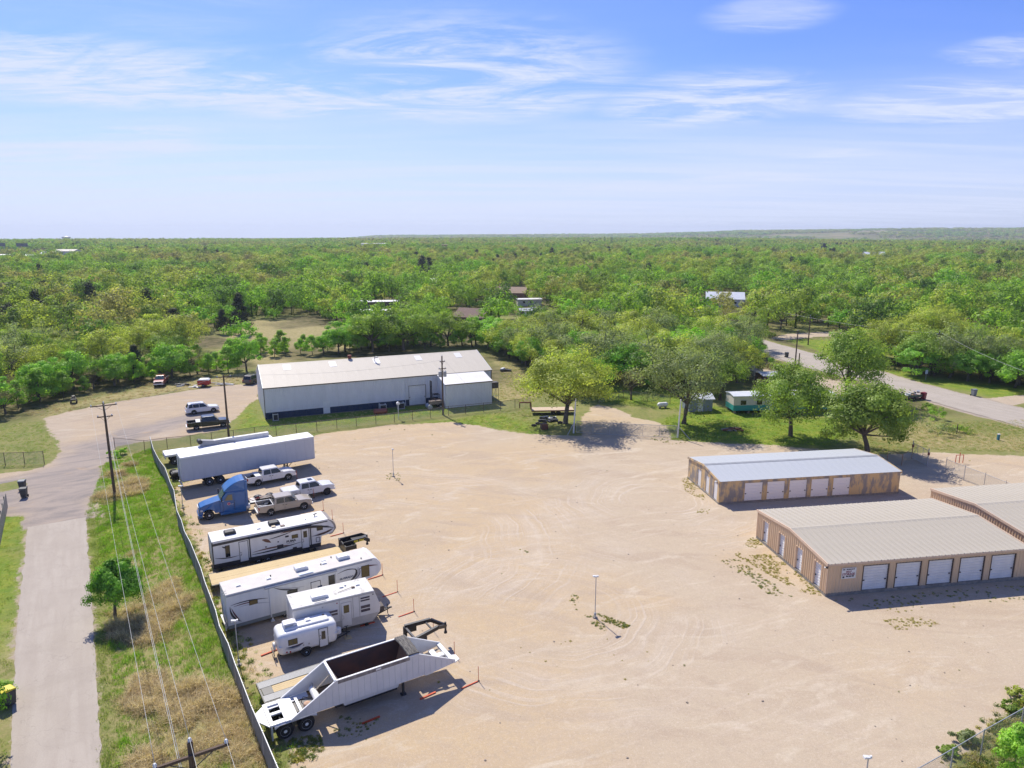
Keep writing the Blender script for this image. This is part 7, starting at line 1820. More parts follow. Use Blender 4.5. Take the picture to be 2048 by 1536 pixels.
BF = [at2(*p) for p in ((230, 897), (290, 903), (335, 897), (382, 892), (424, 886), (468, 881), (510, 875), (553, 871), (593, 867), (634, 862), (674, 857), (713, 853), (752, 849), (789, 845), (825, 840), (861, 836), (897, 831), (931, 828), (967, 824), (1001, 821), (1030, 817), (1060, 813))]
chain_fence('long chain-link fence on dark posts between the yard and the workshop', BF, 1.6, RUSTPOST)
chain_fence('short pipe and mesh fence on the grass at the left edge', [at2(-40, 932), at2(11, 931), at2(50, 930), at2(89, 928)], 1.75, RUSTPOST)
chain_fence('galvanised chain-link fence running behind the right-hand storage building', [at2(1890, 946), at2(1927, 961), at2(1967, 977), at2(2008, 994), at2(2050, 1012)], 1.85, STEEL, 0.032, barbs=True)
tp = [at2(1836, 1537, 1.75), at2(1907, 1497, 1.75), at2(1969, 1460, 1.75), at2(2048, 1416, 1.75), at2(2150, 1358, 1.75)]
chain_fence('chain-link fence crossing the bottom right corner', tp, 1.75, STEEL, 0.035)
# board fence at the left edge
p0, p1 = at2(-6, 1122), at2(16, 1012)
t = thing('board_fence', 'weathered board fence at the left edge beside the side road', 'fence', (p0[0], p0[1], 0), math.atan2(p1[1] - p0[1], p1[0] - p0[0]))
L_ = math.dist(p0, p1); GREYB = mat('grey_boards', (0.26, 0.24, 0.20), 0.85, c2=(0.38, 0.35, 0.30), scale=2, stretch=(4, 4, 0.5))
brd = MB().box(-0.07, 0.07, -0.012, 0.012, 0.03, 1.7).mesh('board', GREYB)
for i in range(int(L_ / 0.155)): link('board', brd, t, (i * 0.155, 0, 0), (0, 0, rgf.uniform(-0.05, 0.05)))
for z in (0.4, 1.4): MB().box(0, L_, 0.015, 0.055, z, z + 0.09).build('rail', GREYB, t)
for i in range(int(L_ / 2.4) + 1): MB().box(i * 2.4 - 0.05, i * 2.4 + 0.05, 0.06, 0.16, -0.1, 1.75).build('post', GREYB, t)
# yard gate
def gate_leaf(label, a, b, h=1.9, diag=True, name='yard_gate'):
    t = thing(name, label, 'gate', (a[0], a[1], 0), math.atan2(b[1] - a[1], b[0] - a[0]), 'chain-link gate leaves')
    L_ = math.dist(a, b)
    fr = MB()
    for p, q in (((0, 0, 0.1), (L_, 0, 0.1)), ((0, 0, h), (L_, 0, h)), ((0, 0, 0.1), (0, 0, h)), ((L_, 0, 0.1), (L_, 0, h))): fr.tube([p, q], 0.03, 6)
    for k in range(1, 3): fr.tube([(L_ * k / 3, 0, 0.1), (L_ * k / 3, 0, h)], 0.025, 6)
    if diag: fr.tube([(0, 0, 0.1), (L_ / 3, 0, h)], 0.02, 6)
    fr.build('frame', STEEL, t)
    MB().add([(0.02, 0, 0.1), (L_ - 0.02, 0, 0.1), (L_ - 0.02, 0, h), (0.02, 0, h)], [(0, 1, 2, 3)]).build('mesh_panel', CHAIN, t, recalc=False)
    return t
gA, gB, gC = at2(1153, 866), at2(1252, 872), at2(1352, 876)
gate_leaf('left leaf of the closed chain-link gate at the back of the yard', gA, gB)
gate_leaf('right leaf of the closed chain-link gate at the back of the yard', gB, gC)
def gate_post(label, p, h, bx):
    t = thing('gate_post', label, 'gate post', p, 0.0, 'tall white gate posts')
    MB().tube([(0, 0, -0.1), (0.25, 0.1, h)], [0.13, 0.09], 10).build('post', OFFWHITE, t)
    MB().tube([(0.05, 0, h * 0.30), (bx, -1.1, 0.05)], 0.05, 8).build('brace', STEEL, t)
    MB().lathe([(0.10, 0), (0.12, 0.05), (0, 0.1)], (0.25, 0.1, h), 'z', 8).build('cap', STEEL, t)
gate_post('tall white gate post left of the yard gate under the oak', at2(1147, 866), 5.4, -1.0)
gate_post('tall white gate post right of the yard gate beside the thick trunk', at2(1355, 875), 5.8, 1.6)
# entrance gate on the right
gp = at2(1854, 932); gq = at2(1823, 915)
t = gate_leaf('small open chain-link gate with diagonal braces right of the broad green tree', gq, gp, 2.1)
for p, lb in ((gp, 'steel gate post with a lock at the right-hand entrance'), (gq, 'steel gate post under the broad green tree')):
    q = thing('entrance_post', lb, 'gate post', p, 0, 'steel posts of the entrance gate')
    MB().tube([(0, 0, -0.1), (0, 0, 2.4)], 0.06, 8).build('post', STEEL, q)
    MB().box(-0.1, 0.1, -0.16, 0.05, 1.5, 1.9).build('lock_box', mat('dull_red_box', (0.22, 0.06, 0.05), 0.6), q)
chain_fence('chain-link fence of orange-rust posts behind the ochre storage building', [at2(1774, 923), at2(1803, 931), at2(1823, 917)], 1.5, mat('orange_rust_pipe', (0.33, 0.16, 0.08), 0.7, var=0.2), 0.03)

# ------------------------------------------------------------------ utility poles and wires
PORC = mat('porcelain_insulator', (0.62, 0.64, 0.66), 0.25, var=0.05)
GREYTX = mat('grey_transformer', (0.40, 0.41, 0.41), 0.5, var=0.08)
def utility_pole(label, p, h, armrot, arms, top_ins=True, transformers=0, lean=(0, 0), name='utility_pole'):
    t = thing(name, label, 'utility pole', p, armrot, 'wooden utility poles')
    MB().tube([(0, 0, -0.2), (0, 0, h)], [0.17, 0.11], 12).build('pole', WOODP, t)
    att = []
    for z, w in arms:
        MB().box(-w / 2, w / 2, -0.20, -0.09, z - 0.06, z + 0.06).build('crossarm', WOODP, t)
        MB().beam((-w * 0.3, -0.145, z - 0.05), (0, -0.12, z - 0.6), 0.03).beam((w * 0.3, -0.145, z - 0.05), (0, -0.12, z - 0.6), 0.03).build('arm_brace', DARK, t)
        for x in (-w / 2 + 0.1, w / 2 - 0.1):
            MB().lathe([(0.02, 0), (0.075, 0.03), (0.05, 0.08), (0.08, 0.10), (0.045, 0.17), (0.0, 0.18)], (x, -0.145, z + 0.06), 'z', 10).build('insulator', PORC, t)
            att.append((x, -0.145, z + 0.22))
    if top_ins:
        MB().lathe([(0.02, 0), (0.075, 0.03), (0.05, 0.08), (0.08, 0.10), (0.045, 0.17), (0.0, 0.18)], (0, 0, h), 'z', 10).build('insulator', PORC, t)
        att.append((0, 0, h + 0.16))
    for k in range(transformers):
        x = -0.42 if k == 0 else 0.42
        c = MB().lathe([(0.0, 0), (0.27, 0.02), (0.28, 0.1), (0.28, 0.85), (0.24, 0.93), (0, 0.95)], (x, -0.12, h - 3.5), 'z', 14).build('transformer', GREYTX, t)
        MB().lathe([(0.04, 0), (0.06, 0.1), (0.03, 0.25), (0, 0.26)], (x + 0.08, -0.1, h - 2.55), 'z', 8).build('bushing', PORC, c)
    m_ = Matrix.Translation((p[0], p[1], 0)) @ Matrix.Rotation(armrot, 4, 'Z')
    return t, [m_ @ Vector(a) for a in att]
pn = at2(379, 1479, 11.2)
ARM = R(31)
_, W0 = utility_pole('wooden utility pole with a crossarm at the bottom edge, seen from above', pn, 11.1, ARM, [(10.55, 2.75)])
_, W1 = utility_pole('leaning-looking wooden utility pole by the gravel turnoff with two crossarms', (-46.84, 79.13), 11.2, ARM, [(10.9, 2.7), (9.6, 1.6)], top_ins=True)
_, W2 = utility_pole('thin wooden utility pole beside the black pickup', (-41.93, 101.17), 10.0, R(28), [(9.7, 2.0)], top_ins=False)
_, W3 = utility_pole('wooden utility pole with two grey transformers in front of the workshop annex', (-11.65, 116.35), 10.1, R(24), [(9.2, 0.9), (8.0, 1.3)], transformers=2)
_, W4 = utility_pole('slim dark utility pole by the through road', at2(1590, 732), 8.2, R(10), [], top_ins=True)
_, W5 = utility_pole('short bare pole stub beside the slim roadside pole', at2(1597, 734), 3.2, R(10), [], top_ins=False)
_, W6 = utility_pole('utility pole with a white lamp beyond the bend of the through road', at2(1616, 690), 8.0, R(30), [(7.3, 0.8)], transformers=0)
_, W7 = utility_pole('utility pole with a transformer among the trees across the through road', at2(1868, 752), 9.6, R(10), [(9.0, 1.4)], transformers=1)
WIRE = mat('weathered_wire', (0.42, 0.42, 0.40), 0.5, 0.2, var=0)
def wire(label, a, b, sag, group, r=0.009, m=WIRE):
    a, b = Vector(a), Vector(b); pts = []
    for i in range(25):
        k = i / 24; p = a.lerp(b, k); p.z -= sag * 4 * k * (1 - k); pts.append(tuple(p))
    return tag(MB().tube(pts, r, 5).build('power_line', m, None, smooth=True, recalc=False), label, 'cable', group)
away = Vector((W0[0] - W1[0])).normalized()
LOWP = Vector((pn[0], pn[1], 7.9)); LOWL = Vector((-46.84, 79.13, 7.7))
lines = [(W0[0], W1[0], 'leftmost overhead wire above the grass strip'), (W0[1], W1[1], 'rightmost overhead wire above the grass strip'), (W0[2], W1[4], 'overhead wire running to the tip of the bottom-edge pole')]
for a, b, lb in lines:
    wire(lb, b, a, 0.9, 'wires along the side road')
    wire(lb + ', near end', a, a + away * 40 + Vector((0, 0, 0.5)), 0.3, 'wires along the side road')
wire('lower neutral cable above the grass strip', LOWL + Vector((0.15, 0.1, 0)), LOWP + Vector((-0.2, -0.05, 0)), 1.0, 'wires along the side road', 0.011)
wire('lower neutral cable above the grass strip, near end', LOWP + Vector((-0.2, -0.05, 0)), LOWP + away * 40, 0.3, 'wires along the side road', 0.011)
wire('lowest telephone cable above the grass strip', LOWL + Vector((0.15, 0.1, -0.9)), LOWP + Vector((-0.2, -0.05, -0.9)), 1.1, 'wires along the side road', 0.012)
wire('overhead wire between the turnoff pole and the pole beside the black pickup', W1[1], W2[0], 0.5, 'wires to the workshop', 0.012)
wire('overhead wire from the pole beside the black pickup to the transformer pole', W2[1], W3[0], 0.7, 'wires to the workshop', 0.012)
wire('guy wire from the transformer pole to the annex roof corner', W3[1], wpt(36.0, -5.0, 1.2), 0.1, 'wires to the workshop', 0.010)
wire('pale service cable crossing above the through road', at(1500, 608, 8.0), W7[0], 1.2, 'cables over the through road', 0.022)
wire('pale service cable leaving the frame at the right edge', W7[1], Vector(at(2140, 772, 8.0)), 0.8, 'cables over the through road', 0.022)

# ------------------------------------------------------------------ yard lights
def yard_light(label, p, h, rz):
    t = thing('yard_light', label, 'light pole', p, rz, 'yard lights')
    MB().tube([(0, 0, -0.1), (0, 0, h)], 0.035, 8).build('pole', STEEL, t)
    hd = MB().obox((-0.10, 0, h + 0.03), (0.34, 0.22, 0.10), (0, 0.25, 0)).build('lamp_head', WHITE, t, bevel=0.02)
    MB().obox((-0.22, 0, h - 0.015), (0.10, 0.17, 0.03), (0, 0.25, 0)).build('lens', LAMP, hd)
    MB().obox((0.14, 0, h), (0.12, 0.10, 0.14)).build('sensor', WHITE, t)
    MB().box(-0.08, 0.08, -0.07, 0.07, 0.2, 0.42).build('junction_box', GREYTX, t)
    MB().slab([(0.2 * math.cos(a), 0.2 * math.sin(a)) for a in np.linspace(0, 5.6, 9)], -0.02, 0.07).build('footing', CONC, t)
    return t
yard_light('thin light pole alone in the middle of the gravel yard', at2(1190, 1235), 3.6, 0.3)
yard_light('thin light pole at the upper end of the gravel yard', at2(787, 953), 3.6, 2.0)
yard_light('light pole by the fence beside the oval-marked camper', at2(478, 1330), 3.5, 0.5)
yard_light('light pole whose head just reaches in at the bottom edge', at2(1737, 1513, 3.55), 3.5, 0.2)
yard_light('thin light pole inside the fence beside the blue semi truck', at2(366, 1016), 2.6, 0.4)
# ------------------------------------------------------------------ orange stakes
def stake(label, px_, board=True, a=R(211)):
    t = thing('marker_stake', label, 'stake', at2(*px_), a, 'orange marker stakes in front of the parking row')
    MB().tube([(0, 0, -0.05), (0.02, 0.02, 1.15)], 0.022, 6).build('rod', ORANGE, t)
    if board: MB().obox((0.75, 0.1, 0.035), (1.35, 0.075, 0.05), (0, 0, 0.1)).build('board', ORANGE, t)
    MB().lathe([(0.10, 0), (0.06, 0.05), (0, 0.06)], (0, 0, 0), 'z', 8).build('base', DARK, t)
for lb, p, bd in (('orange stake behind the open-bed white pickup', (594, 958), False), ('orange stake at the nose of the covered white pickup', (628, 996), False), ('orange stake in front of the champagne pickup', (647, 1021), True),
                  ('orange stake by the nose of the black-banded camper', (665, 1039), True), ('orange stake just beyond the yellow-lettered gooseneck', (687, 1066), True), ('orange stake under the yellow-lettered gooseneck', (711, 1094), True),
                  ('orange stake at the nose of the oval-marked camper', (765, 1150), True), ('orange stake ahead of the beige travel trailer hitch', (795, 1184), True), ('orange stake ahead of the small rounded trailer', (828, 1223), True),
                  ('orange stake beside the black open gooseneck', (867, 1262), True), ('orange stake at the nose of the dump trailer', (909, 1311), True), ('orange stake nearest the camera, right of the dump trailer shadow', (957, 1362), True)):
    stake(lb, p, bd)
for i, (p, lb) in enumerate((((735, 1249), 'red board lying in the shade of the beige travel trailer'), ((742, 1441), 'red board lying in the dump trailer shadow, nearer its wheels'), ((856, 1392), 'red board lying in the dump trailer shadow, nearer its nose'), ((538, 1306), 'orange board on the ground behind the small rounded trailer'))):
    t = tag(MB().obox((0, 0, 0.04), (1.2, 0.12, 0.07)).build('marker_board', ORANGE, None, (*at2(*p), 0), (0, 0, R(32 + 3 * i))), lb, 'board', 'red boards on the gravel')
# ------------------------------------------------------------------ bins
def bin_(name, label, p, rz, m, lid, s=1.0, group='wheeled bins'):
    t = thing(name, label, 'bin', p, rz, group); t.scale = (s, s, s)
    MB().add([(-0.24, -0.27, 0.08), (0.24, -0.27, 0.08), (0.24, 0.25, 0.08), (-0.24, 0.25, 0.08), (-0.30, -0.34, 0.98), (0.30, -0.34, 0.98), (0.30, 0.34, 0.98), (-0.30, 0.34, 0.98)],
             [(3, 2, 1, 0), (4, 5, 6, 7), (0, 1, 5, 4), (1, 2, 6, 5), (2, 3, 7, 6), (3, 0, 4, 7)]).build('body', m, t, bevel=0.03)
    MB().prism([(-0.37, 0.985), (0.40, 0.985), (0.38, 1.05), (0.1, 1.12), (-0.3, 1.06)], 0.33).build('lid', lid, t, rot=(0, 0, math.pi / 2), bevel=0.02)
    MB().tube([(-0.26, 0.40, 1.0), (0.26, 0.40, 1.0)], 0.025, 6).build('handle', m, t)
    for s_ in (-1, 1): MB().lathe([(0.0, -0.04), (0.13, -0.04), (0.13, 0.04), (0.0, 0.04)], (s_ * 0.26, 0.26, 0.13), 'x', 14).build('bin_wheel', RUBBER, t)
BING = mat('dark_grey_bin', (0.055, 0.06, 0.06), 0.6, var=0.1); BINL = mat('light_grey_bin', (0.20, 0.22, 0.23), 0.6, var=0.1)
BINR = mat('maroon_bin', (0.20, 0.02, 0.03), 0.5, var=0.1); YLID = mat('yellow_lid', (0.62, 0.52, 0.02), 0.5, var=0.05)
bin_('wheeled_bin', 'nearer dark grey wheeled bin at the mouth of the left driveway', at2(49, 995), 0.3, BING, BING, 1.12)
bin_('wheeled_bin', 'farther dark grey wheeled bin at the mouth of the left driveway', at2(46, 979), 0.2, BING, BINL, 1.1)
bin_('wheeled_bin', 'dark wheeled bin with a yellow lid at the left edge of the side road', at2(19, 1410), 2.6, BING, YLID, 1.15)
bin_('wheeled_bin', 'light grey wheeled bin on the lawn across the through road', at2(1947, 792), 0.2, BINL, BINL, 1.25)
bin_('wheeled_bin', 'maroon wheeled bin beside the junk-filled trailer', at2(1846, 799), 0.5, BINR, BINR, 1.25)
bin_('wheeled_bin', 'dark wheeled bin at the bend of the through road', at2(1573, 715), 0.1, BING, BING, 1.2)
# ------------------------------------------------------------------ vehicles by the workshop
def from_wheels(r, f, wb, side=-0.85):
    """origin under the rear axle from the near wheel contacts"""
    A, B = at2(*r), at2(*f); a = math.atan2(B[1] - A[1], B[0] - A[0])
    return (A[0] + 0.85 * math.sin(a) * -1, A[1] + 0.85 * math.cos(a)), a
p, a = from_wheels((388.5, 829), (430, 824), 3.08)
car('parked_suv', 'white SUV parked beyond the black pickup by the workshop', 'SUV', p, a, paint('suv_white', (0.70, 0.70, 0.70)))
p, a = from_wheels((393.6, 861), (446, 855), 3.67)
pickup('pickup_truck', 'black crew-cab pickup parked outside the back fence by a pole', p, a, PBLK, bed='half', wb=3.9, group='vehicles by the workshop', lift=0.08)
p = at2(326, 766)
pickup('pickup_truck', 'faded red work pickup facing the camera at the edge of the woods', p, R(-74), PRED, bed='load', wb=3.6, group='vehicles by the workshop', lift=0.1, crew=False)
p = at2(500, 768)
car('parked_suv', 'brown SUV seen from behind at the left corner of the workshop', 'SUV', p, R(78), paint('suv_brown', (0.10, 0.075, 0.055)))
# red skip, pallets, pipes
t = thing('utility_box', 'red utility trailer box with a white top at the edge of the woods', 'trailer', at2(409, 773), R(8))
MB().box(-1.1, 1.1, -0.8, 0.8, 0.45, 1.35).build('box', mat('red_box_paint', (0.36, 0.03, 0.025), 0.5, var=0.1), t, bevel=0.04); MB().prism([(-1.12, 1.352), (1.12, 1.352), (0.8, 1.62), (-0.8, 1.62)], 0.78).build('load_cover', WHITE, t, bevel=0.05)
for s in (-1, 1): wheel(t, 0, s * 0.85, 0.32, 0.32, 0.2, WHITE, 'truck')
MB().beam((1.1, 0, 0.5), (2.1, 0, 0.45), 0.1).build('tongue', DARK, t)
def pile(name, label, cat, p, pieces, m, rz=0.0, seed=1, size=(1.2, 0.2, 0.12), spread=1.0):
    t = thing(name, label, cat, p, rz); rg = random.Random(seed)
    for k in range(pieces):
        MB().obox((rg.uniform(-spread, spread), rg.uniform(-spread, spread) * 0.6, 0.08 + 0.10 * (k % 4)), (size[0] * rg.uniform(0.6, 1.3), size[1] * rg.uniform(0.7, 1.3), size[2]), (rg.uniform(-0.1, 0.1), rg.uniform(-0.12, 0.12), rg.uniform(-0.8, 0.8))).build('piece', m[k % len(m)], t)
    return t
pile('scrap_pile', 'white scrap sheets on the grass left of the red trailer box', 'scrap pile', at2(391, 775), 5, (WHITE, OFFWHITE), 0.2, 1, (1.2, 0.5, 0.04))
pile('scrap_pile', 'dark scrap heap on the grass right of the red pickup', 'scrap pile', at2(366, 772), 7, (DARK, STEEL, DARK), 0.2, 2, (1.3, 0.3, 0.2))
pile('pipe_stack', 'pale metal beams stacked between the red box and the workshop', 'beams', at2(446, 770), 6, (STEEL, OFFWHITE), 0.15, 3, (3.4, 0.14, 0.12), 1.2)
# quad bike
t = thing('quad_bike', 'dark quad bike parked at the edge of the grass on the left', 'quad bike', at2(148, 806), R(-60))
for x in (-0.55, 0.6):
    for s in (-1, 1): wheel(t, x, s * 0.45, 0.28, 0.28, 0.24, DARK, 'truck')
MB().prism([(-0.85, 0.55), (0.85, 0.55), (0.95, 0.75), (0.5, 0.85), (0.1, 0.72), (-0.3, 0.80), (-0.9, 0.78)], 0.33).build('body', BLACK, t, bevel=0.05)
MB().prism([(-0.55, 0.80), (0.1, 0.76), (0.05, 0.90), (-0.5, 0.94)], 0.16).build('seat', DARK, t, bevel=0.04)
MB().tube([(0.35, 0, 0.8), (0.25, 0, 1.1)], 0.03).tube([(0.25, -0.38, 1.12), (0.25, 0.38, 1.12)], 0.025).build('handlebar', DARK, t)
MB().box(-0.95, -0.45, -0.4, 0.4, 0.80, 0.84).box(0.55, 0.98, -0.38, 0.38, 0.84, 0.87).build('rack', DARK, t)
MB().obox((-0.6, 0, 1.05), (0.5, 0.6, 0.4)).build('cargo_bag', BLACK, t, bevel=0.1)
# by the workshop wall
t = thing('compressor_trailer', 'rusty tow-behind compressor with round tanks by the workshop roll-up door', 'compressor', wpt(28.2, -3.4), W_ROT)
MB().box(-1.3, 0.9, -0.6, 0.6, 0.75, 1.45).build('cabinet', mat('tan_machine', (0.30, 0.24, 0.19), 0.7, c2=(0.16, 0.12, 0.09)), t, bevel=0.08)
MB().tube([(-1.3, -0.85, 0.45), (-1.3, 0.85, 0.45)], 0.42, 14).build('tank', GREYTX, t)
for s in (-1, 1): wheel(t, 0.6, s * 0.8, 0.46, 0.46, 0.3, WHITE, 'truck')
MB().beam((0.9, 0, 0.6), (2.2, 0, 0.5), 0.12).build('tow_bar', DARK, t)
MB().tube([(-1.2, -0.5, 1.45), (-1.2, -0.5, 1.85), (0.7, -0.5, 1.85), (0.7, -0.5, 1.45)], 0.03).build('roll_bar', DARK, t)
t = thing('steel_tank', 'dull red steel tank lying in the shade by the workshop fence', 'tank', at2(761, 828), R(20))
MB().lathe([(0.0, -1.2), (0.3, -1.15), (0.45, -1.0), (0.45, 1.0), (0.3, 1.15), (0, 1.2)], (0, 0, 0.5), 'x', 14).build('shell', mat('dull_red_tank', (0.26, 0.085, 0.06), 0.6, var=0.15), t)
MB().box(-0.8, -0.65, -0.4, 0.4, 0, 0.25).box(0.65, 0.8, -0.4, 0.4, 0, 0.25).build('cradle', DARK, t)
t = thing('birdhouse_post', 'white birdhouse on a white post in front of the workshop', 'birdhouse', at2(797, 838), 0.3)
MB().tube([(0, 0, -0.1), (0, 0, 2.5)], 0.05, 8).build('post', WHITE, t); MB().prism([(-0.25, 2.5), (0.25, 2.5), (0.25, 2.75), (0, 2.95), (-0.25, 2.75)], 0.25).build('house', WHITE, t)
t = thing('roof_cooler_stand', 'dark evaporative cooler on a steel stand at the right end of the annex', 'cooler', wpt(39.4, -3.0), W_ROT)
MB().box(-0.6, 0.6, -0.6, 0.6, 2.6, 3.7).build('cooler_box', mat('dark_brown_cooler', (0.07, 0.06, 0.055), 0.6, var=0.15), t, bevel=0.04)
for x in (-0.55, 0.55):
    for y in (-0.55, 0.55): MB().tube([(x, y, -0.05), (x, y, 2.6)], 0.04, 6).build('leg', DARK, t)
MB().beam((-0.55, -0.55, 0.8), (0.55, 0.55, 2.4), 0.05).beam((-0.6, -0.55, 1.2), (0.6, -0.55, 1.2), 0.05).build('brace', OFFWHITE, t)
pile('scrap_pile', 'white and black junk at the right rear corner of the workshop', 'scrap pile', at2(1012, 742), 6, (WHITE, BLACK, DARK), 0.2, 5, (1.2, 0.7, 0.5))
# ------------------------------------------------------------------ junk under the gate oak
t = thing('gooseneck_trailer', 'old rusty flatbed trailer with a tan deck under the large yellow-green oak', 'flatbed trailer', at2(1146, 826), R(184))
MB().box(0, 7.2, -1.15, 1.15, 0.62, 0.80).build('frame', RUSTY, t)
plank_deck(t, 0.02, 7.18, -1.1, 1.1, 0.85, 9, mat('pale_plank', (0.50, 0.38, 0.26), 0.8, c2=(0.58, 0.46, 0.33), stretch=(0.5, 5, 5)))
for s in (-1, 1):
    for k in range(2): wheel(t, 2.6 + 0.9 * k, s * 0.95, 0.36, 0.36, 0.22, DARK, 'truck')
MB().beam((7.2, 0, 0.8), (7.3, 0, 2.0), 0.25).beam((7.25, 0, 2.0), (9.2, 0, 2.0), 0.22).beam((9.15, 0, 2.0), (9.15, 0, 1.0), 0.16).build('gooseneck', RUSTY, t)
pile('tyre_heap', 'heap of black tyres and scrap in front of the old flatbed trailer', 'scrap heap', at2(1100, 842), 12, (BLACK, DARK, STEEL, BLACK), 0.1, 6, (1.0, 0.5, 0.4), 1.4)
for i, (u, v) in enumerate(((1068, 852), (1076, 848), (1120, 846))):
    t = thing('old_tyre', ['old tyre lying leftmost on the grass under the oak', 'old tyre lying beside the leftmost one under the oak', 'old tyre lying close to the oak trunk'][i], 'tyre', at2(u, v), 0.4 * i, 'old tyres under the oak')
    MB().lathe([(0.22, 0.02), (0.36, 0.0), (0.42, 0.06), (0.42, 0.2), (0.36, 0.25), (0.22, 0.23), (0.22, 0.02)], (0, 0, 0), 'z', 18).build('tread', RUBBER, t)
t = thing('wooden_crate', 'brown wooden crate on the grass under the oak', 'crate', at2(1088, 858), 0.3)
for k in range(5): MB().box(-0.5, 0.5, -0.5, -0.46, 0.05 + 0.18 * k, 0.19 + 0.18 * k).build('slat', RUSTY, t)
MB().box(-0.48, 0.48, -0.455, 0.5, 0.0, 0.9).build('box', mat('dark_crate_wood', (0.13, 0.08, 0.055), 0.85, var=0.2), t)
pile('log_pile', 'dark log pile on the bright lawn right of the thick-trunked oak', 'log pile', at2(1466, 862), 9, (RUSTY, WOODP, mat('grey_log', (0.32, 0.28, 0.25), 0.8)), 0.1, 8, (1.5, 0.25, 0.22), 1.2)
# ------------------------------------------------------------------ trailer home and sheds by the lawn
TEAL = mat('teal_siding', (0.03, 0.30, 0.28), 0.5, var=0.08); CREAMS = mat('cream_siding', (0.60, 0.56, 0.48), 0.6, var=0.06)
def windows(t, L_, W_, z0, z1, xs, w, m=GLASS, sides=(0,), frame=WHITE):
    for s in sides:
        for x in xs:
            y = -0.012 if s == 0 else W_ + 0.012
            f = MB().box(x - 0.06, x + w + 0.06, y - 0.012, y + 0.012, z0 - 0.06, z1 + 0.06).build('window', frame, t)
            MB().box(x, x + w, y - 0.02, y + 0.02, z0, z1).build('pane', m, f)
def house(name, label, cat, p, rz, L_, W_, e, rg, wm, rm, wins=(), door=None, group=None, over=0.3, win_z=(1.1, 2.0), floor=0.0, lower=None):
    t = thing(name, label, cat, (p[0], p[1], float(hgt(p[0], p[1]))), rz, group)
    if lower:
        MB().box(0, L_, 0, W_, floor, floor + 0.95).build('lower_wall', lower, t); z0 = floor + 0.952
    else: z0 = floor - 0.3
    MB().prism([(-W_ / 2, z0), (W_ / 2, z0), (W_ / 2, e), (0, rg - 0.02), (-W_ / 2, e)], L_ / 2).build('wall', wm, t, (L_ / 2, W_ / 2, 0), (0, 0, math.pi / 2))
    sl = (rg - e) / (W_ / 2)
    for s in (-1, 1):
        MB().prism([(0, rg + 0.02), (s * (W_ / 2 + over), e - sl * over + 0.02), (s * (W_ / 2 + over), e - sl * over + 0.14), (0, rg + 0.14)], L_ / 2 + over).build('roof_slope', rm, t, (L_ / 2, W_ / 2, 0), (0, 0, math.pi / 2))
    windows(t, L_, W_, *win_z, wins, 1.0)
    if door is not None:
        d = MB().box(door, door + 0.95, -0.05, 0.02, floor + 0.05, floor + 2.05).build('door', WHITE, t); MB().box(door + 0.8, door + 0.86, -0.08, -0.05, floor + 0.95, floor + 1.05).build('handle', DARK, d)
    if floor > 0.2:
        for x in np.arange(0.4, L_, 2.4): MB().box(x - 0.15, x + 0.15, 0.2, 0.6, -0.1, floor).box(x - 0.15, x + 0.15, W_ - 0.6, W_ - 0.2, -0.1, floor).build('pier', CONC, t)
    return t
TINR = mat('pale_blue_tin_roof', (0.55, 0.58, 0.62), 0.45, c2=(0.66, 0.67, 0.68), scale=0.8)
SHING = mat('brown_shingle_roof', (0.15, 0.095, 0.075), 0.85, c2=(0.20, 0.13, 0.105), scale=2.5)
TANR = mat('tan_shingle_roof', (0.30, 0.21, 0.15), 0.85, c2=(0.36, 0.26, 0.19), scale=2)
BRICKR = mat('dark_brown_siding', (0.14, 0.09, 0.07), 0.8, var=0.15)
a0_, a1_ = at2(1466, 828), at2(1668, 824)
house('trailer_home', 'teal and cream trailer home with a pale tin roof behind the lawn tree', 'trailer home', a0_, math.atan2(a1_[1] - a0_[1], a1_[0] - a0_[0]), math.dist(a0_, a1_), 3.6, 3.0, 3.25, CREAMS, TINR, wins=(1.2, 4.0, 8.5, 12.0), door=6.2, floor=0.55, lower=TEAL, win_z=(1.55, 2.35), over=0.15)
house('garden_shed', 'blue-grey shed left of the teal trailer home under the grey oak', 'shed', at2(1378, 824), R(8), 4.2, 3.2, 2.2, 2.9, mat('blue_grey_siding', (0.25, 0.29, 0.34), 0.6), TINR, door=1.5)
house('garden_shed', 'white-roofed shed behind the lawn tree near the roadside pole', 'shed', at2(1508, 742), R(70), 5.0, 4.2, 2.3, 3.3, CREAMS, ROOF_WHITE, wins=(1.0,), door=2.5)
house('garden_shed', 'flat grey-roofed outbuilding behind the teal trailer home', 'shed', at2(1526, 775), R(5), 6.5, 4.0, 2.3, 2.6, BRICKR, ROOF_GREY, wins=(1.0, 4.0))
car('parked_car', 'white car half hidden behind the broad green tree', 'car', at2(1688, 812), R(10), paint('car_white', (0.70, 0.70, 0.69)), 2.8, 'sedan')
car('parked_car', 'silver car under the gaunt roadside oak', 'car', at2(1716, 792), R(40), paint('car_silver', (0.45, 0.46, 0.47)), 2.7, 'sedan')
t = thing('junk_trailer', 'junk-filled flat trailer on the verge beside the through road', 'trailer', at2(1806, 800), R(20))
MB().box(0, 4.2, -1.0, 1.0, 0.5, 0.62).build('deck', RUSTY, t)
for s in (-1, 1): wheel(t, 1.6, s * 0.95, 0.36, 0.36, 0.22, DARK, 'truck'); MB().box(0, 4.2, s * 0.98 - 0.03, s * 0.98 + 0.03, 0.62, 1.0).build('side_board', mat('green_boards', (0.10, 0.14, 0.09), 0.7), t)
rgj = random.Random(12)
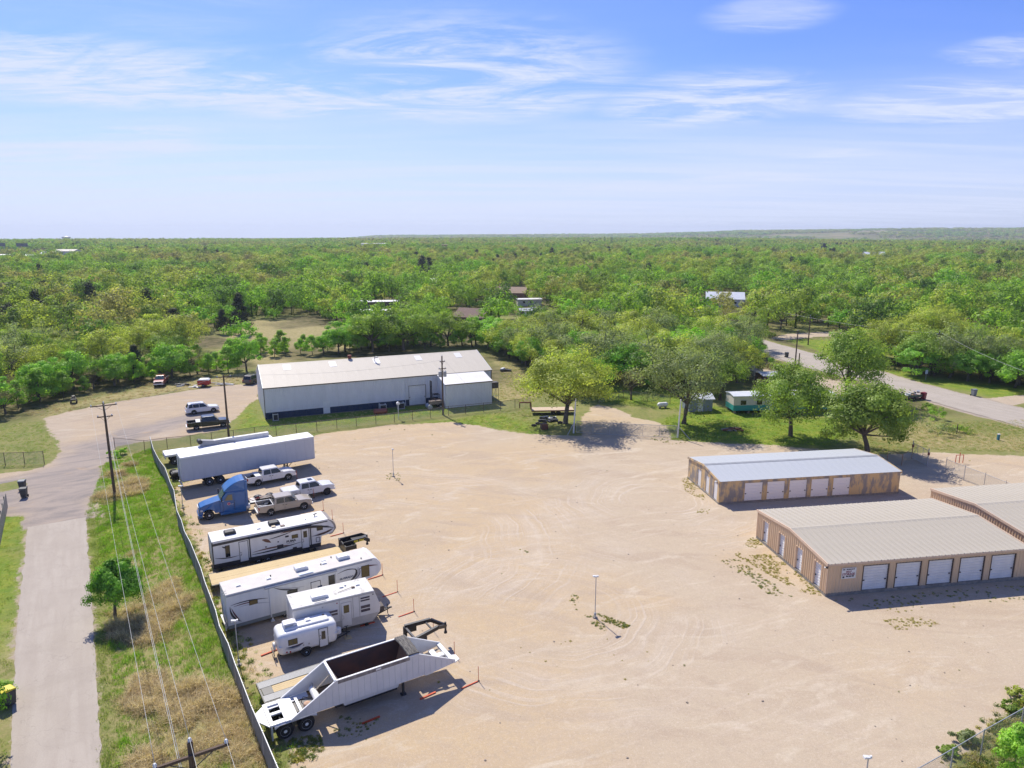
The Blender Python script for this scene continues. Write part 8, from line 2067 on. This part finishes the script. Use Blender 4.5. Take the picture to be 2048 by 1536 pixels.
for k in range(12): MB().obox((rgj.uniform(0.3, 3.9), rgj.uniform(-0.7, 0.7), 0.85 + 0.07 * k % 0.5), (rgj.uniform(0.4, 1.1), rgj.uniform(0.3, 0.8), rgj.uniform(0.1, 0.4)), (rgj.uniform(-0.3, 0.3), rgj.uniform(-0.3, 0.3), rgj.uniform(0, 3))).build('junk_piece', (PINE, STEEL, WHITE, DARK, OFFWHITE)[k % 5], t)
MB().beam((4.2, 0, 0.55), (5.3, 0, 0.5), 0.1).build('tongue', DARK, t)
t = thing('propane_tank', 'white propane tank on the lawn behind the yard gate', 'tank', at2(1325, 816), R(15))
MB().lathe([(0, -1.0), (0.25, -0.95), (0.42, -0.7), (0.42, 0.7), (0.25, 0.95), (0, 1.0)], (0, 0, 0.62), 'x', 14).build('shell', WHITE, t); MB().box(-0.6, -0.45, -0.35, 0.35, 0, 0.3).box(0.45, 0.6, -0.35, 0.35, 0, 0.3).build('foot', CONC, t)
chain_fence('wire paddock fence on dark posts across the lawn behind the gate', [at2(u, v) for u, v in ((1196, 806), (1237, 800), (1247, 796), (1295, 802), (1340, 808))], 1.5, RUSTPOST)
# small posts and signs
t = thing('orange_stand', 'orange steel stand on the gravel entrance at right', 'stand', at2(1918, 926), R(8))
for x in (-0.55, 0.0, 0.55): MB().tube([(x, 0, -0.05), (x, 0, 1.15 if x else 1.45)], 0.045, 8).build('leg', ORANGE, t)
MB().tube([(-0.55, 0, 1.12), (0.55, 0, 1.12)], 0.045, 8).build('cross_bar', ORANGE, t)
t = thing('utility_pedestal', 'small blue-green utility pedestal on the grass verge at right', 'pedestal', at2(1996, 880), 0.2)
MB().box(-0.16, 0.16, -0.13, 0.13, 0, 0.85).build('cabinet', mat('blue_green_box', (0.04, 0.20, 0.26), 0.5), t, bevel=0.03); MB().box(-0.18, 0.18, -0.15, 0.15, 0.85, 0.95).build('cap', OFFWHITE, t)
t = thing('road_sign', 'small white road sign on a post across the through road', 'sign', at2(1851, 760), 0.3)
MB().tube([(0, 0, -0.1), (0, 0, 1.9)], 0.04, 6).build('post', STEEL, t); MB().box(-0.35, 0.35, -0.06, -0.04, 1.3, 2.15).build('panel', mat('sign_pale_blue', (0.55, 0.62, 0.68), 0.4, var=0), t)
t = thing('verge_post', 'dark wooden post in the shrubs on the right verge', 'post', at2(1913, 868), 0)
MB().tube([(0, 0, -0.1), (0.03, 0, 1.5)], 0.08, 8).build('post', WOODP, t); MB().lathe([(0.08, 0), (0.06, 0.04), (0, 0.05)], (0.03, 0, 1.5), 'z', 8).build('cap', WOODP, t)
# ------------------------------------------------------------------ houses among the trees
house('trailer_home', 'white-roofed trailer home among the trees behind the workshop', 'trailer home', at2(706, 640), R(14), 14, 4.2, 2.9, 3.3, mat('slate_siding', (0.16, 0.18, 0.22), 0.6), ROOF_WHITE, wins=(2, 6, 10), door=8, over=0.2)
house('trailer_home', 'second white-roofed trailer home just behind the first', 'trailer home', at2(722, 620), R(12), 15, 4.2, 3.0, 3.4, BRICKR, ROOF_WHITE, wins=(2, 6, 10), over=0.2)
house('house', 'house with a broad brown shingle roof behind the thicket', 'house', at2(906, 650), R(-24), 11, 10, 2.8, 5.2, BRICKR, SHING, wins=(1.5, 4.5, 8), door=6.2)
house('house', 'tan-roofed house half hidden by trees beyond the brown roof', 'house', at2(985, 598), R(-12), 15, 9, 2.9, 5.2, mat('brick_red_wall', (0.26, 0.14, 0.10), 0.8), TANR, wins=(2, 6, 10), door=8)
house('garden_shed', 'small weathered shed in the junk yard right of the brown roof', 'shed', at2(1040, 634), R(8), 4.5, 3.5, 2.2, 2.9, BRICKR, ROOF_GREY, door=1.5)
house('garden_shed', 'white lean-to roof in the junk yard behind the weathered shed', 'shed', at2(1036, 612), R(10), 10, 4, 2.6, 2.9, CREAMS, ROOF_WHITE, wins=(2, 5))
car('parked_car', 'white car in the junk yard among the trees', 'car', at2(1066, 622), R(15), paint('car_white', (0.70, 0.70, 0.69)), 2.8, 'sedan')
house('house', 'house with a bright white roof deep in the woods', 'house', at2(822, 575), R(-8), 14, 9, 3, 4.8, CREAMS, ROOF_WHITE, wins=(2, 6, 10))
house('house', 'house with a pale blue metal roof among oaks', 'house', at2(1412, 612), R(-14), 15, 11, 3, 5.4, mat('white_siding', (0.6, 0.6, 0.6), 0.6), TINR, wins=(2, 6, 11), door=8)
house('house', 'dark carport wing right of the pale blue roof', 'carport', at2(1470, 613), R(-6), 12, 7, 2.6, 3.2, BRICKR, ROOF_WHITE, wins=(2, 6))
house('house', 'house with white metal roofs at the right edge of the woods', 'house', at2(1950, 722), R(-20), 14, 10, 2.9, 4.9, CREAMS, TINR, wins=(2, 6, 10), door=8)
house('house', 'second white-roofed wing at the right edge of the woods', 'house', at2(2005, 712), R(8), 12, 8, 2.8, 4.6, CREAMS, ROOF_WHITE, wins=(2, 6))
# ------------------------------------------------------------------ far buildings
FARW = mat('far_white_wall', (0.62, 0.62, 0.60), 0.6, var=0.05)
def far(name, label, cat, u, v, rz, L_, W_, e, rg, wm, rm, n=3):
    r = 30.5 / math.tan(math.atan((v - HORIZON) / FPX) + 1e-6)
    x = (u - 1024) / FPX * r; p = (x, r)
    return house(name, label, cat, p, rz, L_, W_, e, rg, wm, rm, wins=[L_ * (k + 0.5) / n for k in range(n)], over=0.4, win_z=(1.5, min(e - 0.5, 3.5)), group='buildings near the horizon')
far('warehouse', 'long cream-roofed building near the left horizon', 'warehouse', 122, 512, R(-8), 26, 14, 6, 8, FARW, ROOF_CREAM, 5)
far('store_building', 'white flat store at the far left edge', 'store', -16, 519, R(2), 40, 16, 5, 5.6, FARW, ROOF_WHITE, 6)
far('store_building', 'white low store right of the far left one', 'store', 42, 520, R(4), 34, 14, 4.6, 5.4, FARW, ROOF_WHITE, 5)
far('store_building', 'grey-roofed store with a raised roof near the left horizon', 'store', 95, 516, R(0), 18, 12, 5, 7, FARW, TINR, 4)
for i, u in enumerate((728, 747, 766)): far('storage_hall', ['leftmost of three white halls near the horizon', 'middle one of three white halls near the horizon', 'rightmost of three white halls near the horizon'][i], 'hall', u, 496, 0, 17, 12, 7.5, 8, FARW, ROOF_WHITE, 3)
far('brick_block', 'brown block building near the middle horizon', 'building', 886, 502, 0, 9, 8, 9, 9.3, mat('brick_red_wall', (0.26, 0.14, 0.10), 0.8), TANR, 3)
far('warehouse', 'domed pale roof near the right horizon', 'warehouse', 1722, 515, R(4), 24, 12, 5, 7.5, FARW, TINR, 4)
far('warehouse', 'low white roof left of the domed one on the right horizon', 'warehouse', 1548, 513, R(0), 20, 10, 5, 6.5, FARW, ROOF_WHITE, 4)
for i, (u, v) in enumerate(((22, 505), (62, 506))):
    p = far_pt(u, v); t = thing('billboard', ['dark billboard nearest the left edge of the horizon', 'dark wide billboard right of the leftmost one on the horizon'][i], 'billboard', (p[0], p[1], 0), 0, 'billboards on the horizon')
    MB().box(-5 - 2.5 * i, 5 + 2.5 * i, -0.3, 0.3, 9.5, 14).build('panel', mat('dark_billboard', (0.07, 0.10, 0.14), 0.5), t)
    for x in (-3, 3): MB().tube([(x, 0, -1), (x, 0, 9.5)], 0.35, 8).build('leg', STEEL, t)
p = far_pt(1637, 510); t = thing('lattice_tower', 'dark tower structure standing out near the right horizon', 'tower', (p[0], p[1], 0), 0.3)
MB().prism([(-2, 0), (2, 0), (1.5, 9), (3.5, 9), (3.5, 12), (-3, 12), (-3, 8.5), (-1.5, 8.5)], 1.6).build('shaft', mat('dark_tower', (0.05, 0.06, 0.075), 0.6), t); MB().box(-1.2, 1.2, -1.2, 1.2, 12, 15).build('head', mat('dark_tower', (0.05, 0.06, 0.075), 0.6), t)
t = thing('water_tower', 'small water tower breaking the left horizon', 'water tower', (-1372, 2232, -19), 0)
MB().lathe([(0, 33), (7, 32.5), (12, 30), (12, 26), (7, 23), (1.6, 21)], (0, 0, 0), 'z', 20).build('tank', mat('far_grey_tank', (0.30, 0.34, 0.38), 0.5), t); MB().tube([(0, 0, -6), (0, 0, 22)], 1.6, 12).build('stem', mat('far_grey_tank', (0.30, 0.34, 0.38), 0.5), t)
# ------------------------------------------------------------------ grass, weeds, stones
def blade_mesh(name, seed, n, h, w, spread, bend, m, n_seg=2):
    rg = np.random.default_rng(seed)
    V, Q, tone = [], [], []
    for i in range(n):
        a = rg.random() * 6.28; r = spread * math.sqrt(rg.random()); bx, by = r * math.cos(a), r * math.sin(a)
        d = rg.random() * 6.28; hh = h * (0.55 + 0.6 * rg.random()); bb = bend * (0.4 + rg.random()); ww = w * (0.6 + 0.8 * rg.random())
        sx, sy = -math.sin(d) * ww / 2, math.cos(d) * ww / 2
        b0 = len(V)
        for k in range(n_seg + 1):
            t_ = k / n_seg; o = bb * hh * t_ ** 1.7; z = hh * t_ * (1 - 0.45 * bb * t_); f = (1 - t_) + 0.12
            V += [(bx + math.cos(d) * o - sx * f, by + math.sin(d) * o - sy * f, z), (bx + math.cos(d) * o + sx * f, by + math.sin(d) * o + sy * f, z)]
        for k in range(n_seg): Q.append((b0 + 2 * k, b0 + 2 * k + 1, b0 + 2 * k + 3, b0 + 2 * k + 2)); tone.append(0.7 + 0.6 * rg.random())
    me = np_mesh(name, np.array(V), np.array(Q))
    for k in ('tone', 'hue'):
        at_ = me.attributes.new(k, 'FLOAT', 'FACE'); at_.data.foreach_set('value', np.array(tone if k == 'tone' else rg.random(len(Q)), dtype=np.float32))
    me.materials.append(m)
    return me
def weed_mesh(name, seed, n, r, h, leaf, m):
    rg = np.random.default_rng(seed)
    u = rg.normal(size=(n, 3)); u /= np.linalg.norm(u, axis=1)[:, None]; u[:, 2] = np.abs(u[:, 2])
    P = u * (rg.random(n) ** 0.5)[:, None] * np.array([r, r, h])
    nr = u + rg.normal(size=(n, 3)) * 0.5; nr /= np.linalg.norm(nr, axis=1)[:, None]
    t_ = np.cross(nr, rg.normal(size=(n, 3))); t_ /= np.linalg.norm(t_, axis=1)[:, None]; b = np.cross(nr, t_)
    s = leaf * (0.6 + 0.7 * rg.random(n))[:, None]
    V = np.stack([P - t_ * s, P - b * s * 0.6, P + t_ * s, P + b * s * 0.6], 1).reshape(-1, 3); V[:, 2] = np.maximum(V[:, 2], 0.01)
    return foliage_mesh(name, V, 0.7 + 0.6 * rg.random(n), rg.random(n), m)
GRASSG = leaf_mat('green_grass_blades', (0.24, 0.34, 0.055), (0.34, 0.36, 0.095), 0.25, 0.4)
GRASSL = leaf_mat('lush_grass_blades', (0.21, 0.43, 0.035), (0.33, 0.47, 0.05), 0.2, 0.4)
GRASSD = leaf_mat('dry_grass_blades', (0.72, 0.59, 0.34), (0.52, 0.41, 0.22), 0.25, 0.3)
GRASSB = leaf_mat('brown_grass_blades', (0.52, 0.39, 0.21), (0.40, 0.28, 0.15), 0.25, 0.25)
WEEDY = leaf_mat('yellow_green_weeds', (0.33, 0.31, 0.05), (0.40, 0.34, 0.08), 0.2, 0.35)
WEEDG = leaf_mat('green_weeds', (0.13, 0.20, 0.04), (0.20, 0.23, 0.06), 0.25, 0.35)
gp_ = [blade_mesh('tuft', 1, 26, 0.26, 0.018, 0.26, 0.5, GRASSG), blade_mesh('tuft', 2, 24, 0.42, 0.022, 0.26, 0.5, GRASSL), blade_mesh('tuft', 3, 30, 0.70, 0.022, 0.30, 0.85, GRASSD, 3), blade_mesh('tuft', 4, 30, 0.55, 0.022, 0.34, 1.0, GRASSB, 3),
       blade_mesh('tuft', 5, 22, 0.16, 0.016, 0.28, 0.6, GRASSG), weed_mesh('tuft', 6, 60, 0.30, 0.22, 0.055, WEEDY), weed_mesh('tuft', 7, 70, 0.34, 0.30, 0.06, WEEDG), blade_mesh('tuft', 8, 26, 0.30, 0.02, 0.28, 0.7, GRASSD)]
rgs = np.random.default_rng(77)
def sample(poly, n):
    xs, ys = [p[0] for p in poly], [p[1] for p in poly]
    q = np.column_stack([rgs.uniform(min(xs), max(xs), n), rgs.uniform(min(ys), max(ys), n)])
    return q[sdist(poly, q[:, 0], q[:, 1]) > 0]
def emit(name, label, pts, idx, scl, cat):
    z = near_z(pts[:, 0], pts[:, 1]) - 0.01
    scatter(name, np.column_stack([pts, z]), scl, rgs.random(len(pts)) * 6.28, idx, gp_, label, cat)
FBW = [(x - 0.05, y) for x, y in FB]
STRIP2 = [(-46.2, 72.3), (-34.0, 52.5), (-23.8, 35.7), (-14.5, 20)] + FB[::-1] + [(-54.5, 91), (-51.5, 84), (-48.5, 77)]
q = sample(STRIP2, 62000)
dr = sdist(ROADLEFT, q[:, 0], q[:, 1]); q = q[dr < -0.12]; dr = dr[dr < -0.12]
# distance to the fence line
def dline(pts, P):
    d = np.full(len(P), 1e9)
    for (x0, y0), (x1, y1) in zip(pts[:-1], pts[1:]):
        ex, ey = x1 - x0, y1 - y0; t_ = np.clip(((P[:, 0] - x0) * ex + (P[:, 1] - y0) * ey) / (ex * ex + ey * ey), 0, 1)
        d = np.minimum(d, np.hypot(P[:, 0] - x0 - t_ * ex, P[:, 1] - y0 - t_ * ey))
    return d
df = dline(FB, q)
pn_ = fbm(q[:, 0] / 4.2 + 3, q[:, 1] / 4.2 + 8, 3); fine = fbm(q[:, 0] / 1.1, q[:, 1] / 1.1 + 4, 2)
dryness = sstep(62, 40, q[:, 1]) * 0.58 + (pn_ - 0.5) * 2.6 + 0.06 - 0.7 * sstep(2.6, 0.6, df) * sstep(40, 52, q[:, 1]) - 0.5 * sstep(2.6, 0.6, -dr)
rr = rgs.random(len(q))
idx = np.where(dryness + (rr - 0.5) * 0.35 > 0.45, np.where(rgs.random(len(q)) < 0.58, 2, 3), np.where(dryness > 0.2, np.where(rr < 0.5, 0, 7), np.where(rr < 0.6, 1, 0)))
idx = np.where(-dr < 0.9, np.where(rr < 0.6, 4, 0), idx)
scl = (0.5 + 0.8 * rgs.random(len(q))) * (0.35 + 1.2 * fine)
scl = np.where(idx == 1, scl * 0.8, scl)
emit('roadside_grass', 'tall green and straw-coloured grass between the side road and the slatted fence', q, idx, scl, 'grass')
# weeds between the fence and the gravel
EDGE = FB[2:-1] + [(-8.5, 28), (-11.2, 35.6), (-14.2, 40.6), (-20.6, 50.4), (-28.8, 63.8), (-39.5, 80.8), (-40, 87)]
q = sample(EDGE, 15000); q = q[np.maximum(sdist(YARD, q[:, 0], q[:, 1]), 0) < 1.3 * rgs.random(len(q)) ** 2 + 0.05]
rr = rgs.random(len(q)); idx = np.where(rr < 0.34, 0, np.where(rr < 0.5, 5, np.where(rr < 0.66, 1, np.where(rr < 0.82, 6, 7)))); emit('fence_weeds', 'green and yellow weeds along the yard side of the slatted fence', q, idx, 0.5 + 0.6 * rgs.random(len(q)), 'weeds')
# weeds growing in the gravel
spots = [(G((1362, 958), (1388, 950), (1420, 985), (1408, 1000), (1372, 985)), 330, (5, 7)), (G((1500, 1075), (1520, 1078), (1640, 1180), (1645, 1196), (1590, 1180), (1470, 1110)), 850, (5, 7, 5)), (G((1440, 1120), (1470, 1115), (1590, 1195), (1540, 1190)), 130, (5, 6)), (G((1196, 1228), (1225, 1236), (1262, 1250), (1250, 1258), (1205, 1242)), 90, (6, 5)),
         (G((1165, 1228), (1200, 1235), (1215, 1265), (1180, 1245)), 36, (5, 6)), (G((1755, 1238), (1850, 1232), (1880, 1250), (1790, 1262)), 90, (5, 7)), (G((1395, 1015), (1420, 1020), (1410, 1040), (1390, 1030)), 40, (5, 7)), (G((1140, 1190), (1155, 1180), (1160, 1225), (1140, 1215)), 12, (5, 6)), (G((680, 1430), (760, 1440), (740, 1480), (660, 1470)), 36, (6, 5)), (G((575, 1478), (640, 1470), (650, 1500), (580, 1530)), 260, (6, 5, 0)),
         (G((1660, 1200), (1760, 1195), (2048, 1165), (2048, 1200), (1800, 1225)), 130, (6, 5)), (G((1300, 880), (1330, 840), (1400, 850), (1420, 878), (1340, 890)), 360, (0, 5, 6)), (G((770, 948), (800, 945), (805, 962), (775, 962)), 22, (5, 6)), (G((985, 1290), (1300, 1270), (1320, 1330), (990, 1340)), 10, (5,))]
Q, I = [], []
for poly, n_, ks in spots:
    s_ = sample(poly, n_ * 6)[:n_ * 2]; s_ = s_[fbm(s_[:, 0] / 1.4, s_[:, 1] / 1.4, 2) > 0.36]; Q.append(s_); I.append(rgs.choice(ks, len(s_)))
s_ = sample(YARD, 900); s_ = s_[fbm(s_[:, 0] / 9, s_[:, 1] / 9, 2) > 0.60][:120]; Q.append(s_); I.append(rgs.choice((5, 6), len(s_)))
Q, I = np.concatenate(Q), np.concatenate(I)
emit('gravel_weeds', 'low weeds scattered over the gravel yard and along the storage walls', Q, I, 0.12 + 0.40 * rgs.random(len(Q)) ** 1.3, 'weeds')
# turf on the lawns and verges
turf = []
ti = []
for poly, n_, ks in ((G((230, 915), (520, 880), (860, 845), (1060, 815), (1120, 850), (1060, 868), (900, 846), (640, 866), (330, 905), (310, 930)), 12000, (0, 7, 0, 4)), (G((1330, 835), (1420, 812), (1690, 838), (1700, 890), (1400, 890), (1340, 880)), 7000, (1, 0, 1)),
                     (G((1700, 850), (2060, 840), (2060, 905), (1850, 900), (1720, 905)), 7000, (0, 7, 4)), (G((-40, 1005), (48, 1010), (26, 1300), (14, 1536), (-80, 1536)), 6000, (0, 4, 1)), (G((-40, 850), (90, 845), (120, 885), (115, 905), (60, 935), (-40, 940)), 3000, (0, 1, 4)),
                     (G((1000, 720), (1060, 740), (1100, 790), (1050, 810), (1000, 800)), 1800, (0, 7)), (G((500, 800), (520, 836), (1000, 806), (1000, 818), (520, 868), (470, 858)), 3000, (0, 4, 7)), (G((1780, 1536), (1850, 1500), (2048, 1380), (2048, 1560), (1850, 1580)), 2600, (7, 5, 6, 0)),
                     (G((86, 840), (230, 806), (420, 772), (515, 768), (515, 745), (330, 758), (130, 800), (40, 825)), 3200, (7, 7, 0, 3)), (G((1190, 790), (1430, 790), (1400, 830), (1210, 806)), 3000, (1, 0, 4))):
    s_ = sample(poly, n_)
    k = np.maximum(np.maximum(sdist(YARD, s_[:, 0], s_[:, 1]), sdist(DRIVE, s_[:, 0], s_[:, 1])), sdist(ROADLEFT, s_[:, 0], s_[:, 1])) < -0.1 + 0.7 * (rgs.random(len(s_)) < 0.12)
    s_ = s_[k]; turf.append(s_); ti.append(rgs.choice(ks, len(s_)))
turf, ti = np.concatenate(turf), np.concatenate(ti)
emit('lawn_grass', 'short green and straw grass on the lawns and verges around the yard', turf, ti, np.where(ti == 1, 0.45, 1.0) * (0.45 + 0.55 * rgs.random(len(turf))), 'grass')
# shrubs one can count
def shrub(label, p, h, w, m, seed, group='low shrubs'):
    t = thing('low_shrub', label, 'shrub', p, seed, group)
    rg = np.random.default_rng(seed)
    V, tone, hue, C = crown_arrays(rg, h, w, 'bright', 20, 60, 0.09)
    V[:, 2] = np.maximum(V[:, 2] - 0.12 * h, 0.01)
    link('foliage', foliage_mesh('foliage', V, tone, hue, m), t)
    mb = MB()
    for k in range(4): mb.tube([(0, 0, -0.05), tuple(C[k] * np.array([0.5, 0.5, 0.5])), tuple(C[k])], [0.03, 0.02, 0.008], 5)
    mb.build('stems', BARK, t)
for lb, u, v, h, w, k in (('grey-green shrub against the bottom right fence, larger of the two', 1930, 1484, 0.9, 0.8, 'oak_grey'), ('green shrub against the bottom right fence, lower of the two', 1893, 1505, 0.6, 0.6, 'oak_green'), ('shrub at the right edge above the corner fence', 2036, 1398, 0.9, 0.8, 'oak_yellow'), ('low shrub at the right edge near the corner fence', 2020, 1420, 0.6, 0.6, 'oak_green'),
                          ('grey shrub mound on the right verge left of the dark post', 1878, 868, 2.2, 2.4, 'oak_grey'), ('green shrub mound on the right verge beside the dark post', 1920, 866, 1.6, 2.2, 'oak_green'), ('leafy roadside shrub behind the broad green tree', 1868, 838, 2.6, 2.0, 'sapling'), ('green weed bush at the corner where the two fences meet', 240, 912, 1.3, 1.3, 'sapling'), ('grey bush behind the slim roadside pole', 1545, 738, 2.6, 2.0, 'bare'),
                          ('round shrub on the verge right of the junk trailer', 1856, 820, 1.8, 1.4, 'oak_green')):
    shrub(lb, at2(u, v), h, w, LEAF[k], len(lb) + u)
# stones
STONE = mat('dark_limestone', (0.16, 0.12, 0.085), 0.9, c2=(0.42, 0.36, 0.29), scale=2)
def stone_mesh(seed):
    rg = np.random.default_rng(seed); bm = bmesh.new(); bmesh.ops.create_icosphere(bm, subdivisions=1, radius=0.5)
    for v in bm.verts: v.co *= 0.75 + 0.5 * rg.random(); v.co.z = v.co.z * 0.55 + 0.1
    me = bpy.data.meshes.new('stone'); bm.to_mesh(me); bm.free(); me.materials.append(STONE); return me
s_ = sample(YARD, 7000); s_ = s_[(s_[:, 1] < 104)]
s_ = s_[rgs.random(len(s_)) < 0.25 + 0.75 * (fbm(s_[:, 0] / 6, s_[:, 1] / 6, 2) > 0.58)]
scatter('loose_stones', np.column_stack([s_, near_z(s_[:, 0], s_[:, 1])]), 0.03 + 0.16 * rgs.random(len(s_)) ** 6, rgs.random(len(s_)) * 6.28, rgs.integers(0, 3, len(s_)), [stone_mesh(k) for k in range(3)], 'small loose stones on the gravel yard', 'stones')

# ------------------------------------------------------------------ air
hz = bpy.data.materials.new('thin_air'); hz.use_nodes = True
hn = hz.node_tree.nodes; hn.clear()
ho, hv = hn.new('ShaderNodeOutputMaterial'), hn.new('ShaderNodeVolumePrincipled')
hv.inputs['Color'].default_value = (0.80, 0.88, 1.0, 1); hv.inputs['Density'].default_value = 0.00011; hv.inputs['Anisotropy'].default_value = 0.2
hz.node_tree.links.new(hv.outputs[0], ho.inputs['Volume'])
HB = MB().box(-11500, 11500, -11500, 11500, -170, 95).build('haze', hz)
tag(HB, 'thin blue haze over the far woods', 'haze', kind='stuff')
